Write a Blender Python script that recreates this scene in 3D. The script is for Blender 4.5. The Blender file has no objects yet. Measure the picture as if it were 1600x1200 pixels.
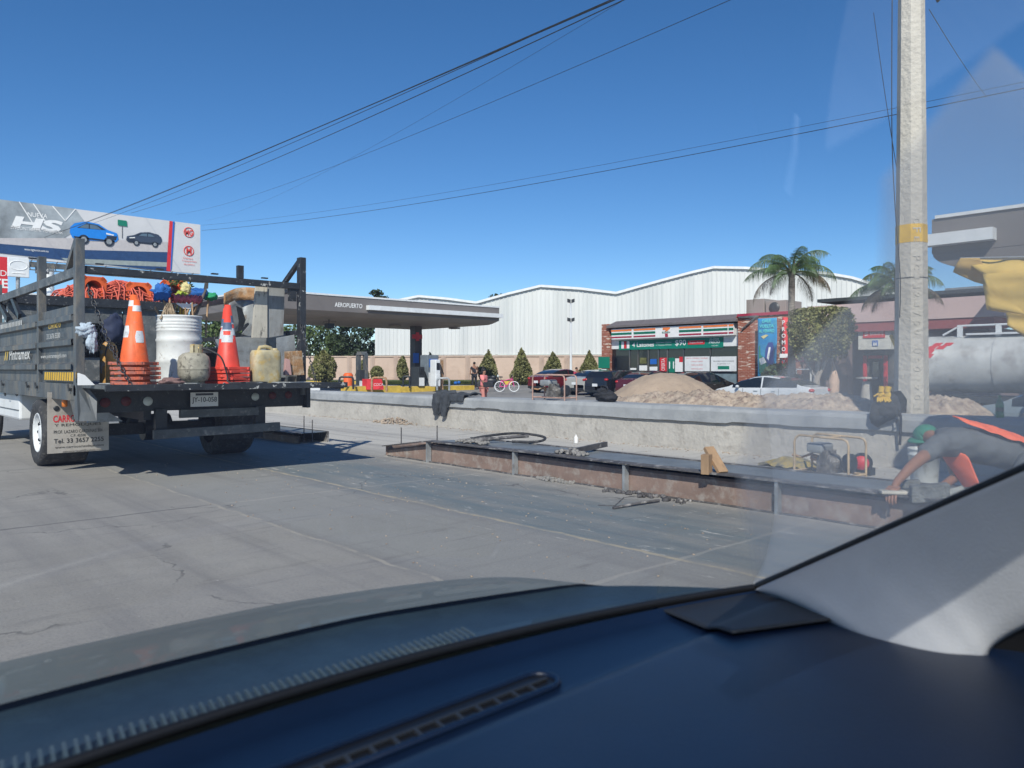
import bpy, math, random
from mathutils import Vector as V, Matrix
random.seed(7)
R = math.radians
# ------------------------------------------------------------ camera, sky, sun
H = 1.15                       # eye height above the road
F = 1200.0                     # focal length in photo pixels (1600 wide)
YAW = math.atan2(1100, 1200)
SN, CS = math.sin(YAW), math.cos(YAW)
HZ = 578.0
scn = bpy.context.scene
cam = bpy.data.cameras.new('camera'); camo = bpy.data.objects.new('camera', cam)
scn.collection.objects.link(camo)
camo.location = (0, 0, H); camo.rotation_euler = (R(90), 0, -YAW)
cam.sensor_width = 36; cam.lens = 36*F/1600; cam.shift_y = -22/1600
cam.clip_start = 0.02; cam.clip_end = 3000
cam.dof.use_dof = True; cam.dof.focus_distance = 10.0; cam.dof.aperture_fstop = 8.0
scn.camera = camo
SUN = V((-.84, -.73, 1.0)).normalized()
w = bpy.data.worlds.new('World'); scn.world = w; w.use_nodes = True
nt = w.node_tree; bg = nt.nodes['Background']
sky = nt.nodes.new('ShaderNodeTexSky'); sky.sky_type = 'NISHITA'; sky.sun_disc = False
sky.sun_elevation = math.asin(SUN.z); sky.sun_rotation = math.atan2(SUN.x, SUN.y)
sky.altitude = 1500; sky.air_density = .85; sky.dust_density = .35; sky.ozone_density = 2.2
hs = nt.nodes.new('ShaderNodeHueSaturation'); hs.inputs['Saturation'].default_value = 1.27; hs.inputs['Hue'].default_value = .502
nt.links.new(sky.outputs[0], hs.inputs['Color']); nt.links.new(hs.outputs[0], bg.inputs[0]); bg.inputs[1].default_value = 0.118
sl = bpy.data.lights.new('sun', 'SUN'); sl.energy = 4.4; sl.angle = R(.5); sl.color = (1, .945, .86)
so = bpy.data.objects.new('sun', sl); scn.collection.objects.link(so)
so.rotation_euler = SUN.to_track_quat('Z', 'Y').to_euler()
scn.view_settings.view_transform = 'Standard'; scn.view_settings.look = 'None'
scn.view_settings.exposure = 0.3; scn.view_settings.gamma = 1.0
scn.cycles.max_bounces = 8; scn.cycles.transparent_max_bounces = 12
scn.cycles.use_denoising = True

def pt(px, t, py=None, z=None):
    u = (px-800)/F
    if z is None: z = 0.0 if py is None else H-(py-HZ)*t/F
    return V((t*(SN+CS*u), t*(CS-SN*u), z))
def gz(px, py, z=0.0):                 # point of height z seen at a pixel
    return pt(px, (H-z)*F/(py-HZ), z=z)
def onX(px, X, py):
    u = (px-800)/F; return pt(px, X/(SN+CS*u), py)
def onY(px, Y, py):
    u = (px-800)/F; return pt(px, Y/(CS-SN*u), py)
# ------------------------------------------------------------ materials
MT = {}
def M(name, col, rough=.6, metal=0, var=.12, scale=4, bump=0, bscale=None, col2=None, thr=.55, scale2=None, soft=.08, spec=.5, coat=0, stretch=None):
    if name in MT: return MT[name]
    m = bpy.data.materials.new(name); m.use_nodes = True; MT[name] = m
    n = m.node_tree; b = n.nodes['Principled BSDF']; L = n.links.new
    b.inputs['Roughness'].default_value = rough; b.inputs['Metallic'].default_value = metal
    b.inputs['Specular IOR Level'].default_value = spec
    b.inputs['Coat Weight'].default_value = coat
    tc = n.nodes.new('ShaderNodeTexCoord'); src = tc.outputs['Object']
    if stretch:
        mp = n.nodes.new('ShaderNodeMapping'); mp.inputs['Scale'].default_value = stretch
        L(src, mp.inputs[0]); src = mp.outputs[0]
    nz = n.nodes.new('ShaderNodeTexNoise'); nz.inputs['Scale'].default_value = scale
    nz.inputs['Detail'].default_value = 6; nz.inputs['Roughness'].default_value = .65
    L(src, nz.inputs['Vector'])
    mx = n.nodes.new('ShaderNodeMix'); mx.data_type = 'RGBA'
    mx.inputs[6].default_value = (*[c*(1-var*2) for c in col], 1)
    mx.inputs[7].default_value = (*[min(1, c*(1+var*2)) for c in col], 1)
    rp = n.nodes.new('ShaderNodeMapRange'); rp.inputs[1].default_value = .25; rp.inputs[2].default_value = .75
    L(nz.outputs[0], rp.inputs[0]); L(rp.outputs[0], mx.inputs[0])
    out = mx.outputs[2]
    if col2:
        n2 = n.nodes.new('ShaderNodeTexNoise'); n2.inputs['Scale'].default_value = scale2 or scale*1.7
        n2.inputs['Detail'].default_value = 8; n2.inputs['Roughness'].default_value = .7
        L(src, n2.inputs['Vector'])
        r2 = n.nodes.new('ShaderNodeMapRange'); r2.inputs[1].default_value = thr-soft; r2.inputs[2].default_value = thr+soft
        L(n2.outputs[0], r2.inputs[0])
        m2 = n.nodes.new('ShaderNodeMix'); m2.data_type = 'RGBA'
        L(r2.outputs[0], m2.inputs[0]); L(out, m2.inputs[6]); m2.inputs[7].default_value = (*col2, 1)
        out = m2.outputs[2]
    L(out, b.inputs['Base Color'])
    if bump:
        bn = n.nodes.new('ShaderNodeTexNoise'); bn.inputs['Scale'].default_value = bscale or scale*6
        bn.inputs['Detail'].default_value = 5; L(src, bn.inputs['Vector'])
        bp = n.nodes.new('ShaderNodeBump'); bp.inputs['Strength'].default_value = bump; bp.inputs['Distance'].default_value = .02
        L(bn.outputs[0], bp.inputs['Height']); L(bp.outputs[0], b.inputs['Normal'])
    return m
def flat(name, col, rough=.5): return M(name, col, rough, var=.04, scale=3)
# ------------------------------------------------------------ mesh builder
LOC = {}
def link(o): scn.collection.objects.link(o); return o
class MB:
    def __init__(s): s.v = []; s.f = []; s.mi = []; s.sm = []; s.m = 0; s.s = False
    def add(s, vs, fs, smooth=None):
        k = len(s.v); s.v += [tuple(p) for p in vs]
        for f in fs: s.f.append([i+k for i in f]); s.mi.append(s.m); s.sm.append(s.s if smooth is None else smooth)
        return s
    def box(s, x0, y0, z0, x1, y1, z1):
        return s.add([(x0,y0,z0),(x1,y0,z0),(x1,y1,z0),(x0,y1,z0),(x0,y0,z1),(x1,y0,z1),(x1,y1,z1),(x0,y1,z1)],
                     [(0,3,2,1),(4,5,6,7),(0,1,5,4),(1,2,6,5),(2,3,7,6),(3,0,4,7)])
    def obox(s, c, ax, hs):
        c = V(c); a = [V(x).normalized()*h for x, h in zip(ax, hs)]
        P = [c+i*a[0]+j*a[1]+k*a[2] for k in (-1,1) for (i,j) in ((-1,-1),(1,-1),(1,1),(-1,1))]
        return s.add(P, [(0,3,2,1),(4,5,6,7),(0,1,5,4),(1,2,6,5),(2,3,7,6),(3,0,4,7)])
    def bar(s, p0, p1, wd, ht, up=(0,0,1)):
        p0, p1 = V(p0), V(p1); d = (p1-p0); l = d.length
        if l < 1e-6: return s
        d.normalize(); u = V(up)
        if abs(d.dot(u)) > .98: u = V((0,1,0)) if abs(d.y) < .9 else V((1,0,0))
        sd = d.cross(u).normalized(); u2 = sd.cross(d)
        return s.obox((p0+p1)/2, (d, sd, u2), (l/2, wd/2, ht/2))
    def tube(s, pts, r, n=8, closed=False, caps=True):
        P = [V(p) for p in pts]; rs = r if isinstance(r, (list, tuple)) else [r]*len(P)
        vs = []; up = None; N = len(P)
        for i, p in enumerate(P):
            a = P[(i-1) % N] if (i or closed) else P[0]; b = P[(i+1) % N] if (i < N-1 or closed) else P[-1]
            d = (b-a); d = d.normalized() if d.length > 1e-9 else V((0,0,1))
            if up is None: up = V((0,0,1)) if abs(d.z) < .9 else V((1,0,0))
            sd = d.cross(up)
            if sd.length < 1e-5: sd = d.cross(V((1,0.1,0)))
            sd.normalize(); up = sd.cross(d)
            for k in range(n):
                t = 2*math.pi*k/n; vs.append(p+sd*math.cos(t)*rs[i]+up*math.sin(t)*rs[i])
        fs = []
        for i in range(N if closed else N-1):
            j = (i+1) % N
            for k in range(n): fs.append((i*n+k, i*n+(k+1) % n, j*n+(k+1) % n, j*n+k))
        s.add(vs, fs, True)
        if caps and not closed:
            s.add(vs[:n], [list(range(n))[::-1]], False); s.add(vs[-n:], [list(range(n))], False)
        return s
    def lathe(s, prof, c=(0,0,0), n=20, ax=None, smooth=True, cap=True):
        c = V(c); z = V(ax or (0,0,1)).normalized(); x = z.orthogonal().normalized(); y = z.cross(x)
        if ax is None: x, y = V((1,0,0)), V((0,1,0))
        vs = [c+z*h+(x*math.cos(2*math.pi*k/n)+y*math.sin(2*math.pi*k/n))*r for r, h in prof for k in range(n)]
        fs = [(i*n+k, i*n+(k+1) % n, (i+1)*n+(k+1) % n, (i+1)*n+k) for i in range(len(prof)-1) for k in range(n)]
        s.add(vs, fs, smooth)
        if cap:
            if prof[0][0] > 1e-4: s.add(vs[:n], [list(range(n))[::-1]], False)
            if prof[-1][0] > 1e-4: s.add(vs[-n:], [list(range(n))], False)
        return s
    def prism(s, pts, ext):
        P = [V(p) for p in pts]; e = V(ext); n = len(P)
        return s.add(P+[p+e for p in P], [list(range(n))[::-1], list(range(n, 2*n))]+[(i, (i+1) % n, n+(i+1) % n, n+i) for i in range(n)])
    def quad(s, *p): return s.add(p, [tuple(range(len(p)))])
    def grid(s, fn, nu, nv, smooth=True):
        vs = [fn(i/nu, j/nv) for i in range(nu+1) for j in range(nv+1)]
        fs = [(i*(nv+1)+j, (i+1)*(nv+1)+j, (i+1)*(nv+1)+j+1, i*(nv+1)+j+1) for i in range(nu) for j in range(nv)]
        return s.add(vs, fs, smooth)
    def ball(s, c, rx, ry=None, rz=None, n=12, mt=8, jit=0):
        ry = ry or rx; rz = rz or rx; c = V(c); vs = []; fs = []
        for i in range(mt+1):
            a = math.pi*i/mt
            for k in range(n):
                b = 2*math.pi*k/n; q = 1+random.uniform(-jit, jit)
                vs.append(c+V((rx*math.sin(a)*math.cos(b), ry*math.sin(a)*math.sin(b), -rz*math.cos(a)))*q)
        for i in range(mt):
            for k in range(n): fs.append((i*n+k, i*n+(k+1) % n, (i+1)*n+(k+1) % n, (i+1)*n+k))
        return s.add(vs, fs, True)
    def build(s, name, mat, parent=None, loc=None, bevel=0, solid=0, sub=0):
        o0 = V(LOC.get(parent.name, (0,0,0))) if parent else V(loc or (0,0,0))
        me = bpy.data.meshes.new(name)
        me.from_pydata([tuple(V(p)-o0) for p in s.v], [], s.f)
        for m in (mat if isinstance(mat, (list, tuple)) else [mat]): me.materials.append(m)
        me.polygons.foreach_set('material_index', s.mi); me.polygons.foreach_set('use_smooth', s.sm)
        me.update()
        o = link(bpy.data.objects.new(name, me))
        if parent: o.parent = parent
        else: o.location = o0
        LOC[o.name] = tuple(o0)
        if solid:
            q = o.modifiers.new('solid', 'SOLIDIFY'); q.thickness = solid; q.offset = 0
        if sub:
            q = o.modifiers.new('sub', 'SUBSURF'); q.levels = sub; q.render_levels = sub
        if bevel:
            q = o.modifiers.new('bevel', 'BEVEL'); q.width = bevel; q.segments = 2; q.limit_method = 'ANGLE'; q.angle_limit = R(40)
        return o
def crumple(m, c, rx, ry, rz, amp=.25, fr=2.2, n=26, mt=18, seed=0):
    c = V(c); vs = []; fs = []
    from mathutils import noise as nz_
    for i in range(mt+1):
        a = math.pi*i/mt
        for k in range(n):
            b = 2*math.pi*k/n; d = V((math.sin(a)*math.cos(b), math.sin(a)*math.sin(b), -math.cos(a)))
            q = 1+amp*(nz_.fractal(d*fr+V((seed,0,0)), 1, 2, 4)) - amp*.5*abs(nz_.noise(d*fr*2.2+V((0,seed,0))))
            vs.append(c+V((d.x*rx, d.y*ry, d.z*rz))*q)
    for i in range(mt):
        for k in range(n): fs.append((i*n+k, i*n+(k+1) % n, (i+1)*n+(k+1) % n, (i+1)*n+k))
    return m.add(vs, fs, True)
def pillow(m, P, nrm, depth, amp=.03, fr=9, K=9, back=.4):
    '''soft bag-like body grown from an outline'''
    P = [V(p) for p in P]; E = []
    for i in range(len(P)):
        a, b = P[i], P[(i+1) % len(P)]
        for k in range(5): E.append(a.lerp(b, k/5))
    c = sum(E, V())/len(E); nrm = V(nrm).normalized(); k = len(E)
    from mathutils import noise as nz_
    for sg, dp in ((1, depth), (-1, depth*back)):
        vs = []
        for j in range(K+1):
            f = j/K
            for q in E:
                r = c.lerp(q, f); d = dp*math.sqrt(max(0, 1-f**2.6)); n_ = nz_.fractal(r*fr, 1, 2, 4)
                vs.append(r+nrm*sg*(d+amp*n_*(1 if sg > 0 else .3)*(1-f*f*.8)))
        m.add(vs, [((j*k+i, j*k+(i+1) % k, (j+1)*k+(i+1) % k, (j+1)*k+i) if sg > 0 else ((j+1)*k+i, (j+1)*k+(i+1) % k, j*k+(i+1) % k, j*k+i)) for j in range(K) for i in range(k)], True)
    return m
def tag(o, label, cat, group=None, kind=None):
    if label: o['label'] = label
    if cat: o['category'] = cat
    if group: o['group'] = group
    if kind: o['kind'] = kind
    return o
def thing(name, loc, label, cat, group=None, rz=0):
    o = link(bpy.data.objects.new(name, None)); o.location = loc; o.rotation_euler = (0,0,rz); o.empty_display_size = .1
    LOC[o.name] = tuple(loc); return tag(o, label, cat, group)
def copy_tree(o, parent=None):
    c = o.copy(); link(c)
    if parent: c.parent = parent
    for ch in list(o.children): copy_tree(ch, c)
    return c
def poly(name, P, mat, parent, off=(0,0,0), th=None):
    m = MB(); P = [V(p)+V(off) for p in P]
    m.prism(P, th) if th else m.quad(*P)
    return m.build(name, mat, parent)
def text_mb(mb, s, c, rt, up, h, wd=None, lift=.002, bold=0, shear=0):
    """letters as geometry, centred at c, reading along rt, height h"""
    cu = bpy.data.curves.new('t', 'FONT'); cu.body = s; cu.size = 1; cu.align_x = 'CENTER'; cu.align_y = 'CENTER'
    cu.offset = bold; cu.shear = shear; cu.resolution_u = 3
    ob = link(bpy.data.objects.new('t', cu)); dg = bpy.context.evaluated_depsgraph_get(); dg.update()
    me = bpy.data.meshes.new_from_object(ob.evaluated_get(dg))
    rt, up, c = V(rt).normalized(), V(up).normalized(), V(c); nn = rt.cross(up)
    if not me.vertices: bpy.data.objects.remove(ob); return
    xs = [v.co.x for v in me.vertices]; ys = [v.co.y for v in me.vertices]
    cx, cy = (min(xs)+max(xs))/2, (min(ys)+max(ys))/2
    sy = h/max(1e-3, max(ys)-min(ys)); sx = wd/(max(xs)-min(xs)) if wd else sy
    mb.add([c+rt*(v.co.x-cx)*sx+up*(v.co.y-cy)*sy+nn*lift for v in me.vertices], [list(p.vertices) for p in me.polygons], False)
    bpy.data.objects.remove(ob); bpy.data.curves.remove(cu); bpy.data.meshes.remove(me)
def text(name, s, c, rt, up, h, mat, parent, wd=None, lift=.002, bold=0, shear=0):
    mb = MB(); text_mb(mb, s, c, rt, up, h, wd, lift, bold, shear)
    return mb.build(name, mat, parent)
def skin(name, nodes, edges, mat, parent, lv=2, wr=0):
    """nodes: (point, radius)"""
    o0 = V(LOC.get(parent.name, (0,0,0)))
    me = bpy.data.meshes.new(name); me.from_pydata([tuple(V(p)-o0) for p, r in nodes], edges, [])
    o = link(bpy.data.objects.new(name, me)); o.parent = parent; LOC[o.name] = tuple(o0)
    q = o.modifiers.new('skin', 'SKIN'); q.use_smooth_shade = True; q.branch_smoothing = .3
    for i, (p, r) in enumerate(nodes):
        sv = me.skin_vertices[0].data[i]; r = r if isinstance(r, tuple) else (r, r); sv.radius = r; sv.use_root = (i == 0)
    q = o.modifiers.new('sub', 'SUBSURF'); q.levels = lv; q.render_levels = lv
    me.materials.append(mat)
    if wr:
        tx = bpy.data.textures.get('folds') or bpy.data.textures.new('folds', 'CLOUDS'); tx.noise_scale = .11; tx.noise_depth = 3
        q = o.modifiers.new('folds', 'DISPLACE'); q.texture = tx; q.strength = wr; q.mid_level = .5; q.texture_coords = 'LOCAL'
    return o
def ground_z(X, Y):
    d = X*SN+Y*CS
    t = max(0, min(1, (d-38)/34)); return -.36+.46*t*t*(3-2*t)
RX, RY, UP = (0,-1,0), (1,0,0), (0,0,1)    # reading direction on faces looking -X / -Y
# ============================================================ palette
black = M('black paint', (.02,.023,.027), .42, var=.3, scale=7, col2=(.12,.125,.13), thr=.66, scale2=22, bump=.15)
black_worn = M('worn black paint', (.022,.025,.03), .5, var=.3, scale=6, col2=(.42,.42,.40), thr=.62, scale2=14, soft=.02, bump=.2)
greysteel = M('grey painted steel', (.075,.086,.096), .5, var=.3, scale=3, col2=(.19,.165,.13), thr=.57, scale2=5, soft=.10, bump=.15, stretch=(1,1,.35))
graytop = M('weathered grey steel', (.10,.11,.115), .55, var=.3, scale=4, col2=(.30,.29,.27), thr=.62, scale2=11, bump=.15)
galv = M('galvanised plate', (.33,.35,.36), .45, .3, var=.2, scale=5, col2=(.17,.14,.12), thr=.63, bump=.1)
rubber = M('rubber', (.035,.036,.038), .8, var=.3, scale=9, col2=(.11,.105,.10), thr=.60, bump=.2)
whitep = M('white paint', (.72,.74,.75), .4, var=.06, scale=3, col2=(.45,.44,.42), thr=.72, scale2=8)
white = flat('clean white', (.80,.80,.79), .45)
chrome = M('bright metal', (.62,.64,.66), .3, .8, var=.1)
orange = M('traffic orange', (.78,.13,.03), .55, var=.16, scale=6, col2=(.36,.13,.07), thr=.66, scale2=12, bump=.08)
orange_d = M('dusty orange rubber', (.62,.13,.06), .75, var=.25, scale=7, col2=(.27,.12,.10), thr=.52, scale2=10, bump=.25)
redor = M('red orange plastic', (.68,.065,.04), .5, var=.12, scale=5, col2=(.4,.05,.04), thr=.68)
reflect = M('reflective sheeting', (.62,.64,.66), .45, var=.12, scale=12, col2=(.28,.27,.26), thr=.62, scale2=20)
reflect_b = M('scuffed blue band', (.10,.14,.22), .5, var=.2, scale=12)
drumw = M('white drum paint', (.66,.68,.67), .5, var=.10, scale=4, col2=(.34,.31,.27), thr=.65, scale2=9, soft=.05, bump=.08)
propane = M('dirty gas cylinder', (.31,.29,.23), .6, var=.2, scale=6, col2=(.10,.09,.07), thr=.58, scale2=14, soft=.05, bump=.15)
jerry = M('dirty yellow plastic', (.42,.37,.24), .6, var=.25, scale=5, col2=(.46,.31,.08), thr=.56, scale2=8, bump=.12)
wood_w = M('plaster stained board', (.50,.47,.40), .8, var=.2, scale=3, col2=(.17,.16,.14), thr=.60, scale2=14, soft=.04, bump=.3, stretch=(1,1,.35))
wood_g = M('grey board', (.27,.28,.28), .8, var=.2, scale=3, col2=(.15,.14,.13), thr=.60, scale2=9, bump=.2, stretch=(1,1,.3))
woodn = M('raw timber', (.40,.26,.15), .75, var=.2, scale=4, col2=(.20,.13,.08), thr=.6, bump=.2, stretch=(1,1,.3))
rust = M('rust', (.33,.18,.08), .85, var=.3, scale=7, col2=(.42,.33,.24), thr=.55, bump=.4)
rope = M('orange rope', (.62,.12,.075), .7, var=.15, scale=12)
conc = M('concrete', (.41,.39,.355), .85, var=.10, scale=1.6, col2=(.32,.30,.27), thr=.60, scale2=5, soft=.08, bump=.9, bscale=16)
conc_cap = M('fresh smooth concrete', (.34,.355,.365), .8, var=.10, scale=1.3, col2=(.25,.265,.28), thr=.57, scale2=2.0, soft=.1, bump=.25, bscale=25)
conc_wet = M('wet concrete fill', (.165,.18,.185), .5, var=.18, scale=3, col2=(.18,.18,.18), thr=.66, bump=.10, bscale=30)
form = M('rusty red formwork steel', (.27,.19,.155), .7, .1, var=.18, scale=2.5, col2=(.40,.36,.32), thr=.60, scale2=7, soft=.1, bump=.25)
form_d = M('stained formwork steel', (.09,.085,.085), .7, .1, var=.3, scale=6, col2=(.40,.38,.36), thr=.60, scale2=9, bump=.3)
grout = M('spilt mortar', (.25,.24,.225), .9, var=.15, scale=8, bump=.5, bscale=40)
sand = M('fine sand', (.385,.30,.225), .95, var=.07, scale=2, col2=(.31,.235,.185), thr=.6, scale2=12, bump=.5, bscale=35)
dirt = M('crumbly dirt', (.41,.335,.265), .95, var=.2, scale=3, col2=(.24,.18,.15), thr=.56, scale2=9, soft=.06, bump=1.0, bscale=18)
ground_m = M('forecourt concrete', (.24,.235,.225), .85, var=.12, scale=.3, col2=(.17,.165,.16), thr=.58, scale2=.9, bump=.1)
asph = M('asphalt', (.10,.10,.10), .85, var=.15, scale=.5, bump=.2)
leaf_m = M('leaf green', (.075,.115,.035), .6, var=.55, scale=1.6, col2=(.10,.13,.035), thr=.6, scale2=7)
leaf_d = M('dark leaf green', (.028,.05,.02), .6, var=.5, scale=1.4, col2=(.05,.075,.03), thr=.6, scale2=6)
leaf_o = M('olive leaf green', (.15,.155,.055), .65, var=.45, scale=2, col2=(.22,.19,.085), thr=.6, scale2=7)
palm_m = M('palm green', (.085,.14,.055), .5, var=.4, scale=1.5, col2=(.17,.18,.09), thr=.62, scale2=5)
dead = M('dry frond', (.11,.085,.055), .8, var=.3)
bark = M('palm trunk', (.25,.22,.19), .9, var=.2, scale=3, col2=(.12,.10,.085), thr=.55, scale2=9, bump=.6, stretch=(1,1,4))
bark2 = M('pale bark', (.33,.29,.25), .85, var=.2, scale=4, bump=.4)
glass_d = M('dark window glass', (.012,.016,.02), .06, var=.1, spec=.9)
redlens = flat('red lens', (.45,.02,.025), .25); redlens_d = M('dusty shade-darkened red lens', (.10,.012,.014), .6); amber = flat('amber lens', (.75,.22,.04), .3)  # dusty red lens also has the shade under the bed in its colour
whlens = flat('clear lens', (.55,.60,.58), .3)
skin_m = M('skin', (.30,.15,.095), .6, var=.1, scale=8)
grey_shirt = M('grey shirt', (.115,.125,.135), .85, var=.12, scale=6, bump=.3, bscale=12)
vest = M('safety vest orange', (.95,.16,.07), .7, var=.1, scale=8, bump=.2, bscale=14)
denim = M('dusty grey trousers', (.13,.145,.155), .85, var=.15, scale=7, bump=.3, bscale=14)
capg = flat('green cap cloth', (.03,.20,.13), .8)
blackcloth = M('black cloth', (.022,.024,.03), .85, var=.3, scale=8, bump=.5, bscale=14)
darkcloth = M('dark grey cloth', (.045,.052,.062), .9, var=.25, scale=8, bump=.5, bscale=12)
yel = M('yellow cloth', (.72,.50,.13), .8, var=.08, scale=2, col2=(.52,.35,.09), thr=.68, scale2=5, bump=.4, bscale=3)
yelp = M('yellow paint', (.70,.43,.04), .7, var=.15, scale=5, col2=(.35,.30,.2), thr=.68)
glovey = flat('yellow leather', (.68,.43,.03), .7)
blue_c = flat('blue cloth', (.015,.12,.42), .8); green_c = flat('green cloth', (.02,.30,.13), .8)
lime_c = M('lime mop', (.38,.46,.06), .9, var=.3, scale=14, bump=.6); cream_c = M('cream mop', (.62,.56,.28), .9, var=.2, scale=14, bump=.6)
pink_c = M('pink broom bristles', (.50,.10,.14), .9, var=.3, scale=20, bump=.6)
strawm = M('broom straw', (.36,.28,.19), .9, var=.35, scale=18, bump=.6)
redp = flat('red paint', (.62,.03,.04), .5); bluep = flat('blue sign paint', (.02,.13,.48), .5); greenp = flat('green print', (.005,.19,.12), .5)
orp = flat('orange print', (.80,.22,.06), .5); maroon = flat('maroon print', (.36,.025,.06), .5)
fascia = M('grey brown cladding', (.175,.158,.152), .55, var=.05, scale=.5)
soffit = M('soffit panels', (.27,.235,.205), .6, var=.08, scale=.6)
pinkw = M('pale pink render', (.66,.50,.48), .85, var=.05, scale=.8); redband = M('dusky red band', (.33,.085,.09), .7, var=.08)
beige = M('beige render', (.56,.43,.35), .9, var=.07, scale=.4, col2=(.46,.34,.27), thr=.62, scale2=.9, soft=.12, bump=.1)
warem = M('white corrugated sheet', (.64,.655,.64), .5, var=.05, scale=.9, stretch=(1,1,.03), col2=(.50,.53,.53), thr=.60, scale2=.5, soft=.12)
purpleb = M('purplish brown wall', (.20,.145,.14), .8, var=.1)
yelk = M('yellow kerb paint', (.62,.43,.07), .8, var=.15); grass_m = M('lawn', (.09,.12,.03), .9, var=.4, scale=2)

def brick_mat():
    m = bpy.data.materials.new('brick facing'); m.use_nodes = True; n = m.node_tree; b = n.nodes['Principled BSDF']; L = n.links.new
    tc = n.nodes.new('ShaderNodeTexCoord'); sp = n.nodes.new('ShaderNodeSeparateXYZ'); cb = n.nodes.new('ShaderNodeCombineXYZ')
    L(tc.outputs['Object'], sp.inputs[0]); ad = n.nodes.new('ShaderNodeMath'); L(sp.outputs[0], ad.inputs[0]); L(sp.outputs[1], ad.inputs[1])
    L(ad.outputs[0], cb.inputs[0]); L(sp.outputs[2], cb.inputs[1])
    br = n.nodes.new('ShaderNodeTexBrick'); L(cb.outputs[0], br.inputs['Vector'])
    br.inputs['Color1'].default_value = (.33,.10,.06,1); br.inputs['Color2'].default_value = (.25,.075,.05,1); br.inputs['Mortar'].default_value = (.40,.24,.18,1)
    br.inputs['Scale'].default_value = 1; br.inputs['Brick Width'].default_value = .26; br.inputs['Row Height'].default_value = .085; br.inputs['Mortar Size'].default_value = .008
    nz = n.nodes.new('ShaderNodeTexNoise'); nz.inputs['Scale'].default_value = 1.0; nz.inputs['Detail'].default_value = 2
    mp = n.nodes.new('ShaderNodeMapping'); mp.inputs['Scale'].default_value = (2.2, 11, 1); L(cb.outputs[0], mp.inputs[0]); L(mp.outputs[0], nz.inputs['Vector'])
    r = n.nodes.new('ShaderNodeMapRange'); r.inputs[1].default_value = .60; r.inputs[2].default_value = .63; L(nz.outputs[0], r.inputs[0])
    mx = n.nodes.new('ShaderNodeMix'); mx.data_type = 'RGBA'; L(r.outputs[0], mx.inputs[0]); L(br.outputs[0], mx.inputs[6]); mx.inputs[7].default_value = (.62,.50,.42,1)
    L(mx.outputs[2], b.inputs['Base Color']); b.inputs['Roughness'].default_value = .9
    return m
brick = brick_mat()

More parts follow.
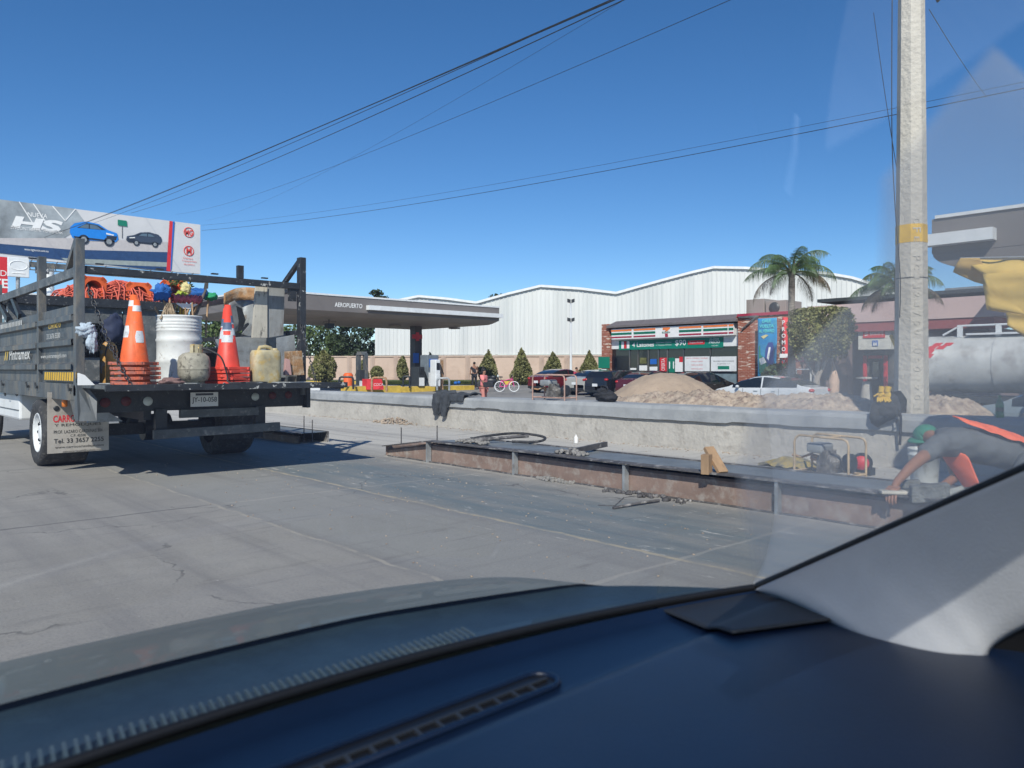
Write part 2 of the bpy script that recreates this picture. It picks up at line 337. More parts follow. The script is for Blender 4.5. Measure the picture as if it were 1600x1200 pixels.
def road_mat():
    """worn concrete road: pale and dusty by the wall, damp bluish strip beside the formwork, sealed joints"""
    m = bpy.data.materials.new('concrete road'); m.use_nodes = True; n = m.node_tree; b = n.nodes['Principled BSDF']; L = n.links.new
    tc = n.nodes.new('ShaderNodeTexCoord'); P = tc.outputs['Object']
    def noise(sc, det=6, ro=.65, vec=P, st=None):
        if st:
            q = n.nodes.new('ShaderNodeMapping'); q.inputs['Scale'].default_value = st; L(P, q.inputs[0]); vec = q.outputs[0]
        z = n.nodes.new('ShaderNodeTexNoise'); z.inputs['Scale'].default_value = sc; z.inputs['Detail'].default_value = det; z.inputs['Roughness'].default_value = ro
        L(vec, z.inputs['Vector']); return z.outputs[0]
    def mr(x, a, c, d=0, e=1, sm=False):
        q = n.nodes.new('ShaderNodeMapRange'); q.inputs[1].default_value = a; q.inputs[2].default_value = c; q.inputs[3].default_value = d; q.inputs[4].default_value = e
        if sm: q.interpolation_type = 'SMOOTHSTEP'
        L(x, q.inputs[0]); return q.outputs[0]
    def ma(op, x, y):
        q = n.nodes.new('ShaderNodeMath'); q.operation = op
        for i, z in enumerate((x, y)):
            if isinstance(z, (int, float)): q.inputs[i].default_value = z
            else: L(z, q.inputs[i])
        return q.outputs[0]
    def mix(f, a, c):
        q = n.nodes.new('ShaderNodeMix'); q.data_type = 'RGBA'
        L(f, q.inputs[0])
        for i, z in ((6, a), (7, c)):
            if isinstance(z, tuple): q.inputs[i].default_value = (*z, 1)
            else: L(z, q.inputs[i])
        return q.outputs[2]
    sp = n.nodes.new('ShaderNodeSeparateXYZ'); L(P, sp.inputs[0]); X, Y = sp.outputs[0], sp.outputs[1]
    big = noise(.7); mid = noise(3.5, 8, .7); fine = noise(60, 3); str_ = noise(1.2, 6, .7, st=(3.5, .45, 1))
    c = mix(mr(big, .3, .7), (.25,.24,.222), (.315,.303,.28))
    c = mix(mr(mid, .45, .75, 0, .5), c, (.205,.20,.195))
    Xw = ma('ADD', X, mr(big, .2, .8, -.35, .35))
    damp = ma('MULTIPLY', ma('MULTIPLY', mr(Xw, 3.7, 4.0, 0, 1, True), mr(Xw, 5.0, 5.7, 1, 0, True)), mr(Y, 7.6, 9.6, 1, .35, True))
    damp = ma('MULTIPLY', damp, mr(str_, .35, .6, .35, 1))
    c = mix(damp, c, (.155,.185,.19))
    lane = ma('MULTIPLY', mr(X, 2.5, 2.6), mr(X, 3.85, 3.95, 1, 0)); c = mix(ma('MULTIPLY', lane, .5), c, (.25,.26,.255))
    dust_haze = mr(Xw, 5.2, 6.6, 0, 1, True); c = mix(dust_haze, c, (.50,.48,.44))
    spl = ma('MULTIPLY', mr(noise(7, 6, .75, st=(1.8,.45,1)), .60, .66), mr(X, 3.2, 4.0)); c = mix(ma('MULTIPLY', spl, .8), c, (.56,.54,.49))
    scuff = mr(noise(2.0, 4, .65, st=(.5, 4, 1)), .56, .70, 0, .5); c = mix(scuff, c, (.17,.165,.16))
    track = mr(noise(.8, 4, .6, st=(4, .14, 1)), .5, .66, 0, .5); c = mix(track, c, (.17,.165,.165))
    c = mix(mr(fine, .5, .75, 0, .45), c, (.13,.13,.125))
    blot = mr(noise(1.7, 8, .75), .62, .72, 0, .55); c = mix(blot, c, (.13,.125,.12))
    vor = n.nodes.new('ShaderNodeTexVoronoi'); vor.feature = 'DISTANCE_TO_EDGE'; vor.inputs['Scale'].default_value = .42
    mpv = n.nodes.new('ShaderNodeVectorMath'); mpv.operation = 'ADD'; L(P, mpv.inputs[0])
    nzv = n.nodes.new('ShaderNodeTexNoise'); nzv.inputs['Scale'].default_value = 2.2; nzv.inputs['Detail'].default_value = 7; L(P, nzv.inputs['Vector'])
    scv = n.nodes.new('ShaderNodeVectorMath'); scv.operation = 'SCALE'; scv.inputs[3].default_value = .6; L(nzv.outputs['Color'], scv.inputs[0]); L(scv.outputs[0], mpv.inputs[1]); L(mpv.outputs[0], vor.inputs['Vector'])
    crk = ma('MULTIPLY', mr(vor.outputs['Distance'], .0015, .005, 1, 0), mr(big, .50, .56)); c = mix(ma('MULTIPLY', crk, .7), c, (.09,.09,.09))
    pit = mr(noise(24, 3, .6), .70, .74, 0, .7); c = mix(pit, c, (.42,.41,.39)); sd = mr(noise(140, 2, .5), .62, .70, 0, .5); c = mix(sd, c, (.10,.10,.095))
    # joints
    wob = mr(noise(2.5, 3), .2, .8, -.03, .03)
    def line(v, at, wd):
        return mr(ma('ABSOLUTE', ma('SUBTRACT', ma('ADD', v, wob), at), 0), wd*.6, wd, 1, 0)
    jy = ma('MODULO', ma('ADD', Y, 3.8*20-2.75+1.9+.0), 3.8)
    tj = line(jy, 1.9, .022); lim = mr(X, 5.6, 5.7, 1, 0)
    tjl = ma('MULTIPLY', tj, lim); c = mix(ma('MULTIPLY', tjl, mr(X, 2.4, 2.7, .75, 0)), c, (.10,.10,.10)); c = mix(ma('MULTIPLY', tjl, mr(X, 2.4, 2.7, 0, .28)), c, (.45,.42,.37))
    lj = line(X, 3.9, .024); c = mix(ma('MULTIPLY', lj, mr(mid, .35, .55)), c, (.37,.33,.25))
    lj2 = line(X, 2.55, .02); c = mix(ma('MULTIPLY', lj2, mr(mid, .4, .55)), c, (.33,.31,.27))
    lj3 = line(X, -1.2, .02); c = mix(lj3, c, (.12,.12,.12))
    L(c, b.inputs['Base Color']); L(mr(damp, 0, 1, .85, .6), b.inputs['Roughness'])
    bp = n.nodes.new('ShaderNodeBump'); bp.inputs['Strength'].default_value = .35; bp.inputs['Distance'].default_value = .01
    hh = ma('ADD', fine, ma('MULTIPLY', mid, 1.5)); L(hh, bp.inputs['Height']); L(bp.outputs[0], b.inputs['Normal'])
    return m
# ============================================================ ground
g = MB()
def gf(a, b):
    q = 2*a-1; X = (abs(q)**2.2)*(1 if q > 0 else -1)*1500; Y = -300+b**2.2*2000
    return (X, Y, ground_z(X, Y))
g.grid(gf, 160, 120); tag(g.build('ground', ground_m), None, None, kind='structure')
rd = MB(); rd.box(-40, -60, -.5, 9.55, 400, 0); tag(rd.build('road', road_mat()), None, None, kind='structure')
lw = MB()                                      # grass verge and yellow kerb before the boundary wall
A, B = pt(470, 64), pt(960, 62)
lw.s = True
for (pa, pb) in ((pt(440,63),pt(960,61)),):
    d = (pb-pa).normalized(); nrm = V((SN,CS,0))
    lw.prism([(pa.x,pa.y,ground_z(pa.x,pa.y)-.1),(pb.x,pb.y,ground_z(pb.x,pb.y)-.1),(pb.x+nrm.x*6,pb.y+nrm.y*6,.0),(pa.x+nrm.x*6,pa.y+nrm.y*6,.0)], (0,0,.28))
tag(lw.build('lawn', grass_m), None, None, kind='structure')
yk = MB(); pa, pb = pt(440,62.7), pt(960,60.7); yk.bar((pa.x,pa.y,.0), (pb.x,pb.y,.0), .3, .50)
tag(yk.build('kerb', yelk), None, None, kind='structure')

# ------------------------------------------------------------ low concrete wall along the road
cw = thing('concrete_wall', (9.5, 8, 0), 'long low pale concrete wall running along the edge of the road', 'wall')
m = MB(); ys = [-8+i*.5 for i in range(150)]
def edge_z(y): return .40+.012*math.sin(y*1.3)+(.025 if int(y*1.7) % 9 == 0 else 0)
def fw(a, b):
    y = -8+a*70
    prof = [(9.44, 0), (9.47, .14), (9.50, .30), (9.52, .44), (9.95, .44), (9.95, -.4)]
    k = b*5; i = min(4, int(k)); f = k-i; x = prof[i][0]*(1-f)+prof[i+1][0]*f; z = prof[i][1]*(1-f)+prof[i+1][1]*f
    return (x, y, z)
m.grid(fw, 140, 5, smooth=False); m.build('wall_base', conc, cw)
m = MB(); N = 700; rng = random.Random(3); lo = [.40]; 
for i in range(N):
    v = lo[-1]+rng.uniform(-.004,.004)+(rng.choice((-.022,.022)) if rng.random() < .03 else 0); lo.append(max(.375, min(.425, v)))
vs = []; fs = []
for i in range(N+1):
    y = -8+i*.1; zt_ = .615+.006*math.sin(y*.9)+.004*math.sin(y*3.1)
    vs += [(9.49, y, lo[i]), (9.465, y, lo[i]+.004), (9.475, y, .56), (9.50, y, zt_-.012), (9.53, y, zt_), (9.99, y, zt_+.002), (9.99, y, .36)]
for i in range(N):
    for k in range(6): a = i*7+k; fs.append((a, a+7, a+8, a+1))
m.add(vs, fs, False); m.build('wall_cap', conc_cap, cw)
m = MB(); p = onX(489, 9.7, 604); m.box(9.55, p.y-.1, .617, 9.85, p.y+.16, .74)
tag(m.build('concrete_block', white, loc=(9.7, p.y, .617)), 'small white block standing on the low concrete wall behind the lorry tailgate', 'block')

# ------------------------------------------------------------ rubble piles
def heap(name, cx, cy, w_, l_, fn, mat, label, cat, n=90, base=-.36, ax=0, d=0):
    m = MB()
    def f(a, b):
        x = (a-.5)*w_; y = (b-.5)*l_; return (cx+x, cy+y, base+fn(x, y))
    m.grid(f, n, int(n*l_/w_) if l_ > w_ else n)
    return tag(m.build(name, mat, loc=(cx, cy, base)), label, cat)
from mathutils import noise as mn
def fb(x, y, s, o=5): return mn.fractal(V((x*s, y*s, 3.1)), 1.0, 2.0, o)
c = pt(1038, 15.6)
heap('sand_pile', c.x, c.y, 5.4, 5.4, lambda x, y: max(-.1, 1.44*math.exp(-((x*x*1.05+y*y+.15*x*y)/2.75)**1.15)+.05*fb(x,y,1.1)+.02*fb(x,y,4)+.012*fb(x,y,14)), sand,
     'smooth cone of fine brown sand behind the wall, in front of the parked cars', 'sand pile', 130)
def ridge(x, y):
    e = math.exp(-(x/1.15)**4)*max(0, 1-(abs(y)/3.6)**5)
    return e*(1.09+.13*fb(x,y,.9)+.06*fb(x+4,y,3)+.04*fb(x,y,9)+.035*fb(x,y,26))-.02
heap('dirt_mound', 11.5, 7.0, 3.4, 7.4, ridge, dirt, 'long crumbly dirt bank behind the low wall, below the silver car', 'dirt mound', 110)
heap('dirt_mound', 12.0, 4.2, 3.0, 3.0, lambda x, y: math.exp(-((x*x+y*y)/1.35)**2)*(1.12+.10*fb(x,y,1.8)+.04*fb(x,y,8)+.035*fb(x,y,24))-.02, dirt,
     'pale dirt mound just right of the concrete utility pole', 'dirt mound', 90)
heap('dirt_mound', 11.6, 2.55, 2.6, 2.6, lambda x, y: math.exp(-(x/1.0)**4-(y/.62)**4)*(.98+.06*fb(x,y,1.8)+.04*fb(x,y,8)+.03*fb(x,y,24))-.02, dirt,
     'low dirt mound behind the green bottle at the right edge', 'dirt mound', 90)
# debris at the foot of the wall
m = MB(); c = gz(622, 661)
for i in range(140):
    a = random.uniform(0,6.28); r = random.random()**.7; x = c.x+math.cos(a)*r*.35+random.uniform(-.03,.03); y = c.y+math.sin(a)*r*.75
    s = random.uniform(.012,.04); m.ball((x, y, max(0,(.13*(1-r)))*random.random()+s*.5), s, s*random.uniform(.6,1.2), s*.7, 6, 4, .25)
tag(m.build('rubble_heap', dirt, loc=(c.x,c.y,0)), 'small heap of crumbs and stones at the foot of the low wall', 'rubble heap', kind='stuff')
m = MB()
for i in range(1500):
    if random.random() < .75: x = random.uniform(6.6, 9.4) if random.random() < .5 else 9.42-abs(random.gauss(0,.13)); y = random.uniform(2, 18)
    else: x = random.uniform(2.5, 5.7); y = random.uniform(2.5, 10)
    s = random.uniform(.003, .012)*(1.2 if x > 9 else .8); m.ball((x, y, s*.4), s, s*random.uniform(.6,1.5), s*.6, 5, 3, .2)
tag(m.build('gravel', dirt), 'loose grit scattered over the road surface', 'gravel', kind='stuff')

# ------------------------------------------------------------ steel formwork with wet concrete
def formwork(X0, X1, Y0, Y1, hh, label, ramp=1.0, stiff=()):
    t = thing('formwork', (X0, Y1, 0), label, 'formwork')
    # Y1 is the far tapered end
    m = MB(); n = int((Y1-Y0)/.25)
    def hz(y): return hh*min(1, .5+.5*(Y1-y)/ramp) if ramp else hh
    def wb(y): return .012*math.sin(y*2.3)
    vs = []; fs = []
    for i in range(n+1):
        y = Y0+(Y1-Y0)*i/n; h = hz(y); x = X0+wb(y)
        vs += [(x-.0, y, 0), (x+.004, y, h-.07), (x+.03, y, h-.05), (x+.03, y, 0)]
    for i in range(n):
        a = i*4; fs += [(a, a+1, a+5, a+4), (a+1, a+2, a+6, a+5), (a+2, a+3, a+7, a+6)]
    m.add(vs, fs, False); m.build('side_panel', form, t)
    m = MB(); vs = []; fs = []
    for i in range(n+1):
        y = Y0+(Y1-Y0)*i/n; h = hz(y); x = X0+wb(y)
        vs += [(x-.085, y, h-.012), (x-.085, y, h), (x+.05, y, h+.002), (x+.05, y, h-.012)]
    for i in range(n):
        a = i*4; fs += [(a, a+1, a+5, a+4), (a+1, a+2, a+6, a+5), (a+3, a, a+4, a+7)]
    m.add(vs, fs, False); m.build('top_flange', form_d, t)
    m = MB(); m.box(X1-.03, Y0, 0, X1, Y1-ramp, hh); m.build('back_panel', form_d, t)
    m = MB(); m.bar((X0+.0, Y1, hz(Y1)/2), (X1, Y1, hz(Y1)/2), .03, hz(Y1)); m.bar((X1-.015, Y1-ramp, hh*.4), (X1-.015, Y1, hh*.25), .03, hh*.5); m.build('end_panel', form, t)
    for y in stiff:
        m = MB(); x = X0+wb(y); m.box(x-.075, y-.014, 0, x-.012, y+.014, hz(y)-.014); m.build('stiffener', galv, t)
    m = MB()
    def ff(a, b):
        y = Y0+(Y1-.05-Y0)*a; x = X0+.052+(X1-X0-.085)*b; return (x, y, hz(y)-.010-(.03 if y > Y1-ramp else 0)+.004*fb(x*3,y*3,1))
    m.grid(ff, 80, 8); m.build('concrete_fill', conc_wet, t)
    return t
fw1 = formwork(5.75, 6.42, 1.4, 8.78, .27, 'long rusty steel form filled with wet concrete, in front of the low wall', 1.0,
               [onX(px, 5.72, 700).y for px in (672, 805, 980, 1216)])
fw2 = formwork(5.62, 6.15, 11.05, 15.5, .17, 'short form of fresh concrete lying in the shadow behind the lorry', 0, [])
for px, y0, y1 in ((475,690,650),(488,686,656),(627,694,668),(683,686,665)):
    m = MB(); b_ = gz(px, y0+5) if px > 500 else gz(px, 692); t_ = (b_.x*SN+b_.y*CS)
    if px > 500: b_ = pt(px, 10.6 if px < 650 else 9.8, z=0); t_ = b_.x*SN+b_.y*CS
    m.tube([(b_.x, b_.y, 0), (b_.x, b_.y, H-(y1-HZ)*t_/F)], .008, 6)
    lab = {475:'left thin rebar stake standing at the corner of the shaded form',488:'right thin rebar stake standing at the corner of the shaded form',
           627:'thin rebar stake standing behind the tapered tip of the long form',683:'thin rebar stake standing beside the first stiffener of the long form'}[px]
    tag(m.build('rebar_stake', form_d, loc=(b_.x,b_.y,0)), lab, 'stake', 'rebar stakes by the forms')
# mortar lumps and divider on the form
def lumps(c, ax, ln, wd, n, mat=grout, s0=.012, s1=.035, hmax=.05):
    m = MB(); c = V(c); ax = V(ax).normalized(); sd = V((-ax.y, ax.x, 0))
    for i in range(n):
        a = random.uniform(-1,1); b = random.gauss(0,.4); s = random.uniform(s0, s1)
        p = c+ax*a*ln/2+sd*b*wd/2; m.ball(p+V((0,0,s*.3+random.random()*hmax*(1-abs(a)))), s, s*random.uniform(.6,1.3), s*.7, 6, 4, .25)
    return m
c = onX(915, 6.1, 700); c.z = .27
t = thing('divider_board', c, 'rough dark board crusted with mortar across the middle of the long form', 'board')
m = MB(); m.bar((5.80, c.y-.02, .295), (6.62, c.y+.16, .315), .04, .055); m.build('board', form_d, t)
lumps((5.86, c.y, .27), (0,1,.0), .35, .25, 60).build('mortar_crust', grout, t)
m = lumps((5.68, 5.55, 0), (0,1,0), .5, .14, 60, hmax=.02); tag(m.build('mortar_spill', grout, loc=(5.68,5.55,0)), 'crumbled mortar spilt on the road under the middle of the long form', 'mortar spill', kind='stuff')
m = lumps((5.60, 4.3, 0), (0,1,0), .9, .2, 50, hmax=.01); tag(m.build('mortar_spill', form_d, loc=(5.60,4.3,0)), 'dark crumbs at the foot of the long form near its third stiffener', 'mortar spill', kind='stuff')
m = MB(); m.tube([(5.71+.01*math.sin(i), .4+i*.12, .004) for i in range(70)], .012, 5); tag(m.build('mortar_seam', form_d, loc=(5.7,4,0)), 'thin dark line of debris along the bottom of the long form', 'debris line')
# vibrator hose
c = onX(730, 5.95, 686); t = thing('vibrator_hose', (c.x, c.y, .28), 'muddy hose coiled at the far end of the wet concrete', 'hose')
m = MB(); P = []
ctrl = [(728,688,.30),(755,682,.33),(800,677,.34),(832,679,.33),(852,684,.30),(840,690,.29),(800,690,.29)]
for px, py, z in ctrl: q = gz(px, py, z); P.append(q)
def smooth(P, n=6):
    out = []; P = [V(p) for p in P]
    for i in range(len(P)-1):
        a = P[max(0,i-1)]; b = P[i]; c_ = P[i+1]; d = P[min(len(P)-1,i+2)]
        for k in range(n):
            s = k/n; out.append(.5*((2*b)+(c_-a)*s+(2*a-5*b+4*c_-d)*s*s+(3*b-a-3*c_+d)*s**3))
    return out+[P[-1]]
m.tube(smooth(P), .016, 8); m.build('hose', rubber, t)
m = MB(); P = [gz(px,py,z) for px,py,z in ((728,690,.29),(765,686,.31),(800,683,.32),(826,681,.33))]; m.tube(smooth(P), [.03]*7+[.02]*12, 8); m.build('vibrator_head', form_d, t)
lumps(gz(738,692,.28), (0,1,0), .5, .2, 70, hmax=.03).build('mortar_crust', grout, t)
# wood blocks wedged on the form
t = thing('timber_blocks', onX(1110, 6.0, 735), 'two short raw timber offcuts leaning together on the wet concrete', 'timber')
c = gz(1104, 738, .27); m = MB(); m.obox((c.x, c.y, .34), ((1,.25,.0),(-.25,1,0),(0,0,1)), (.05,.035,.085)); m.build('short_block', woodn, t, bevel=.004)
m = MB(); c = gz(1122, 738, .27); m.bar((c.x, c.y-.05, .27), (c.x+.05, c.y+.13, .47), .10, .035); m.build('leaning_block', woodn, t, bevel=.004)
# steel rod on the road
m = MB(); a, b = gz(958,796), gz(1030,785); m.tube([a+V((0,0,.012)), (a+b)/2+V((0,0,.02)), b+V((0,0,.018))], .012, 6); m.tube([gz(935,790)+V((0,0,.005)), gz(960,792)+V((0,0,.01)), gz(975,778)+V((0,0,.006)), gz(1000,775)+V((0,0,.006))], .003, 4)
tag(m.build('steel_rod', form_d, loc=a), 'dark steel rod lying on the road in front of the long form', 'rod')
c = gz(900, 692); m = MB(); m.lathe([(.03,0),(.032,.09),(.012,.11),(.012,.13)], c, 10); tag(m.build('cup', white, loc=c), 'small crumpled white cup on the dusty ground behind the long form', 'cup')
# ============================================================ lorry
T = thing('stake_lorry', (2.05, 10.4, 0), 'grey flatbed lorry seen from behind, loaded with cones and drums, tailgate lowered', 'lorry')
XL, XR, YR, YF, ZB = 2.05, 4.55, 8.8, 13.6, 1.0
m = MB(); m.box(XL+.02, YR, ZB-.06, XR-.02, YF, ZB); m.build('bed_floor', graytop, T)
m = MB(); m.box(XL-.03, YR+.06, ZB-.17, XL+.02, YF, ZB+.005); m.box(XL-.035, YR+.06, ZB-.17, XL-.03, YF, ZB-.16); 
m.build('side_rail', greysteel, T, bevel=.006)
m = MB(); m.box(XR-.02, YR, ZB-.16, XR+.03, YF, ZB+.005); m.build('side_rail', greysteel, T, bevel=.006)
# corrugated left side panel
def side(x, nrm, name):
    m = MB(); z = ZB+.006; rib = [(0,0),(.10,0),(.115,.028),(.24,.028),(.255,0)]
    prof = []
    zz = z
    while zz < 1.80:
        for dz, dx in ((0,0),(.135,0),(.15,-.05),(.205,-.05),(.225,0)):
            if zz+dz < 1.80: prof.append((dx, zz+dz))
        zz += .255
    prof.append((0, 1.83))
    for (y0, y1) in ((YR+.12, 10.52), (10.60, YF-.02)):
        vs = [(x-nrm*d, y, q) for d, q in prof for y in (y0, y1)]
        m.add(vs, [(i*2, i*2+1, i*2+3, i*2+2) for i in range(len(prof)-1)], False)
    m.box(x-.02+.03*nrm*-1, YR+.1, 1.73, x+.012, YF, 1.83)
    return m.build(name, greysteel, T)
side(XL, -1, 'side_panel')
for (y, zt_) in ((YR+.04, 2.5), (10.56, 2.5), (13.4, 2.4)):
    m = MB(); m.box(XL-.035, y-.05, ZB-.12, XL+.05, y+.05, zt_); m.build('post', greysteel, T, bevel=.005)
m = MB(); m.box(XR-.05, YR-.005, ZB, XR+.03, YR+.09, 2.55); m.build('post', black_worn, T, bevel=.005)
m = MB(); m.bar((XR, YR+.1, 2.52), (XR-.05, YR+.5, 2.22), .05, .05); m.bar((XR-.13,YR+.05,2.15),(XR-.13,YR+.05,2.0),.1,.03); m.build('post_brace', black_worn, T)
m = MB(); m.box(XR-.03, 10.5, ZB, XR+.03, 10.58, 2.15); m.build('post', black_worn, T, bevel=.005)
m = MB(); m.bar((XL+.0, YR+.1, 2.48), (XL+.0, YR+.55, 2.16), .05, .06); m.build('post_brace', greysteel, T)
m = MB(); m.bar((XL, YR+.04, 2.16), (XL, YF, 2.17), .06, .10); m.build('top_rail', graytop, T, bevel=.004)
m = MB(); m.bar((XL+.05, YR+.05, 2.19), (XR-.05, YR+.05, 2.19), .07, .075); m.build('top_rail', black_worn, T, bevel=.004)
m = MB(); m.bar((XR, YR+.09, 2.17), (XR, YF-.6, 2.17), .06, .08); m.bar((XR, YR+.09, 1.62), (XR, YF-.6, 1.62), .04, .06); m.build('top_rail', black_worn, T, bevel=.004)
m = MB(); p = onY(375, YR+.05, 440); m.box(p.x-.035, YR+.02, 2.23, p.x+.035, YR+.08, 2.38); m.build('rail_stub', black_worn, T, bevel=.003)
# right side boards low
m = MB(); m.box(XR-.02, YR+.1, ZB, XR+.02, YF-.6, 1.42); m.build('side_panel', greysteel, T)
# yellow reflective hatching, lettering on the left side
def onpanel(px, py, dx=-.036): return onX(px, XL+dx, py)
m = MB(); y0, y1 = onpanel(118,590).y, onpanel(68,590).y
for i in range(14):
    a = y0+(y1-y0)*(i/14); b_ = a+(y1-y0)*.72/14; m.quad((XL-.034,a,1.035),(XL-.034,b_,1.035),(XL-.034,b_-.02,1.125),(XL-.034,a-.02,1.125))
m.build('reflective_tape', yelp, T)
m = MB(); m.box(XL-.033, y0-.02, 1.025, XL-.031, y1+.02, 1.135); m.build('tape_backing', black, T)
letw = M('faded white letters', (.55,.55,.52), .7, var=.2, scale=12); lety = M('faded yellow letters', (.55,.38,.06), .7, var=.2, scale=12)
def sidetext(nm, s, px0, px1, py0, py1, mat, sh=0, bold=.0, pl=-.036):
    a, b_ = onX(px0, XL+pl, (py0+py1)/2), onX(px1, XL+pl, (py0+py1)/2)
    za = onX((px0+px1)/2, XL+pl, py0).z; zb = onX((px0+px1)/2, XL+pl, py1).z
    text(nm, s, (XL+pl, (a.y+b_.y)/2, (za+zb)/2), RX, UP, za-zb, mat, T, wd=abs(a.y-b_.y), bold=bold, shear=sh)
sidetext('lettering', 'CONTACTO', 76, 95, 505, 513, lety, bold=.02)
sidetext('lettering', '33 3676 5330', 73, 94, 521, 529, letw)
sidetext('lettering', 'Pintramex', 15, 47, 545, 562, letw, bold=.02)
sidetext('lettering', 'www.pintramexgdl.com', 64, 104, 553, 561, letw)
sidetext('lettering', '//', 7, 14, 545, 563, lety, bold=.03)
sidetext('lettering', '||||||||||||||||', 0, 34, 504, 516, letw, bold=.03)
# corner skirt of the bed
m = MB(); 
m.prism([(XL-.035, YR+.28, ZB-.12), (XL-.035, YR+.02, .63), (XL-.035, YR-.13, .63), (XL-.035, YR-.03, ZB-.05), (XL-.035, YR+.05, ZB)], (.01,0,0))
m.prism([(XL-.035, YR-.13, .63), (XL+.12, YR-.16, .63), (XL+.14, YR-.10, .85), (XL+.06, YR+.0, ZB), (XL-.035, YR-.03, ZB)], (0,.012,0))
m.build('corner_skirt', greysteel, T)
# tailgate, lowered flat
m = MB(); m.box(XL+.02, 7.97, .965, XR+.10, YR-.01, 1.0); m.build('tailgate', graytop, T, bevel=.003)
m = MB(); m.box(XL+.02, 7.93, .945, XR+.11, 7.968, 1.008); m.build('tailgate_edge', black_worn, T, bevel=.003)
m = MB(); m.box(XR+.03, 8.0, .93, XR+.10, 8.75, .963); m.build('tailgate_hinge', black_worn, T)
# rear cross panel
m = MB(); m.box(XL+.1, YR+.06, .70, XR+.06, YR+.10, .94); m.box(XR+.03, YR-.02, .68, XR+.08, YR+.1, .96); m.build('rear_panel', black, T)
m = MB(); m.bar((3.05, YR+.0, .66), (3.95, YR+.0, .66), .06, .09); m.build('step_bar', graytop, T)
m = MB(); m.bar((2.75, YR-.06, .45), (4.2, YR-.06, .47), .05, .10); m.build('bumper', graytop, T, bevel=.006)
m = MB()
for x in (2.85, 3.98): m.box(x-.06, YR-.02, .45, x+.06, YR+.05, .72)
for x in (2.7, 3.95): m.box(x, YR+.1, .60, x+.08, YF+1.5, .84)
m.box(2.6, 10.33, .34, 4.0, 10.47, .48); m.lathe([(.17,-.16),(.17,.16)], (3.3,10.4,.42), 14, (1,0,0))
m.build('chassis', black, T)
p = onY(319.5, YR-.01, 624); m = MB(); m.box(p.x-.155, YR-.012, p.z-.08, p.x+.155, YR-.004, p.z+.08); pl = m.build('number_plate', whitep, T)
m = MB(); m.box(p.x-.10, YR-.014, p.z+.045, p.x+.10, YR-.0125, p.z+.07); text_mb(m, 'JY-10-058', (p.x, YR-.0125, p.z-.01), (1,0,0), UP, .075, .28, .002, .01); m.build('plate_lettering', flat('plate ink', (.06,.07,.09)), pl)
for px, py, r, mt in ((165,629,.045,redlens_d),(198,627,.045,redlens_d),(232,627,.043,whlens),(400,620,.04,whlens),(427,618,.04,redlens_d),(452,617,.04,redlens_d)):
    p = onY(px, YR+.03, py); m = MB(); m.lathe([(r*1.15,0),(r*1.15,-.012),(r,-.014),(r*.7,-.026),(0,-.03)], (p.x, YR+.055, p.z), 16, (0,1,0)); 
    m.build('rear_lamp', mt, T)
m = MB(); p = onX(101, XL+.02, 628); m.lathe([(.001,-.06),(.028,-.05),(.03,.05),(.001,.06)], p, 10); m.build('marker_lamp', amber, T)
m = MB(); p = onY(160, YR+.1, 650); m.prism([(p.x-.14,YR+.1,.60),(p.x+.2,YR+.1,.60),(p.x+.06,YR+.1,.70),(p.x+.02,YR+.1,.76),(p.x-.05,YR+.1,.76)], (0,.05,0)); m.build('lamp_bracket', galv, T)
# wheels
def wheel(cx, cy, r, wd, outx, dual=False):
    m = MB(); W = wd*(2.1 if dual else 1); s = 1 if outx > 0 else -1; x0 = cx
    prof = [(r*.56, 0), (r*.62, -.01), (r*.80, -.022), (r*.93, -.02), (r*.985, .012), (r, .05), (r, W-.05), (r*.985, W-.012), (r*.93, W), (r*.6, W)]
    m.lathe(prof, (x0, cy, r), 40, (-s, 0, 0), cap=False); o = m.build('tyre', rubber, None, loc=(cx,cy,r)); 
    m = MB(); m.lathe([(r*.60, .0),(r*.57, -.012),(r*.545, .0),(r*.50, .05),(r*.40,.07),(r*.24,.06),(r*.22,.02),(r*.15,.015),(0,.012)], (x0, cy, r), 32, (-s,0,0), cap=False)
    o2 = m.build('rim', whitep, None, loc=(cx,cy,r))
    m = MB()
    for k in range(8): a = k*math.pi/4; m.ball((x0-s*.045, cy+math.cos(a)*r*.33, r+math.sin(a)*r*.33), .03, .028, .028, 8, 5)
    for k in range(10): a = k*.628; m.ball((x0-s*.055, cy+math.cos(a)*r*.19, r+math.sin(a)*r*.19), .014, .014, .014, 6, 4)
    o3 = m.build('wheel_bolts', black, None, loc=(cx,cy,r))
    return o, o2, o3
def lorry_wheel(cx, cy, r, wd, s, dual):
    e = link(bpy.data.objects.new('wheel', None)); e.parent = T; e.location = V((cx,cy,r))-V(LOC[T.name]); e.empty_display_size = .1
    for o in wheel(cx, cy, r, wd, s, dual): o.location = (0,0,0); o.parent = e
lorry_wheel(2.03, 10.62, .40, .23, -1, True); lorry_wheel(4.50, 10.5, .40, .23, 1, True)
lorry_wheel(2.12, 15.2, .40, .23, -1, False); lorry_wheel(4.50, 15.2, .40, .23, 1, False)
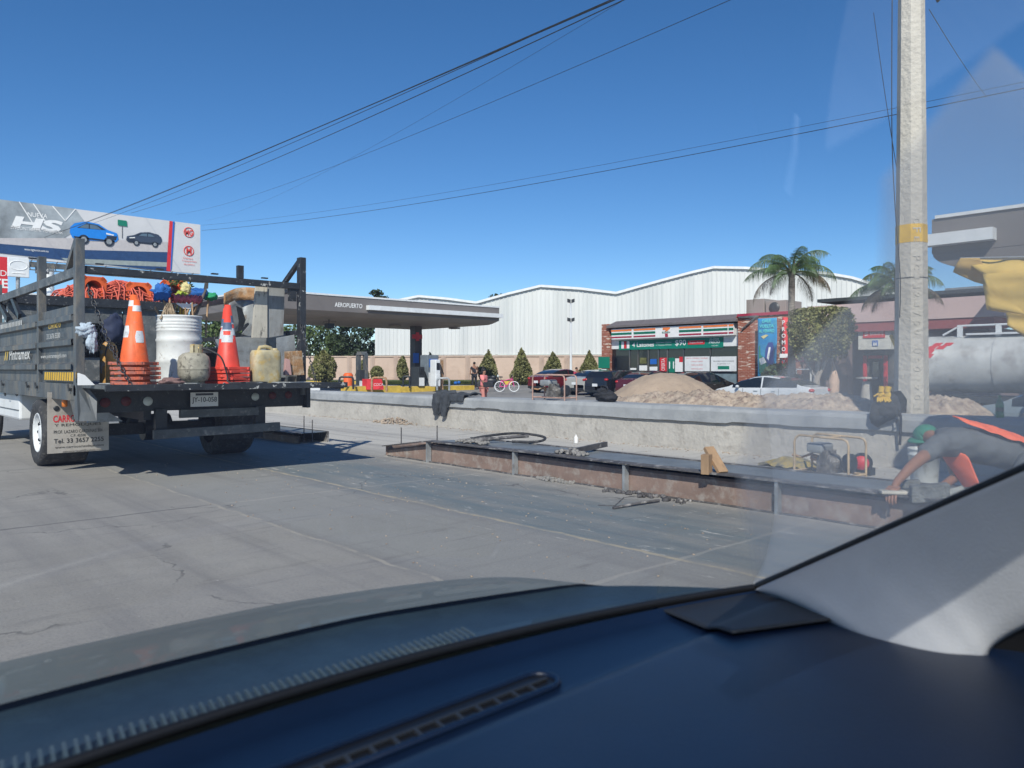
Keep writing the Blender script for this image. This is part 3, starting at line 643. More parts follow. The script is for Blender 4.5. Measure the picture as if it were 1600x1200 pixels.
# mud flap
ally = M('aluminium flap', (.50,.46,.41), .42, .35, var=.12, scale=3, col2=(.36,.32,.28), thr=.6, bump=.05)
fy = 9.85; L0 = onY(74, fy, 620); L1 = onY(170, fy, 620)
m = MB(); m.box(L0.x, fy, .21, L1.x, fy+.008, .90); fl = m.build('mud_flap', ally, T)
ink = flat('black ink', (.03,.03,.03)); 
def flaptext(s, px0, px1, py0, py1, mat=ink, bold=0):
    a = onY(px0, fy-.002, (py0+py1)/2); b_ = onY(px1, fy-.002, (py0+py1)/2)
    zt_ = onY((px0+px1)/2, fy, py0).z; zb = onY((px0+px1)/2, fy, py1).z
    text('flap_lettering', s, ((a.x+b_.x)/2, fy-.002, (zt_+zb)/2), (1,0,0), UP, zt_-zb, mat, fl, wd=b_.x-a.x, bold=bold)
flaptext('CARROCERIAS', 83, 150, 648, 659, redp, .02); flaptext('Y REMOLQUES', 85, 158, 661, 666)
flaptext('PROF. LAZARO CARDENAS 304', 84, 160, 671, 676); flaptext('C.P. 45500', 110, 134, 678, 682)
flaptext('Tel. 33 3657 2255', 84, 162, 684, 691, bold=.01); flaptext('www.carroceriasdejal.com', 86, 162, 695, 700)
flaptext('carroceriasjal@yahoo.com', 98, 160, 702, 706)
m = MB(); m.lathe([(.03,0),(.03,-.01),(.018,-.012)], onY(88,fy,638)+V((0,0,0)), 12, (0,1,0)); m.build('flap_bolt', black, fl)
m = MB(); r_ = onY(330, fy, 640); m.box(3.95, fy, .25, 4.5, fy+.01, .9); m.build('mud_flap', rubber, T)
# side box under bed
m = MB(); yb = onX(30, 2.1, 640).y; m.box(2.1, yb, .47, 2.5, YF+.4, .825); m.build('side_box', whitep, T, bevel=.03)
m = MB(); m.box(2.09, yb+.02, .60, 2.098, YF+.3, .61); m.build('box_trim', greysteel, T)
# cab
m = MB(); pr = [(YF+.1,.5),(YF+.1,1.95),(YF+.25,2.1),(YF+1.3,2.1),(YF+1.9,1.35),(YF+2.9,1.15),(YF+3.0,.5)]
m.prism([(2.25,y,z) for y,z in pr], (2.1,0,0)); m.build('cab', whitep, T, bevel=.04)
m = MB(); m.quad((2.245,YF+.5,1.3),(2.245,YF+.5,1.95),(2.245,YF+1.25,1.95),(2.245,YF+1.65,1.35)); m.quad((2.5,YF+.095,1.35),(4.1,YF+.095,1.35),(4.1,YF+.095,1.9),(2.5,YF+.095,1.9)); m.build('cab_window', glass_d, T)
# headboard
HY = 12.9
m = MB(); m.box(XL+.05, HY, ZB, 3.05, HY+.04, 1.42); m.box(3.62, HY, ZB, XR-.03, HY+.04, 2.10); m.box(XL+.05, HY, 1.86, 3.60, HY+.04, 2.10); m.box(XL+.05,HY,ZB,2.5,HY+.04,1.86)
m.box(3.055,HY,ZB,3.615,HY+.04,1.30); m.build('headboard', graytop, T)
m = MB(); m.bar((XL+.04, HY-.03, 2.17), (XR-.04, HY-.03, 2.17), .08, .13); m.build('headboard_rail', black_worn, T)
m = MB()
for i in range(24):
    x = 2.5+i*.05
    for s in (-1, 1): m.bar((x, HY+.02, 1.42), (x+s*.2, HY+.02, 1.86), .008, .008)
m.build('mesh_guard', black, T)
m = MB(); m.box(XL+.1, HY+.05, 2.17, XR-.1, 14.6, 2.20); m.build('cab_rack', black, T)
for x in (2.3, 4.3):
    m = MB(); m.bar((x, 14.5, 2.0), (x, 14.5, 2.17), .06, .06); m.build('rack_leg', black, T)
m = MB()
for a, b_ in (((XL,12.6,1.85),(XL,13.3,2.14)),((XL,11.8,1.85),(XL,12.3,2.14))): m.bar(a, b_, .04, .08)
m.build('side_brace', black, T)
# chain
def catenary(a, b, sag, n):
    a, b = V(a), V(b); return [a.lerp(b, i/n)-V((0,0,sag*4*(i/n)*(1-i/n))) for i in range(n+1)]
def chain(a, b, sag, n, nm='chain', par=None):
    m = MB(); P = catenary(a, b, sag, n)
    for i in range(n):
        c = (P[i]+P[i+1])/2; d = (P[i+1]-P[i]).normalized(); l = (P[i+1]-P[i]).length*.68
        s = d.cross(V((.3,1,.2))).normalized() if i % 2 else d.cross(V((.3,1,.2))).cross(d).normalized()
        m.tube([c+d*l*math.cos(t)+s*l*.5*math.sin(t) for t in [k*math.pi/4 for k in range(8)]], l*.17, 5, True)
    return m.build(nm, black, par)
chain((XL+.08, YR-.0, 2.02), (XL+.28, 8.05, 1.0), .08, 24, par=T)
chain((XR-.06, YR-.03, 1.75), (XR-.02, 8.45, 1.0), .01, 20, par=T)
for (px, py) in ((5,605),(44,605),(58,605),(110,604)):
    p = onX(px, XL-.04, py); m = MB(); m.box(XL-.06, p.y-.03, .93, XL-.032, p.y+.03, .96); m.tube([(XL-.05,p.y,.93),(XL-.06,p.y+.02,1.0)], .01, 5); m.build('latch', black, T)
for px in (8, 26):
    p = onX(px, XL-.02, 614); m = MB(); m.tube([p+V((0,.05*math.cos(a),.03*math.sin(a)-.01)) for a in [k*math.pi/5 for k in range(10)]], .007, 5, True); m.build('tie_hook', black, T)

# ------------------------------------------------------------ cones
def cone_proto(mat, bmat, bands, label, group, nm='traffic_cone', rb=.135, hh=.72):
    t = thing(nm, (0,0,0), label, 'traffic cone', group)
    m = MB(); m.lathe([(rb,.03),(rb*.97,.05),(.032,hh),(.026,hh),(rb*.9,.05)], (0,0,0), 28, cap=False); m.build('cone_body', mat, t)
    m = MB(); q = .185; n = 28; vs = []
    for z in (0, .032):
        for k in range(n):
            a = 2*math.pi*k/n; c_, s_ = math.cos(a), math.sin(a); e = q/max(abs(c_), abs(s_)); e = min(e, q*1.28)
            vs.append((c_*e, s_*e, z)); 
        for k in range(n): a = 2*math.pi*k/n; vs.append((math.cos(a)*rb*.92, math.sin(a)*rb*.92, z))
    fs = []
    for k in range(n):
        j = (k+1) % n; fs += [(k, n+k, n+j, j), (2*n+k, 2*n+j, 3*n+j, 3*n+k), (k, j, 2*n+j, 2*n+k), (n+k, 3*n+k, 3*n+j, n+j)]
    m.add(vs, fs, False)
    for k in range(4): a = k*math.pi/2+math.pi/4; m.obox((math.cos(a)*.2, math.sin(a)*.2, .012), ((math.cos(a),math.sin(a),0),(-math.sin(a),math.cos(a),0),(0,0,1)), (.03,.05,.012))
    m.build('cone_base', bmat, t, bevel=.004)
    for (z0, z1, mt, patch) in bands:
        r0 = rb*.97+(.032-rb*.97)*(z0-.05)/(hh-.05)+.002; r1 = rb*.97+(.032-rb*.97)*(z1-.05)/(hh-.05)+.002
        m = MB()
        if patch:
            for a0 in patch:
                m = MB(); P = []; n = 8
                for i in range(3):
                    for k in range(n+1):
                        z = z0+(z1-z0)*i/2; r = r0+(r1-r0)*i/2; wd = (.42, .52, .40)[i]; a = a0+(k/n-.5)*2*wd; P.append((math.cos(a)*r, math.sin(a)*r, z))
                m.add(P, [(i*(n+1)+k, i*(n+1)+k+1, (i+1)*(n+1)+k+1, (i+1)*(n+1)+k) for i in range(2) for k in range(n)], True)
                m.build('reflective_band', mt, t)
            continue
        else: m.lathe([(r0,z0),(r1,z1)], (0,0,0), 28, cap=False)
        m.build('reflective_band', mt, t)
    return t
def stack(proto, p, n, dz, labels, rz, jit=.01):
    for i in range(n):
        o = proto if i == n-1 else copy_tree(proto)
        o.location = (p[0]+random.uniform(-jit,jit), p[1]+random.uniform(-jit,jit), p[2]+i*dz)
        o.rotation_euler = (random.uniform(-.03,.03)*(i < n-1), random.uniform(-.03,.03)*(i < n-1), rz+random.uniform(-.12,.12)); o['label'] = labels(i)
ordn = ['bottom', 'second from the bottom', 'third from the bottom', 'fourth from the bottom', 'top']
a0 = R(-141)
c1 = cone_proto(orange, orange_d, [(.60,.66,reflect,None),(.28,.40,reflect,(a0+.42, a0-1.1, a0+2.7))], 'x', 'cones stacked at the left of the tailgate')
stack(c1, (*onY(211, 8.42, 580).xy, 1.0), 5, .05, lambda i: 'scuffed orange cone, %s of the left stack on the tailgate' % ordn[i], R(35))
c2 = cone_proto(redor, redor, [(.52,.60,reflect_b,None),(.505,.52,reflect,None),(.38,.46,reflect,None)], 'x', 'cones stacked in the middle of the tailgate', rb=.13)
stack(c2, (*onY(356, 8.42, 580).xy, 1.0), 5, .038, lambda i: 'red orange cone, %s of the middle stack on the tailgate' % ordn[i], R(20), .004)
# cones lying on the cab rack
for k, (px, z, tl, lab) in enumerate(((147, 2.22+.17, -88, 'orange cone lying with its open base outward at the left end of the cab rack'), (217, 2.2+.15, -86, 'orange cone lying on the cab rack wrapped by orange net'), (270, 2.42, -80, 'orange cone lying with its open base outward near the right end of the cab rack'))):
    c3 = cone_proto(orange, orange, [], lab, 'cones lying on the cab rack') if k == 0 else copy_tree(c3)
    c3['label'] = lab; p = onY(px, 12.95, 450); c3.location = (p.x, p.y, z); c3.rotation_euler = (R(tl), 0, R((8,-6,-14)[k]))
# orange net heap
NT = thing('safety_net', (3.3, 13.3, 2.2), 'heap of orange mesh net bundled over the cab rack', 'net')
m = MB(); rng = random.Random(5)
def heapz(x): return 2.22+.30*max(0, math.sin((x-2.75)/1.75*math.pi))**.6+.05*math.sin(x*9)
for i in range(52):
    x = 2.85+i*.031; w0 = rng.uniform(.25,.4); h_ = heapz(x)-2.2+rng.uniform(-.05,.02); sk = rng.uniform(-.15,.15)
    m.tube([(x+sk*math.cos(a)+.02*math.sin(5*a+i), 13.25-w0*math.cos(a), 2.2+max(0,h_)*math.sin(a)**.6) for a in [math.pi*k/12 for k in range(13)]], .011, 5)
for i in range(14):
    a = math.pi*(i+.7)/16
    m.tube([(2.8+k*.05, 13.25-(.33+.04*math.sin(k*.8+i))*math.cos(a), 2.2+max(.02,(heapz(2.8+k*.05)-2.2))*math.sin(a)**.6+.01*math.sin(k*1.7+i)) for k in range(36)], .010, 5)
m.build('net_strands', rope, NT)
m = MB()
def nf(a, b):
    x = 2.85+a*1.55; t = math.pi*b; return (x, 13.25-.28*math.cos(t), 2.2+max(.02, (heapz(x)-2.27))*math.sin(t)**.6)
m.grid(nf, 24, 10); m.build('net_core', M('dark net core', (.20,.03,.02), .9, var=.3, scale=10), NT)

# ------------------------------------------------------------ drum full of brooms
p = onY(280, 9.12, 590); DX, DY = p.x, 9.12
t = thing('steel_drum', (DX,DY,1.0), 'white ribbed steel drum on the lorry bed, full of brooms and mops', 'drum')
pr = [(.240,0),(.240,.03)]
for z in (.25,.49): pr += [(.240,z-.022),(.252,z),(.240,z+.022)]
for z in (.60,.635,.67,.705): pr += [(.238,z-.011),(.246,z),(.238,z+.011)]
pr += [(.240,.745),(.249,.755),(.249,.77),(.234,.77),(.230,.70)]
m = MB(); m.lathe(pr, (DX,DY,1.0), 40, cap=False); m.build('drum_shell', drumw, t); m = MB(); m.lathe([(.235,.62),(0,.62)], (DX,DY,1.0), 24, cap=False); m.build('drum_contents', form_d, t)
tools = [('push_broom','broom with pink bristles held head up in the drum',(290,465),(0,0),'pink'),('blue_mop','blue mop head leaning out of the left side of the drum',(252,458),(0,0),'blue'),
 ('lime_mop','lime green mop head above the middle of the drum',(283,462),(0,0),'lime'),('cream_mop','cream yellow mop head above the drum, right of the lime mop',(290,452),(0,0),'cream'),
 ('shovel','dark flat spatula leaning out of the right edge of the drum',(322,452),(0,0),'spat'),('straw_broom','straw broom standing at the left inside the drum',(264,478),(0,0),'straw')]
for nm, lab, (px, py), _, kd in tools:
    top = onY(px, DY-.05 if kd != 'straw' else DY-.1, py); base = V((DX+(top.x-DX)*.3, DY, 1.62)); t = thing(nm, base, lab, 'broom' if 'broom' in nm else ('mop' if 'mop' in nm else 'tool'))
    m = MB(); m.tube([base, top], .011, 7); m.build('handle', yelp if kd in ('lime','pink') else woodn, t)
    m = MB()
    if kd == 'pink':
        m.grid(lambda a,b: (top.x-.16+.32*a, top.y-.03+.06*math.sin(b*6.28), top.z-.02+.045*math.cos(b*6.28)+.012*math.sin(a*40)), 40, 10); m.build('bristles', pink_c, t)
        m = MB(); m.prism([(top.x-.13,top.y-.04,top.z-.07),(top.x+.13,top.y-.04,top.z-.07),(top.x+.04,top.y-.04,top.z-.13),(top.x-.04,top.y-.04,top.z-.13)], (0,.02,0)); m.build('broom_block', white, t)
    elif kd == 'straw':
        for i in range(70): m.tube([(top.x+random.uniform(-.03,.03), top.y+random.uniform(-.02,.02), top.z+.03),(top.x+random.uniform(-.10,.12), top.y+random.uniform(-.04,.04), 1.72)], .006, 4)
        m.build('straw', strawm, t)
    elif kd == 'spat': 
        m.prism([(top.x-.025,top.y,top.z),(top.x+.025,top.y,top.z+.01),(top.x+.03,top.y,top.z+.1),(top.x-.01,top.y,top.z+.1)], (0,.01,0)); m.tube([base-V((0,0,.1)),top],.016,6); m.build('blade', form_d, t)
    else:
        d = {'blue':(.10,.05,.10),'lime':(.07,.05,.05),'cream':(.055,.05,.07)}[kd]
        crumple(m, top, d[0], d[1], d[2], .5, 2.4, seed=len(kd)); crumple(m, top+V((d[0]*.5,0,d[2]*.3)), d[0]*.6, d[1]*.8, d[2]*.6, .5, 3, seed=7)
        m.build('mop_head', {'blue':blue_c,'lime':lime_c,'cream':cream_c}[kd], t)
m = MB()
for i in range(16):
    a = random.uniform(0,6.28); r = random.uniform(.05,.2); b_ = V((DX+r*math.cos(a), DY+r*math.sin(a), 1.62)); m.tube([b_, b_+V((random.uniform(-.12,.12),random.uniform(-.05,.05),random.uniform(.2,.36)))], random.uniform(.008,.016), 6)
tag(m.build('stick_bundle', woodn, loc=(DX,DY,1.62)), 'bundle of bare wooden sticks inside the white drum', 'sticks', kind='stuff')
p = onY(316, 9.1, 462)
for px, py, mt, lab, nm, s in ((309,459,blue_c,'bright blue cloth bundle behind the drum','cloth_bundle',(.13,.09,.07)),(328,463,green_c,'green cloth bundle at the right behind the drum','cloth_bundle',(.09,.07,.05))):
    p = onY(px, 9.35, py); m = MB(); crumple(m, p, *s, .35, 1.6, seed=px); tag(m.build(nm, mt, loc=p), lab, 'cloth')
    m = MB(); m.tube([(p.x-.02, p.y, p.z-.03), (p.x-.08, 9.28, 1.55)], .012, 6); tag(m.build('wooden_stick', woodn, loc=p), 'wooden handle carrying the %s cloth behind the drum' % ('blue' if 'blue' in lab else 'green'), 'stick')
# small potted plant leaves poking above
m = MB(); p = onY(279, 9.3, 440); rng = random.Random(9)
m.tube([(p.x,9.3,p.z-.1),(DX,9.25,1.62)], .01, 6)
for i in range(60):
    q = p+V((rng.uniform(-.12,.14), rng.uniform(-.05,.05), rng.uniform(-.08,.05))); d = V((rng.uniform(-1,1),rng.uniform(-1,1),rng.uniform(0,1.4))).normalized(); s = d.cross(V((0,1,.2))).normalized()*.012; m.quad(q, q+d*.035+s, q+d*.08, q+d*.035-s)
tag(m.build('leafy_branch', leaf_m, loc=p), 'green leafy sprig rising above the drum to the top rail', 'branch')
# black bucket
p = onY(317, 9.0, 560); t = thing('black_bucket', (p.x,9.0,1.0), 'black ribbed plastic tub between the white drum and the red cones', 'bucket')
m = MB(); m.lathe([(.16,0),(.185,.33),(.20,.335),(.20,.36),(.188,.36),(.205,.38),(.205,.41),(.19,.41),(.185,.36),(.15,.02)], (p.x,9.0,1.0), 32, cap=False); m.build('tub', black, t)
m = MB(); m.tube([(p.x+.20*math.cos(a), 9.0-.17*math.sin(a), 1.40-.16*math.sin(a)) for a in [math.pi*k/12 for k in range(13)]], .006, 6); m.build('bail_handle', black, t)
# gas cylinder
p = onY(303, 8.3, 590); t = thing('gas_cylinder', (p.x,8.3,1.0), 'stained grey gas cylinder with brass valve on the tailgate', 'gas cylinder')
m = MB(); m.lathe([(.10,0),(.10,.03),(.135,.04),(.158,.09),(.162,.13),(.162,.155),(.165,.16),(.162,.165),(.162,.24),(.15,.29),(.11,.325),(.05,.34),(0,.343)], (p.x,8.3,1.0), 36); m.build('cylinder_shell', propane, t)
m = MB()
for i in range(7): a = -2.4+i*.55; m.quad(*[(p.x+.085*math.cos(b), 8.3+.085*math.sin(b), 1.0+z) for b, z in ((a,.325),(a+.42,.325),(a+.42,.42),(a,.42))])
o = m.build('valve_collar', jerry, t, solid=.006); m = MB(); m.lathe([(.025,.34),(.025,.40),(.04,.405),(.04,.42),(.01,.425)], (p.x,8.3,1.0), 12); m.tube([(p.x,8.3,1.38),(p.x+.06,8.26,1.38)], .014, 8); m.build('valve', M('brass', (.35,.25,.10), .4, .8), t)
m = MB(); q = [(p.x+.06,8.26,1.38),(p.x+.12,8.18,1.36),(p.x+.22,8.12,1.28),(p.x+.30,8.16,1.10),(p.x+.31,8.15,1.02),(p.x+.42,8.12,1.012),(p.x+.62,8.10,1.012),(p.x+.75,8.16,1.012),(p.x+.62,8.2,1.015),(p.x+.40,8.05,1.014)]
m.tube(smooth(q), .009, 6); m.build('gas_hose', rubber, t)
# jerrycan
p = onY(415, 8.35, 590); t = thing('jerrycan', (p.x,8.35,1.0), 'dirty yellowish plastic jerrycan on the right of the tailgate', 'jerrycan')
m = MB(); zz = [(0,.92),(.012,.97),(.05,1),(.30,1),(.345,.97),(.37,.88),(.375,.80)]; ww, dd = .17, .11
vs = []; n = 24
for z, k in zz:
    for i in range(n):
        a = 2*math.pi*i/n; c_, s_ = math.cos(a), math.sin(a); e = (abs(c_)**4+abs(s_)**4)**-.25; vs.append((p.x+c_*e*ww*k*.97, 8.35+s_*e*dd*k*.97, 1+z))
m.add(vs, [(i*n+k, i*n+(k+1) % n, (i+1)*n+(k+1) % n, (i+1)*n+k) for i in range(len(zz)-1) for k in range(n)]+[list(range(len(vs)-n, len(vs)))], True); m.build('can_body', jerry, t)
m = MB(); m.tube([(p.x-.085,8.35,1.365),(p.x-.07,8.35,1.405),(p.x,8.35,1.415),(p.x+.06,8.35,1.40),(p.x+.075,8.35,1.365)], .022, 8); m.build('can_handle', jerry, t)
m = MB(); m.lathe([(.035,.37),(.035,.395),(.028,.40)], (p.x+.11,8.35,1.0), 14); m.build('cap', jerry, t)
# boards and plates behind
def slab(nm, P, th, mat, lab, cat='board', par=None, Y=9.0, bevel=.003):
    Q = [onY(a, Y, b) for a, b in P]; m = MB(); m.prism(Q, (0, th, 0)); o = m.build(nm, mat, par, loc=Q[0], bevel=bevel)
    return tag(o, lab, cat) if par is None else o
slab('wooden_board', [(394,528),(418,528),(418,446),(400,446)], .035, wood_w, 'pale plaster-stained board standing upright on the lorry bed, left of the grey board', Y=8.97)
slab('wooden_board', [(418.5,528),(443,524),(445,447),(419.5,447)], .035, wood_g, 'grey board standing upright on the lorry bed, right of the pale stained one', Y=9.0)
slab('steel_plate', [(337,590),(337,530),(400,524),(458,520),(462,590)], .01, galv, 'long low galvanised plate standing on its edge behind the jerrycan', 'plate', Y=9.25)
slab('steel_plate', [(433,588),(432,528),(460,523),(466,588)], .01, galv, 'short galvanised plate behind the rusty tin', 'plate', Y=8.95)
t = thing('chute', onY(370, 9.5, 590), 'curved grey sheet metal chute leaning on the lorry bed behind the red cones', 'chute')
t.location.z = 1.0; LOC[t.name] = tuple(t.location)
def chf(a, b):
    px = 350+a*48; yt = 456-10*math.sin(a*math.pi*.5)+6*abs(a-.4); q = onY(px, 9.5+.12*math.sin(a*math.pi), yt+b*(20)); return tuple(q)
m = MB(); m.grid(chf, 16, 3); m.build('chute_lip', rust, t, solid=.008)
def chf2(a, b):
    px = 358+a*44; yt = 474-8*math.sin(a*math.pi); q = onY(px-b*(-6 if a < .5 else 8), 9.5+.18*math.sin(a*math.pi), yt+b*(48-10*a)); return tuple(q)
m = MB(); m.grid(chf2, 16, 6); m.build('chute_body', galv, t, solid=.008)
m = MB(); m.prism([onY(a,9.45,b) for a,b in ((370,478),(378,482),(384,500),(378,516),(372,520),(374,500))], (0,.02,0)); m.build('chute_bracket', black, t)
m = MB(); m.prism([onY(a,9.4,b) for a,b in ((378,522),(392,505),(398,528))], (0,.02,0)); m.build('chute_foot', galv, t)
m = MB(); m.bar(onY(372,9.55,520), V((onY(372,9.55,520).x,9.55,1.0)), .05, .03); m.build('chute_leg', black, t)
slab('rusty_tin', [(452,587),(451,549),(472,548),(476,586)], .12, rust, 'rusty square tin at the right end of the lorry bed', 'tin', Y=8.6, bevel=.006)
slab('stained_can', [(445,586),(447,560),(453,562),(456,586)], .05, M('pink stain', (.5,.3,.28), .8), 'narrow pinkish stained can left of the rusty tin', 'can', Y=8.55, bevel=.004)
t = thing('yellow_canister', onY(170, 9.3, 592), 'round-topped chipped yellow canister at the left of the lorry bed', 'canister'); t.location.z = 1.0; LOC[t.name] = tuple(t.location)
p = onY(170, 9.3, 560); m = MB(); m.lathe([(.085,0),(.09,.02),(.09,.36),(.075,.42),(.04,.46),(0,.47)], (p.x,9.3,1.0), 24); m.build('canister_shell', M('chipped yellow', (.50,.27,.07), .6, var=.2, scale=6, col2=(.35,.33,.30), thr=.55, scale2=9, soft=.03), t)
m = MB(); m.tube([(p.x-.06,9.22,1.30),(p.x-.05,9.19,1.40),(p.x+.03,9.19,1.41),(p.x+.05,9.22,1.31)], .008, 6); m.build('carry_loop', black, t)
p = onY(138, 8.7, 522)
m = MB(); crumple(m, p+V((-.02,0,.04)), .085,.05,.07,.5,2.5,seed=1); crumple(m, p+V((.03,-.01,-.07)), .05,.04,.13,.5,2.5,seed=5)
tag(m.build('rag', M('pale blue rag', (.42,.50,.58), .9, var=.2, scale=9, bump=.5), loc=p), 'pale blue rag tied to the chain inside the left corner post', 'rag')
p = onY(176, 12.6, 514); m = MB(); crumple(m, p, .17,.12,.22,.3,1.8,seed=3); tag(m.build('holdall', M('navy cloth', (.02,.03,.07), .8), loc=p), 'navy bag hanging on the headboard behind the left cone', 'bag')
for k, (pa_, pb_, lab_) in enumerate((((3.30,8.2),(4.35,8.15),'thin grey cable loose on the tailgate in front of the jerrycan'),((2.2,8.6),(3.0,8.1),'thin grey cable loose on the tailgate around the left cones'))):
    m = MB(); P = [V((pa_[0]+(pb_[0]-pa_[0])*i/14+.04*math.sin(i*1.7), pa_[1]+(pb_[1]-pa_[1])*i/14+.09*math.sin(i*1.1+k), 1.008)) for i in range(15)]; m.tube(smooth(P), .007, 5)
    tag(m.build('loose_cable', galv, loc=P[0]), lab_, 'cable')
m = MB(); p = onY(136, 8.3, 592); m.prism([(p.x-.07,8.3,1.002),(p.x+.07,8.3,1.002),(p.x-.02,8.3,1.10),(p.x-.07,8.3,1.12)], (0,.06,0)); tag(m.build('white_scrap', white, loc=(p.x,8.3,1.0)), 'bent white scrap standing at the left edge of the tailgate', 'scrap')
m = MB(); p = onY(268, 8.15, 592)
crumple(m, (p.x, 8.15, 1.03), .12,.07,.04,.4,2,seed=2)
tag(m.build('rag', M('brownish rag', (.20,.12,.11), .9, bump=.5), loc=(p.x,8.15,1.0)), 'crumpled brown rag lying on the tailgate between the left cones and the gas cylinder', 'rag')
# ============================================================ far background
# warehouse with three gables
W0, W1 = pt(586, 76), pt(1500, 64); wd_ = V((W1.x-W0.x, W1.y-W0.y, 0)); wl = wd_.length; wu = wd_.normalized(); wn = V((wu.y, -wu.x, 0))
if wn.dot(V((SN,CS,0))) > 0: wn = -wn
def wpx(px):      # distance along the facade hit by the ray of a pixel
    d = pt(px, 1); a, b = d.x, d.y; det = a*wu.y-b*wu.x; s = (W0.x*b-W0.y*a)/-det*-1
    # solve t*(a,b) = W0 + s*wu
    t = (W0.x*wu.y-W0.y*wu.x)/(a*wu.y-b*wu.x); s = ((t*a-W0.x)*wu.x+(t*b-W0.y)*wu.y); return s, t
def wzt(px, py): s, t = wpx(px); return s, H-(py-HZ)*t/F
wh = thing('warehouse', (W0.x, W0.y, 0), 'huge white corrugated warehouse with shallow gables behind the boundary wall', 'warehouse')
prof = [wzt(*q) for q in ((586,480),(620,470),(655,463),(700,467),(745,473),(795,459),(845,447),(905,451),(963,458),(1035,438),(1080,426),(1115,418),(1165,419),(1220,423),(1289,427),(1330,434),(1374,447),(1440,458),(1500,470))]
def roofz(s):
    for (a, za), (b, zb) in zip(prof, prof[1:]):
        if a <= s <= b: return za+(zb-za)*(s-a)/(b-a)
    return prof[-1][1]
bz = 2.62; m = MB(); vs = []; s = 0; xs = []
while s < wl: 
    for ds, d in ((0,0),(.24,0),(.26,.05),(.34,.05),(.36,0)): xs.append((s+ds, d))
    s += .40
for s, d in xs:
    q = W0+wu*s+wn*d; vs += [(q.x,q.y,bz-(.35)*s/wl*0),(q.x,q.y,roofz(min(s,wl)))]
m.add(vs, [(2*i,2*i+2,2*i+3,2*i+1) for i in range(len(xs)-1)], False); m.build('wall', warem, wh)
m = MB(); P = [W0+wu*s+V((0,0,z)) for s, z in prof]
for a, b in zip(P, P[1:]):
    bk = -wn*40; m.quad(a, b, b+bk, a+bk)
m.quad(P[0]-V((0,0,P[0].z)), P[0], P[0]-wn*40, P[0]-wn*40-V((0,0,P[0].z))); m.build('roof', warem, wh)
m = MB()
for a, b in zip(P, P[1:]): m.bar(a+wn*.12, b+wn*.12, .25, .22)
m.build('roof_trim', whitep, wh)
m = MB(); q0, q1 = W0+wn*.1, W1+wn*.1; m.bar((q0.x,q0.y,bz-.30),(q1.x,q1.y,bz-.30), .4, .55); m.bar((q0.x,q0.y,.9),(q1.x,q1.y,.9),.3,2.6); m.build('plinth', conc, wh)
# boundary wall
bw = thing('boundary_wall', pt(700, 68, z=0), 'long beige rendered wall with pilasters behind the filling station', 'wall')
a, b = pt(440, 71), pt(965, 66.5); m = MB(); m.bar((a.x,a.y,.9),(b.x,b.y,.9), .25, 2.9); m.build('wall', beige, bw)
m = MB(); d = (b-a); d.z = 0; nn = V((d.y,-d.x,0)).normalized(); nn = -nn if nn.dot(V((SN,CS,0))) > 0 else nn
for i in range(15):
    q = a+d*(i/14)+nn*.16; m.box(q.x-.16,q.y-.16,-.5,q.x+.16,q.y+.16,2.37)
m.build('pilaster_row', beige, bw)
m = MB(); m.bar((a.x,a.y,2.37),(b.x,b.y,2.37), .4, .10); m.build('coping', beige, bw)
# ------------------------------------------------------------ foliage
def leaves(m, c, rad, n, size, shape=None, rng=random):
    for i in range(n):
        while True:
            q = V((rng.uniform(-1,1), rng.uniform(-1,1), rng.uniform(-1,1)))
            if .25 < q.length < 1: break
        k = q.length; q = q.normalized()*(k**.5)
        if shape: q = shape(q)
        p = V(c)+V((q.x*rad[0], q.y*rad[1], q.z*rad[2])); d = V((rng.gauss(0,1),rng.gauss(0,1),rng.gauss(0,1)+.3)).normalized(); e = d.orthogonal().normalized(); e = (e*math.cos(i)+d.cross(e)*math.sin(i)); s = size*rng.uniform(.5,1.4)
        m.quad(p-d*s*.5-e*s*.0, p+e*s*.35, p+d*s*.6, p-e*s*.35)
def bush(px, yt, yb, wpx_, t, mat, label, pointy=1.0, grp='conical shrubs along the boundary wall', n=1500):
    b = pt(px, t); gzv = H-(yb+6-HZ)*t/F; hh = (yb+6-yt)*t/F; r = wpx_*t/F/2
    T_ = thing('shrub', (b.x,b.y,gzv), label, 'shrub', grp); m = MB(); m.tube([(b.x,b.y,gzv-.3),(b.x,b.y,gzv+hh*.6)], [.09,.04], 7); m.build('stem', bark2, T_)
    rng = random.Random(int(px)); m = MB()
    k1, k2, ph = rng.uniform(.5,.85), rng.uniform(1.15,1.5), rng.uniform(0,6)
    def sh(q):
        z = q.z; k = (1-z)/2; wdt = min(1, (k**k1)*k2)*min(1, .62+(z+1)*1.3)*(1+.12*math.sin(3*math.atan2(q.y,q.x)+ph+z*4)); h_ = max(.3, math.hypot(q.x,q.y)); r_ = min(1, h_*1.25)**.6
        return V((q.x/h_*r_*wdt, q.y/h_*r_*wdt, z+.08*math.sin(q.x*7+ph)*(z > .4)))
    nn_ = V((b.x,b.y,gzv+hh*.53)); leaves(m, nn_, (r*1.0, r*1.0, hh*.48), n, .17, sh if pointy else None, rng)
    # inner mass of darker shoots
    for i in range(6): leaves(m, nn_+V((rng.uniform(-.3,.3)*r, rng.uniform(-.3,.3)*r, rng.uniform(-.4,.1)*hh)), (r*.55,r*.55,hh*.22), n//12, .2, None, rng)
    m.build('foliage', mat, T_); return T_
bush(505,548,594,40,60,leaf_o,'broad ragged shrub just right of the lorry corner post',1,n=2600)
bush(566,563,592,20,66,leaf_o,'small pointed shrub behind the left fuel pump frame')
bush(589,572,590,20,66,leaf_o,'low round shrub above the red crate',0)
bush(629,557,590,17,65,leaf_o,'narrow pointed shrub left of the canopy column')
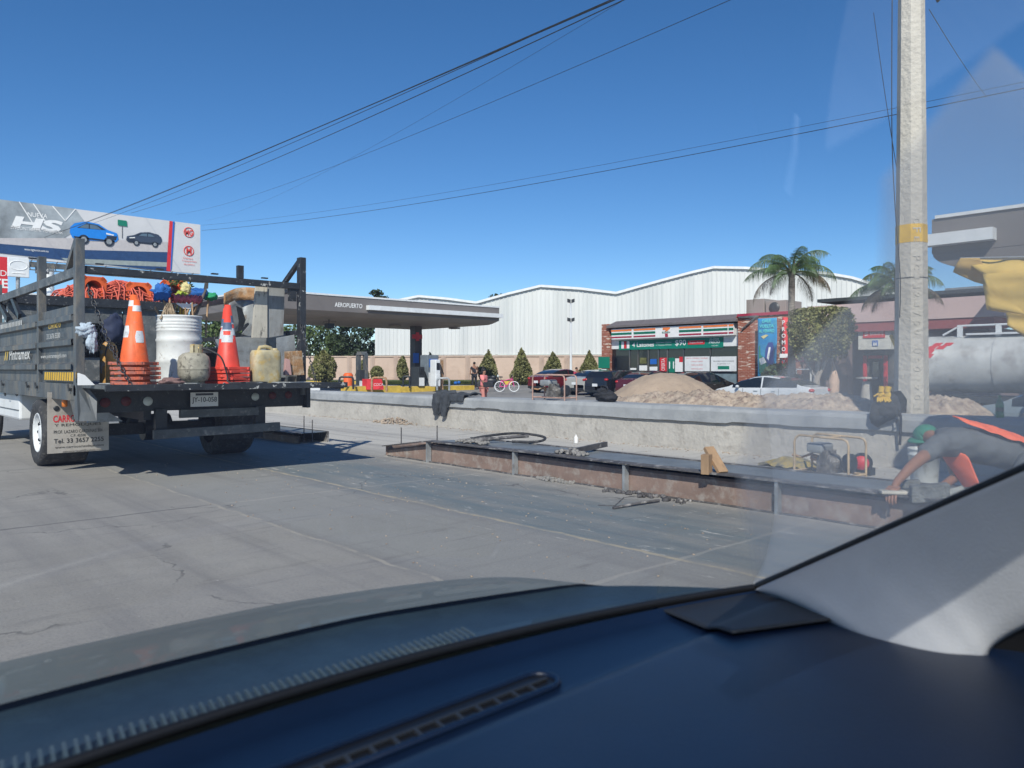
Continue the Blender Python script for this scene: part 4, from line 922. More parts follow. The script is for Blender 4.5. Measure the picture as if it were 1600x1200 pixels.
bush(672,552,594,12,62,leaf_o,'very narrow shrub behind the fuel dispensers')
bush(763,549,598,29,60,leaf_o,'pointed shrub behind the woman in pink',1,n=2200)
bush(815,545,598,34,60,leaf_o,'tallest pointed shrub, behind the bicycle',1,n=2400)
bush(864,551,592,28,60,leaf_o,'pointed shrub left of the white lamp post',1,n=2000)
bush(921,549,592,32,57,leaf_o,'round-shouldered shrub beside the brick shop pillar',1,n=2200)
def tree(px, py, t, rw, rh, mat, label, grp=None, trunk_to=None, n=3000, size=.5, nm='tree'):
    c = pt(px, t, py); T_ = thing(nm, (c.x,c.y,0), label, 'tree', grp); rng = random.Random(int(px*3+py))
    m = MB(); m.tube([(c.x,c.y,-.4),(c.x+.1,c.y,c.z*.5),(c.x,c.y,c.z)], [.3,.2,.08], 8)
    for i in range(7): a = i*.9; m.tube([(c.x,c.y,c.z*.45+i*.15),(c.x+math.cos(a)*rw*.5,c.y+math.sin(a)*rw*.5,c.z+rh*.2*math.sin(i))], [.1,.03], 5)
    m.build('trunk', bark2, T_); m = MB()
    for i in range(16):
        q = c+V((rng.uniform(-.8,.8)*rw, rng.uniform(-.8,.8)*rw, rng.uniform(-.7,.75)*rh)); s = rng.uniform(.22,.5); leaves(m, q, (rw*s,rw*s,rh*s*.8), n//16, size, None, rng)
    m.build('crown', mat, T_); return T_
G = 'trees behind the filling station'
tree(500,540,95,3.0,4.0,leaf_m,'light green feathery tree at the far left behind the filling station',G,n=3600,size=.32)
tree(528,555,92,2.4,2.6,leaf_m,'low green tree between the feathery tree and the dark conifer',G,n=2400,size=.34)
tree(568,535,90,3.0,5.6,leaf_d,'tall dark dense tree beside the left end of the warehouse',G,n=5000,size=.38)
tree(592,462,110,1.3,.8,leaf_d,'dark tree top showing over the grey canopy',G,n=500,size=.35)
tree(545,560,100,3,2,leaf_m,'wide low green tree in the gap under the canopy',G,n=1600,size=.35)
tree(775,470,125,1.4,1.2,leaf_d,'distant round tree top showing above the warehouse roof',None,n=700,size=.35)
tree(448,548,90,3.2,3.0,leaf_m,'green tree seen through the lorry frame',G,n=2200,size=.35)
tree(345,508,80,3.6,2.4,leaf_m,'leafy tree seen between the drum and the middle cones',G,n=2400,size=.35)
tree(315,530,84,3,3,leaf_m,'low tree seen between the black tub and the right board',G,n=1500,size=.35)
# ------------------------------------------------------------ filling station canopy (left)
def canopy(nm, X0, X1, Y0, Y1, z0, z1, label, stripe=None, front='Y', und=.55):
    T_ = thing(nm, ((X0+X1)/2,(Y0+Y1)/2,0), label, 'canopy'); m = MB(); zf = z0+.32
    m.box(X0,Y0,zf,X1,Y0+.15,z1); m.box(X0,Y1-.15,zf,X1,Y1,z1); m.box(X0,Y0+.15,zf,X0+.15,Y1-.15,z1); m.box(X1-.15,Y0+.15,zf,X1,Y1-.15,z1); m.build('fascia', fascia, T_)
    m = MB(); i = .7
    A_ = [(X0,Y0,zf),(X1,Y0,zf),(X1,Y1,zf),(X0,Y1,zf)]; B_ = [(X0+i,Y0+i,z0),(X1-i,Y0+i,z0),(X1-i,Y1-i,z0),(X0+i,Y1-i,z0)]
    k = 4; rings = []
    for j in range(k+1):
        f = j/k; g_ = math.sin(f*math.pi/2); rings.append([(a[0]*(1-f)+b[0]*f, a[1]*(1-f)+b[1]*f, a[2]*(1-g_)+b[2]*g_) for a, b in zip(A_, B_)])
    vs = sum(rings, []); fs = [(j*4+q, j*4+(q+1) % 4, (j+1)*4+(q+1) % 4, (j+1)*4+q) for j in range(k) for q in range(4)]+[(k*4,k*4+1,k*4+2,k*4+3)]
    m.add(vs, fs, False)
    m.build('soffit', soffit, T_); m = MB(); m.box(X0-.04,Y0-.04,z1,X1+.04,Y1+.04,z1+.1); m.build('roof_edge', whitep, T_)
    return T_
CX0, CX1, CY0, CY1 = 17.8, 35.1, 39.6, 48.9
can = canopy('station_canopy', CX0, CX1, CY0, CY1, 4.22, 5.42, 'wide flat grey brown filling station canopy on a dark column, left of the warehouse')
xa = onY(575, CY0-.2, 480).x; xb = onY(779, CY0-.2, 480).x
m = MB(); m.box(xa, CY0-.35, 4.72, CX1+.05, CY0-.002, 4.99); m.build('light_bar', whitep, can)
xa, xb = onY(523, CY0, 478).x, onY(566, CY0, 478).x; text('canopy_lettering', 'AEROPUERTO', ((xa+xb)/2, CY0-.004, 4.93), (1,0,0), UP, .26, white, can, wd=xb-xa, bold=.015)
for px in (515, 617, 710):
    p = onY(px, CY0+4, 500); m = MB(); m.box(p.x-.3, p.y-.3, 4.10, p.x+.3, p.y+.3, 4.215); m.build('downlight', soffit, can)
m = MB(); p = onY(514, CY0+2, 505); m.box(p.x-.2,p.y-.2,3.65,p.x+.25,p.y+.2,3.95); m.tube([(p.x,p.y,3.95),(p.x,p.y,4.2)],.03,5); m.build('camera_housing', black, can)
colm = M('dark column cladding', (.07,.055,.05), .4, var=.2, scale=1)
for px, y in ((650, 44.5), (430, 44.5)):
    p = onY(px, y, 550); m = MB(); m.box(p.x-.3, y-.3, -.3, p.x+.3, y+.3, 4.25); m.build('column', colm, can)
p = onY(652, 44.1, 526); m = MB(); m.box(p.x-.42,44.08,p.z-.15,p.x+.42,44.16,p.z+.15); m.box(p.x-.14,44.07,p.z-.3,p.x+.14,44.075,p.z+.3); m.build('column_sign', redp, can)
p = onY(650, 44.1, 565); m = MB(); m.box(p.x-.2,44.1,p.z-.1,p.x+.25,44.18,p.z+.6); m.build('column_poster', bluep, can)
# pump islands and pumps
def island(px, t, ln, label):
    p = pt(px, t); T_ = thing('pump_island', (p.x,p.y,-.3), label, 'island'); z = H-(603-HZ)*t/F
    m = MB(); m.box(p.x-ln/2,p.y-.6,-.5,p.x+ln/2,p.y+.6,z); m.build('kerb', yelk, T_); m = MB(); m.box(p.x-ln/2+.12,p.y-.48,z,p.x+ln/2-.12,p.y+.48,z+.01); m.build('slab', conc, T_); return z
island(580, 46, 3.4, 'yellow kerbed pump island with a red crate, at the left under the canopy'); island(672, 50, 6.5, 'yellow kerbed pump island under the canopy column')
def pump(px, py0, py1, w, d, t, body, lab, kiosk=None):
    p = pt(px, t); z0 = H-(py1-HZ)*t/F; z1 = H-(py0-HZ)*t/F; ww = w*t/F/2
    T_ = thing('fuel_dispenser', (p.x,p.y,z0), lab, 'fuel pump'); m = MB(); m.box(p.x-ww,p.y-d,z0,p.x+ww,p.y+d,z1); m.build('cabinet', body, T_, bevel=.04)
    m = MB(); m.box(p.x-ww*.7,p.y-d-.02,z0+(z1-z0)*.62,p.x+ww*.7,p.y-d-.005,z0+(z1-z0)*.88); m.build('display', bluep if kiosk else black, T_)
    m = MB(); m.tube([(p.x+ww,p.y-d,z1-.3),(p.x+ww+.25,p.y-d,z1-.9),(p.x+ww+.1,p.y-d,z0+.5),(p.x+ww,p.y-d,z0+.9)], .03, 6); m.build('hose', black, T_)
    m = MB(); m.box(p.x-ww*.8,p.y-d-.03,z0+.05,p.x+ww*.8,p.y-d-.005,z0+(z1-z0)*.45); m.build('lower_panel', whitep, T_)
bodyg = M('pump grey', (.16,.19,.22), .4); bodyd = M('pump dark', (.035,.04,.045), .4)
pump(671,555,604,22,.4,50,bodyg,'tall grey blue fuel dispenser just right of the canopy column',1); pump(653,573,604,12,.4,49,bodyd,'short black fuel dispenser in front of the canopy column')
pump(680,562,604,9,.3,48,whitep,'narrow white payment kiosk at the right end of the pump island')
p = pt(689, 48.5); m = MB(); m.box(p.x-.12,p.y-.1,-.1,p.x+.12,p.y+.1,1.8); tag(m.build('price_post', rust, loc=(p.x,p.y,-.1)), 'narrow brown sign post right of the white payment kiosk', 'post')
t_ = 46; p0, p1 = pt(560,t_), pt(571,t_); T_ = thing('fuel_dispenser', (p0.x,p0.y,0), 'dark grey portal frame of the left fuel pump', 'fuel pump'); zt_ = H+26*t_/F
m = MB(); m.bar((p0.x,p0.y,-.2),(p0.x,p0.y,zt_),.18,.3); m.bar((p1.x,p1.y,-.2),(p1.x,p1.y,zt_),.18,.3); m.bar((p0.x-.1,p0.y,zt_),(p1.x+.1,p1.y,zt_),.3,.2); m.build('portal', greysteel, T_)
m = MB(); p = (p0+p1)/2; m.box(p.x-.25,p.y-.2,-.1,p.x+.22,p.y+.2,1.15); m.build('cabinet', bodyd, T_); m = MB(); m.box(p.x-.3,p.y-.22,-.1,p.x+.2,p.y-.21,.5); m.build('lower_panel', whitep, T_)
def hoop(px0, px1, t, py0, py1, mat, lab):
    a, b = pt(px0,t,py1), pt(px1,t,py1); zt_ = H-(py0-HZ)*t/F; m = MB(); r = .18
    m.tube([(a.x,a.y,a.z),(a.x,a.y,zt_-r),(a.x+(b.x-a.x)*.05,a.y+(b.y-a.y)*.05,zt_-.05),(a.x+(b.x-a.x)*.15,a.y+(b.y-a.y)*.15,zt_),(b.x-(b.x-a.x)*.15,b.y-(b.y-a.y)*.15,zt_),(b.x-(b.x-a.x)*.05,b.y-(b.y-a.y)*.05,zt_-.05),(b.x,b.y,zt_-r),(b.x,b.y,b.z)], .06, 8)
    tag(m.build('guard_hoop', mat, loc=a), lab, 'bollard', 'guard hoops at the pump islands')
hoop(530,552,44,589,608,black,'black guard hoop beside the orange bin'); hoop(581,604,42,590,612,rust,'rust coloured guard hoop in front of the red crate')
hoop(630,640,48,588,606,black,'black guard hoop left of the canopy column'); hoop(683,702,44,591,610,galv,'grey guard hoop at the right end of the pump island')
t_=45; a,b = pt(573,t_),pt(600,t_); m = MB(); m.prism([(a.x,a.y,0),(b.x,b.y,0),(b.x-.15,b.y,.62),(a.x+.0,a.y,.62)], (0,.5,0)); T_ = thing('red_crate',(a.x,a.y,0),'red crate lettered in white on the left pump island','crate'); m.build('crate_body', redp, T_); text('lettering','COCA',((a.x+b.x)/2,min(a.y,b.y)-.01,.3),(1,0,0),UP,.16,white,T_)
p = pt(544,47); m = MB(); m.lathe([(.25,0),(.30,.9),(.22,1.0),(.1,1.02)],(p.x,p.y,-.05),14); tag(m.build('waste_bin', orange, loc=(p.x,p.y,0)), 'orange bin behind the black guard hoop', 'bin')
p = pt(712,47,604); m = MB(); m.ball((p.x,p.y,.35),.12,.12,.1); m.ball((p.x+.25,p.y,.38),.1); tag(m.build('rag_pair', blue_c, loc=p), 'small blue thing on the pump island kerb', 'rag')
# lamp post
p = pt(892, 55); T_ = thing('lamp_post', (p.x,p.y,0), 'thin white lamp post with two pairs of lamps before the warehouse', 'lamp post'); zt_ = H+110*55/F
m = MB(); m.tube([(p.x,p.y,-.3),(p.x,p.y,zt_)], [.10,.06], 8); m.build('pole', whitep, T_)
for z in (zt_-.1, zt_-1.45):
    for s in (-1, 1): m = MB(); m.obox((p.x+s*.14*CS,p.y-s*.14*SN,z), ((CS,-SN,.3*s),(SN,CS,0),(0,0,1)), (.12,.15,.12)); m.build('lamp_head', black, T_)
# ------------------------------------------------------------ billboard
BY = 60; bx0, bx1 = onY(-70,BY,400).x, onY(313,BY,400).x; bz1 = onY(312,BY,351).z; bz0 = onY(312,BY,428).z
bb = thing('billboard', (bx0+8,BY+1,0), 'large advertising hoarding with a blue car and the letters HS on a white column', 'billboard')
vinyl = M('vinyl white', (.60,.60,.61), .5, var=.05, scale=.4); m = MB(); m.box(bx0,BY,bz0,bx1,BY+.3,bz1); m.build('panel', vinyl, bb)
def bp(px, py, d=.0): q = onY(px, BY-.02-d, py); return V((q.x, BY-.02-d, min(bz1, max(bz0, q.z))))
def bpoly(nm, P, mat, d=0): m = MB(); m.quad(*[bp(a,b,d) for a, b in P]); return m.build(nm, mat, bb)
bpoly('print_field', [(-70,290),(118,323),(135,350),(100,372),(-70,372)], M('print silver', (.28,.31,.33), .5, var=.3, scale=.5), .0)
bpoly('print_field', [(-70,372),(100,372),(262,378),(262,395),(-70,384)], M('print pale ground', (.50,.47,.47), .5, var=.05), .004)
bpoly('print_field', [(-70,375),(110,390),(262,394),(261,424),(-70,388)], M('print navy', (.02,.06,.16), .5), .012)
bpoly('print_field', [(95,403),(262,410),(262,417),(110,411)], M('print grey green', (.30,.34,.33), .5), .018)
for a, b, c_, d_ in ((30,315,52,350),(52,315,75,352),(82,320,102,345),(118,325,102,345)): 
    m = MB(); m.bar(bp(a,b,.01), bp(c_,d_,.01), .03, .06); m.build('print_line', white, bb)
bpoly('print_band', [(265,345),(270,346),(267,424),(260,423)], redp, .024); bpoly('print_band', [(270,346),(273,346),(268,420),(266,424)], bluep, .03)
def btext(s, px0, px1, py0, py1, mat, bold=0, sh=0):
    a, b = bp(px0,(py0+py1)/2), bp(px1,(py0+py1)/2); zt_ = onY((px0+px1)/2,BY,py0).z; zb = onY((px0+px1)/2,BY,py1).z
    text('lettering', s, ((a.x+b.x)/2,BY-.045,(zt_+zb)/2), (1,0,0), UP, zt_-zb, mat, bb, wd=b.x-a.x, bold=bold, shear=sh)
btext('NUEVA',43,74,333,340,white,.01); btext('HS',17,98,341,360,white,.05,.15); btext('ENCONTRASTE TU LUGAR',17,98,357,362,white); btext('www.mgmotor.com.mx',38,76,390,394,white)
pr_ = flat('print red', (.70,.07,.06)); btext('MG',289,301,359,368,pr_,.02); btext('M',291,299,387,397,pr_,.03); btext('Camara',286,301,402,405,pr_); btext('Transportistas',284,307,407,410,pr_); btext('de Jalisco',287,304,412,415,pr_)
for py in (363, 392):
    m = MB(); c = bp(295,py,.01); n = 20; m.tube([(c.x+.36*math.cos(k*.314),BY-.03,c.z+.36*math.sin(k*.314)) for k in range(20)], .03, 4, True); m.build('emblem_ring', pr_, bb)
def printcar(cx, cy, sx, sy, mat, fl=1):
    pts = [(-1,.15),(-.98,-.35),(-.8,-.75),(-.3,-1),(.2,-.85),(.55,-.4),(.95,-.15),(1,.4),(.9,.65),(-.6,.75),(-.9,.6)]
    bpoly('printed_car', [(cx+fl*a*sx, cy+b*sy+a*fl*sx*.09) for a, b in pts], mat, .035)
    bpoly('printed_car_glass', [(cx+fl*a*sx, cy+b*sy+a*fl*sx*.09) for a, b in ((-.7,-.35),(-.3,-.85),(.15,-.75),(.5,-.35))], flat('print dark', (.02,.03,.05)), .045)
    for a in (-.42, .62):
        q = bp(cx+a*sx*1.0, cy+.68*sy+a*sx*.09, .05); m = MB(); m.lathe([(.02,0),(.26*sy/17*1.3,0)], q, 14, (0,1,0), cap=False); m.build('printed_wheel', flat('print dark', (.02,.03,.05)), bb)
    for wa in (((-.62,-.38),(-.38,-.72),(-.22,-.74),(-.22,-.36)),((-.17,-.36),(-.17,-.75),(.10,-.70),(.30,-.36))): bpoly('printed_window', [(cx+fl*a*sx, cy+b*sy+a*fl*sx*.09) for a, b in wa], flat('print glass', (.10,.16,.22)), .052)
    bpoly('printed_headlight', [(cx+fl*a*sx, cy+b*sy+a*fl*sx*.09) for a, b in ((.50,-.12),(.82,.0),(.80,.10),(.50,.02))], white, .052); bpoly('printed_skirt', [(cx+fl*a*sx, cy+b*sy+a*fl*sx*.09) for a, b in ((-.85,.45),(.85,.55),(.85,.68),(-.8,.62))], flat('print dark', (.02,.03,.05)), .05)
    for a in (-.42, .62):
        q = bp(cx+a*sx*1.0, cy+.68*sy+a*sx*.09, .06); m = MB(); m.lathe([(.02,0),(.15*sy/17*1.3,0)], q, 10, (0,1,0), cap=False); m.build('printed_hub', galv, bb)
    bpoly('printed_grille', [(cx+fl*a*sx, cy+b*sy+a*fl*sx*.09) for a, b in ((.5,.15),(.95,.12),(.9,.5),(.55,.5))], flat('print dark', (.02,.03,.05)), .045)
printcar(147,364,38,17,flat('print blue', (.01,.22,.70))); printcar(225,373,28,11,flat('print black blue', (.04,.06,.10)), -1)
bpoly('printed_sign', [(184,343),(198,345),(199,354),(184,352)], greenp, .03); m = MB(); m.bar(bp(191,352,.01), bp(191,372,.01), .03, .03); m.build('printed_pole', greysteel, bb)
m = MB()
for z in (bz0-.25, bz0-.75): m.bar((bx0,BY-.8,z),(bx1,BY-.8,z),.08,.06)
for i in range(10): x = bx0+1+i*(bx1-bx0-2)/9; m.bar((x,BY-.8,bz0-.75),(x,BY+.1,bz0-.1),.05,.05); m.bar((x,BY-.8,bz0-.25),(x,BY-1.3,bz0-.15),.04,.04)
m.bar((bx0,BY+.2,bz0-.3),(bx1,BY+.2,bz0-.3),.3,.3); m.build('catwalk', greysteel, bb)
for i in range(5): x = bx0+4+i*4.0; m = MB(); m.box(x-.25,BY-1.5,bz0-.12,x+.25,BY-1.25,bz0-.02); m.build('floodlight', black, bb)
p = onY(76, BY+.5, 430); m = MB(); m.lathe([(.34,-.3),(.34,bz0-.1)], (p.x,BY+.5,0), 20); m.build('column', whitep, bb)
m = MB(); q0, q1 = onY(55,BY-.9,421), onY(77,BY-.9,421); m.box(q0.x,BY-.92,q0.z-.25,q1.x,BY-.88,q0.z+.2); nb = m.build('number_sign', greysteel, bb); text('sign_lettering','3103-3100',((q0.x+q1.x)/2,BY-.93,q0.z),(1,0,0),UP,.22,white,nb,wd=(q1.x-q0.x)*.85)
# small signs at far left
SY = 50; T_ = thing('roadside_sign', onY(6,SY,430), 'red roadside sign with white letters at the left edge behind the lorry', 'sign'); T_.location.z = 0; LOC[T_.name] = tuple(T_.location)
a, b = onY(-12,SY,400), onY(12,SY,400); zb = onY(6,SY,458).z; m = MB(); m.box(a.x,SY,zb,b.x,SY+.15,a.z); m.build('panel', redp, T_)
text('lettering','O D',(b.x-.45,SY-.01,onY(6,SY,427).z),(1,0,0),UP,.32,white,T_); text('lettering','TE',(b.x-.35,SY-.01,onY(6,SY,443).z),(1,0,0),UP,.5,white,T_,bold=.02)
m = MB(); m.tube([((a.x+b.x)/2,SY+.2,-.3),((a.x+b.x)/2,SY+.2,zb+1)], .12, 8); m.build('post', galv, T_)
a, b = onY(12,SY-1,401), onY(46,SY-1,401); zb = onY(30,SY-1,433).z; T_ = thing('white_sign', ((a.x+b.x)/2,SY-1,0), 'square white panel with a faint embossed emblem left of the hoarding column', 'sign'); m = MB(); m.box(a.x,SY-1,zb,b.x,SY-.85,a.z); m.build('panel', whitep, T_, bevel=.03)
m = MB(); c = V(((a.x+b.x)/2,SY-1.0,(a.z+zb)/2+.1)); m.tube([c+V((.42*math.cos(k*.35),0,.25*math.sin(k*.35))) for k in range(18)], .025, 5, True); m.tube([c+V((-.3,0,-.42)),c+V((.3,0,-.42))],.03,5); m.build('embossed_emblem', white, T_)
m = MB(); m.tube([((a.x+b.x)/2,SY-.8,-.3),((a.x+b.x)/2,SY-.8,zb+1)], .10, 8); m.build('post', galv, T_)
m = MB(); a, b = onY(10,SY+6,462), onY(135,SY+6,462); m.box(a.x,SY+6,a.z-.2,b.x,SY+12,a.z+.25); T_ = thing('low_roof',(a.x,SY+6,0),'low flat white roof seen through the lorry frame below the hoarding','building'); m.build('roof', whitep, T_); m = MB(); m.box(a.x+.3,SY+6.5,-.4,b.x-.3,SY+11,a.z-.2); m.build('wall', greysteel, T_)
# ------------------------------------------------------------ shop
SX = 36.0; gs = -.12
def sy(px): return onX(px, SX, 500).y
def sz(px, py, X=SX): return onX(px, X, py).z
ya, yb, yc = sy(940), sy(1153), sy(1232)
st = thing('convenience_shop', (SX, (ya+yc)/2, gs), 'brick corner shop with orange, green and red striped sign band', 'shop')
m = MB(); m.box(SX, yc, -.5, SX+12, yb, 3.95); m.box(SX, ya-.55, -.5, SX+12, ya, 3.95); m.box(SX+.9,yb,-.5,SX+12,ya-.55,3.9); 
m.box(SX-.02, yb-.02, 3.80, SX+.12, yb+.1, 3.98); m.build('wall', brick, st)
m = MB(); m.box(SX+.30, yb, 2.42, SX+.90, ya-.55, 3.3); m.build('white_band', whitep, st)
m = MB(); m.prism([(SX-.15,ya-.5,3.70),(SX-.15,ya-.5,3.82),(SX+.8,ya-.5,4.15),(SX+.9,ya-.5,3.7)], (0,yb-ya+.5,0)); m.build('eaves', M('grey brown eaves', (.16,.14,.14), .7), st)
m = MB(); m.box(SX+.5,yb,3.1,SX+.9,ya-.55,3.75); m.build('sign_recess', M('dark recess', (.06,.05,.055), .8), st)
m = MB(); m.box(SX-.08, yc-.1, 3.93, SX+3, yb, 4.08); m.build('roof_beam', maroon, st)
m = MB(); m.bar((SX-.05,yb-.1,3.9),(SX-.05,sy(1186),3.9),.12,.10); m.bar((SX-.1,sy(1160),3.25),(SX-.1,sy(1182),3.85),.05,.06); m.build('canopy_frame', greysteel, st)
sgx = SX-.02; m = MB(); y0, y1 = onX(955,sgx,520).y, onX(1146,sgx,520).y
z0, z1 = 2.98, 3.63
m.box(sgx, y1, z0, sgx+.5, y0, z1); sgn = m.build('sign_box', white, st, bevel=.03)
for (pa, pb_) in ((955,987),(990,1024),(1061,1096),(1099,1137),(1138.5,1146)):
    for f0, f1, mt in ((.74,.90,orp),(.42,.62,flat('stripe green', (.0,.15,.09))),(.14,.28,maroon)):
        m = MB(); a, b = onX(pa,sgx,520).y, onX(pb_,sgx,520).y; m.box(sgx-.012,b,z0+(z1-z0)*f0,sgx-.004,a,z0+(z1-z0)*f1); m.build('sign_stripe', mt, sgn)
yc7 = onX(1041,sgx,520).y; zc = (z0+z1)/2
m = MB(); x_ = sgx-.014
m.prism([(x_,yc7+.24,z1-.06),(x_,yc7-.26,z1-.06),(x_,yc7-.26,z1-.14),(x_,yc7-.06,zc+.04),(x_,yc7+.10,zc+.04),(x_,yc7+.02,z1-.20),(x_,yc7+.24,z1-.20)], (.008,0,0)); m.build('numeral_top', orp, sgn)
m = MB(); m.prism([(x_,yc7+.08,zc-.08),(x_,yc7-.10,zc-.08),(x_,yc7-.13,z0+.05),(x_,yc7+.07,z0+.05)], (.008,0,0)); m.build('numeral_stem', maroon, sgn)
text('sign_lettering','ELEVEN',(x_,yc7,zc-.02),RX,UP,.09,flat('stripe green', (0,.15,.09)),sgn,wd=.55,bold=.02)
# green banner
gx = SX+.27; y0, y1 = onX(967,gx,550).y, onX(1130,gx,550).y; gz0, gz1 = 2.36, 2.92
m = MB(); m.box(gx,y1,gz0,gx+.02,y0,gz1); bn = m.build('banner', M('banner green', (.0,.20,.14), .5, var=.1), st)
def bt(s, px0, px1, f, h, mt, bold=0, nm='banner_lettering'):
    a, b = onX(px0,gx,548).y, onX(px1,gx,548).y; text(nm, s, (gx-.004,(a+b)/2,gz0+(gz1-gz0)*f), RX, UP, h, mt, bn, wd=abs(a-b), bold=bold)
bt('4 Latones',988,1022,.5,.26,white,.02); bt('Corona Extra',1025,1049,.66,.08,white); bt('o Victoria 473 ml',1025,1049,.40,.08,white); bt('$90',1055,1072,.55,.36,white,.01)
m = MB(); a, b = onX(1075,gx,548).y, onX(1101,gx,548).y; m.box(gx-.01,b,gz0+.2,gx-.002,a,gz0+.42); m.build('banner_badge', redp, bn); 
text('banner_lettering','Superfrias',(gx-.012,(a+b)/2,gz0+.31),RX,UP,.13,white,bn,wd=abs(a-b)*.8)
bt('SUPER',1109,1124,.82,.09,white); bt('PRECIO',1108,1125,.55,.15,white,.02); bt('7-ELEVEN',1112,1122,.2,.06,white)
for px, mt in ((973,white),(977,redp),(981,white)): a = onX(px,gx,548).y; m = MB(); m.box(gx-.008,a-.12,gz0+.08,gx-.002,a+.1,gz1-.05); m.build('printed_can', mt, bn)
# window front
wx = SX+.34; m = MB(); m.box(wx+.02,yb,gs,wx+.06,ya-.55,2.42); m.build('shop_window', glass_d, st)
def wq(px0,px1,py0,py1): 
    a, b = onX(px0,wx,590).y, onX(px1,wx,590).y; zt_, zb = sz((px0+px1)/2,py0,wx), sz((px0+px1)/2,py1,wx); return a, b, zt_, zb
for px0,px1,py0,py1,mt,nm in ((1070,1109,557,580,whitep,'poster'),(1111,1151,557,580,whitep,'poster'),(1031,1042,559,580,redp,'poster'),(1045,1054,559,582,greenp,'poster'),(1055,1067,560,581,white,'poster'),
        (999,1011,571,579,white,'poster'),(1015,1027,573,579,white,'poster'),(1000,1010,559,568,leaf_o,'poster'),(1016,1026,561,569,bluep,'poster'),(985,994,575,578,white,'poster'),(1070,1152,584,612,M('frosted pane', (.18,.24,.27), .3),'lower_pane'),(955,983,556,600,M('dark pane', (.01,.012,.02), .1),'side_pane')):
    a, b, zt_, zb = wq(px0,px1,py0,py1); m = MB(); m.box(wx-.012,b,zb,wx+.018,a,zt_); po = m.build(nm, mt, st)
    if px0 == 1070 and nm == 'poster':
        for s, q, mq in (('PARA TU COMODIDAD Y SEGURIDAD',.88,redp),('ESTIMADO CLIENTE',.66,redp),('ESTAMOS PARA SERVIRTE',.42,redp),('GRACIAS',.16,redp)): text('poster_lettering', s, (wx-.014,(a+b)/2,zb+(zt_-zb)*q), RX, UP, .06, mq, po, wd=abs(a-b)*(.85 if q > .8 else .45))
    if px0 == 1111:
        text('poster_lettering','PROHIBIDO ESTACIONARSE',(wx-.014,(a+b)/2,zb+(zt_-zb)*.68),RX,UP,.06,black,po,wd=abs(a-b)*.8); text('poster_lettering','CLIENTES 7-11',(wx-.014,(a+b)/2,zb+(zt_-zb)*.5),RX,UP,.05,black,po,wd=abs(a-b)*.5)
        m = MB(); m.box(wx-.016,(a+b)/2-.35,zb+.1,wx-.013,(a+b)/2+.35,zb+.28); m.build('poster_print', greenp, po)
    if px0 == 1031: text('poster_lettering','OFERTA',(wx-.014,(a+b)/2,(zb+zt_)/2),UP,(0,1,0),.25,white,po,wd=.7)
    if px0 == 1045: text('poster_lettering','11',(wx-.014,(a+b)/2,(zb+zt_)/2),RX,UP,.4,white,po,bold=.02)
    if px0 == 1055:
        m = MB(); m.box(wx-.016,(a+b)/2-.3,zb+.55,wx-.013,(a+b)/2-.02,zb+.85); m.build('poster_print', redp, po)
m = MB()
for px in (955,984,997,1013,1029,1043,1068,1110): q = onX(px,wx,590).y; m.box(wx-.03,q-.03,gs,wx+.02,q+.03,2.42)
m.build('mullion', greysteel, st)
m = MB(); q = onX(944,SX,560).y; m.box(SX-.03,q-.45,1.25,SX-.005,q+.45,1.95); m.box(SX-.03,q-.3,-.1,SX-.005,q+.4,1.20); m.build('pillar_poster', greenp, st); m = MB(); m.box(SX-.04,q-.2,.7,SX-.031,q+.2,1.2); m.build('pillar_poster', whitep, st)
m = MB(); q = onX(941,SX,600).y; m.box(SX-.05,q-.1,.1,SX-.035,q+.35,.8); m.build('pillar_poster', redp, st)
# rooftop unit
T_ = thing('rooftop_unit', onX(1198,SX+2,488), 'grey air handling unit on the shop roof beside the palm', 'air conditioner'); p = onX(1198,SX+2,488)
y0, y1 = onX(1166,SX+1.5,480).y, onX(1228,SX+1.5,480).y; m = MB(); m.box(SX+1.5,(y0+y1)/2+.1,4.08,SX+3.5,y0,4.95); m.build('casing', soffit, T_, bevel=.02); m = MB(); m.box(SX+1.5,y1,4.08,SX+3.2,(y0+y1)/2,4.80); m.build('casing', soffit, T_, bevel=.02)
m = MB(); m.lathe([(.3,0),(.3,-.03),(.1,-.03)], (SX+1.5,(y0+y1)/2-.5,4.42), 18, (1,0,0)); m.build('fan_grille', black, T_)
# tall banners
bnx = SX-.5; a, b = onX(1184,bnx,560).y, onX(1214,bnx,560).y; zt_, zb = 3.75, .70
T_ = thing('advert_banner', (bnx,(a+b)/2,zb), 'tall blue banner with a green bottle and can hanging on the brick wall', 'banner')
def ban(u_, v_): return (bnx+.04*math.sin(v_*7)*math.sin(u_*4), a+(b-a)*u_+.05*(1-v_)*math.sin(u_*9), zb+(zt_-zb)*v_)
m = MB(); m.grid(ban, 12, 20); m.build('cloth', M('banner blue', (.0,.22,.50), .6, var=.15, scale=.8, col2=(.12,.42,.42), thr=.58, scale2=.7, soft=.15), T_, solid=.01)
def bq(u_, v_): return V((bnx-.07, a+(b-a)*u_, zb+(zt_-zb)*v_))
aqua = flat('aqua print', (.10,.60,.55))
for s, v_, w_ in (('DALE',.955,.45),('VUELTA',.87,.75),('AL VERANO',.79,.8)): text('banner_lettering', s, bq(.5,v_), RX, UP, .16, aqua, T_, wd=abs(a-b)*w_, bold=.02, lift=0)
m = MB(); m.quad(bq(.2,.70),bq(.35,.66),bq(.6,.72),bq(.45,.73)); m.build('printed_bird', cream_c, T_)
m = MB(); m.quad(bq(.10,.55),bq(.16,.55),bq(.18,.40),bq(.42,.33),bq(.58,.13),bq(.52,.06),bq(.2,.08),bq(.12,.12),bq(.1,.35)); m.build('printed_bottle', greenp, T_)
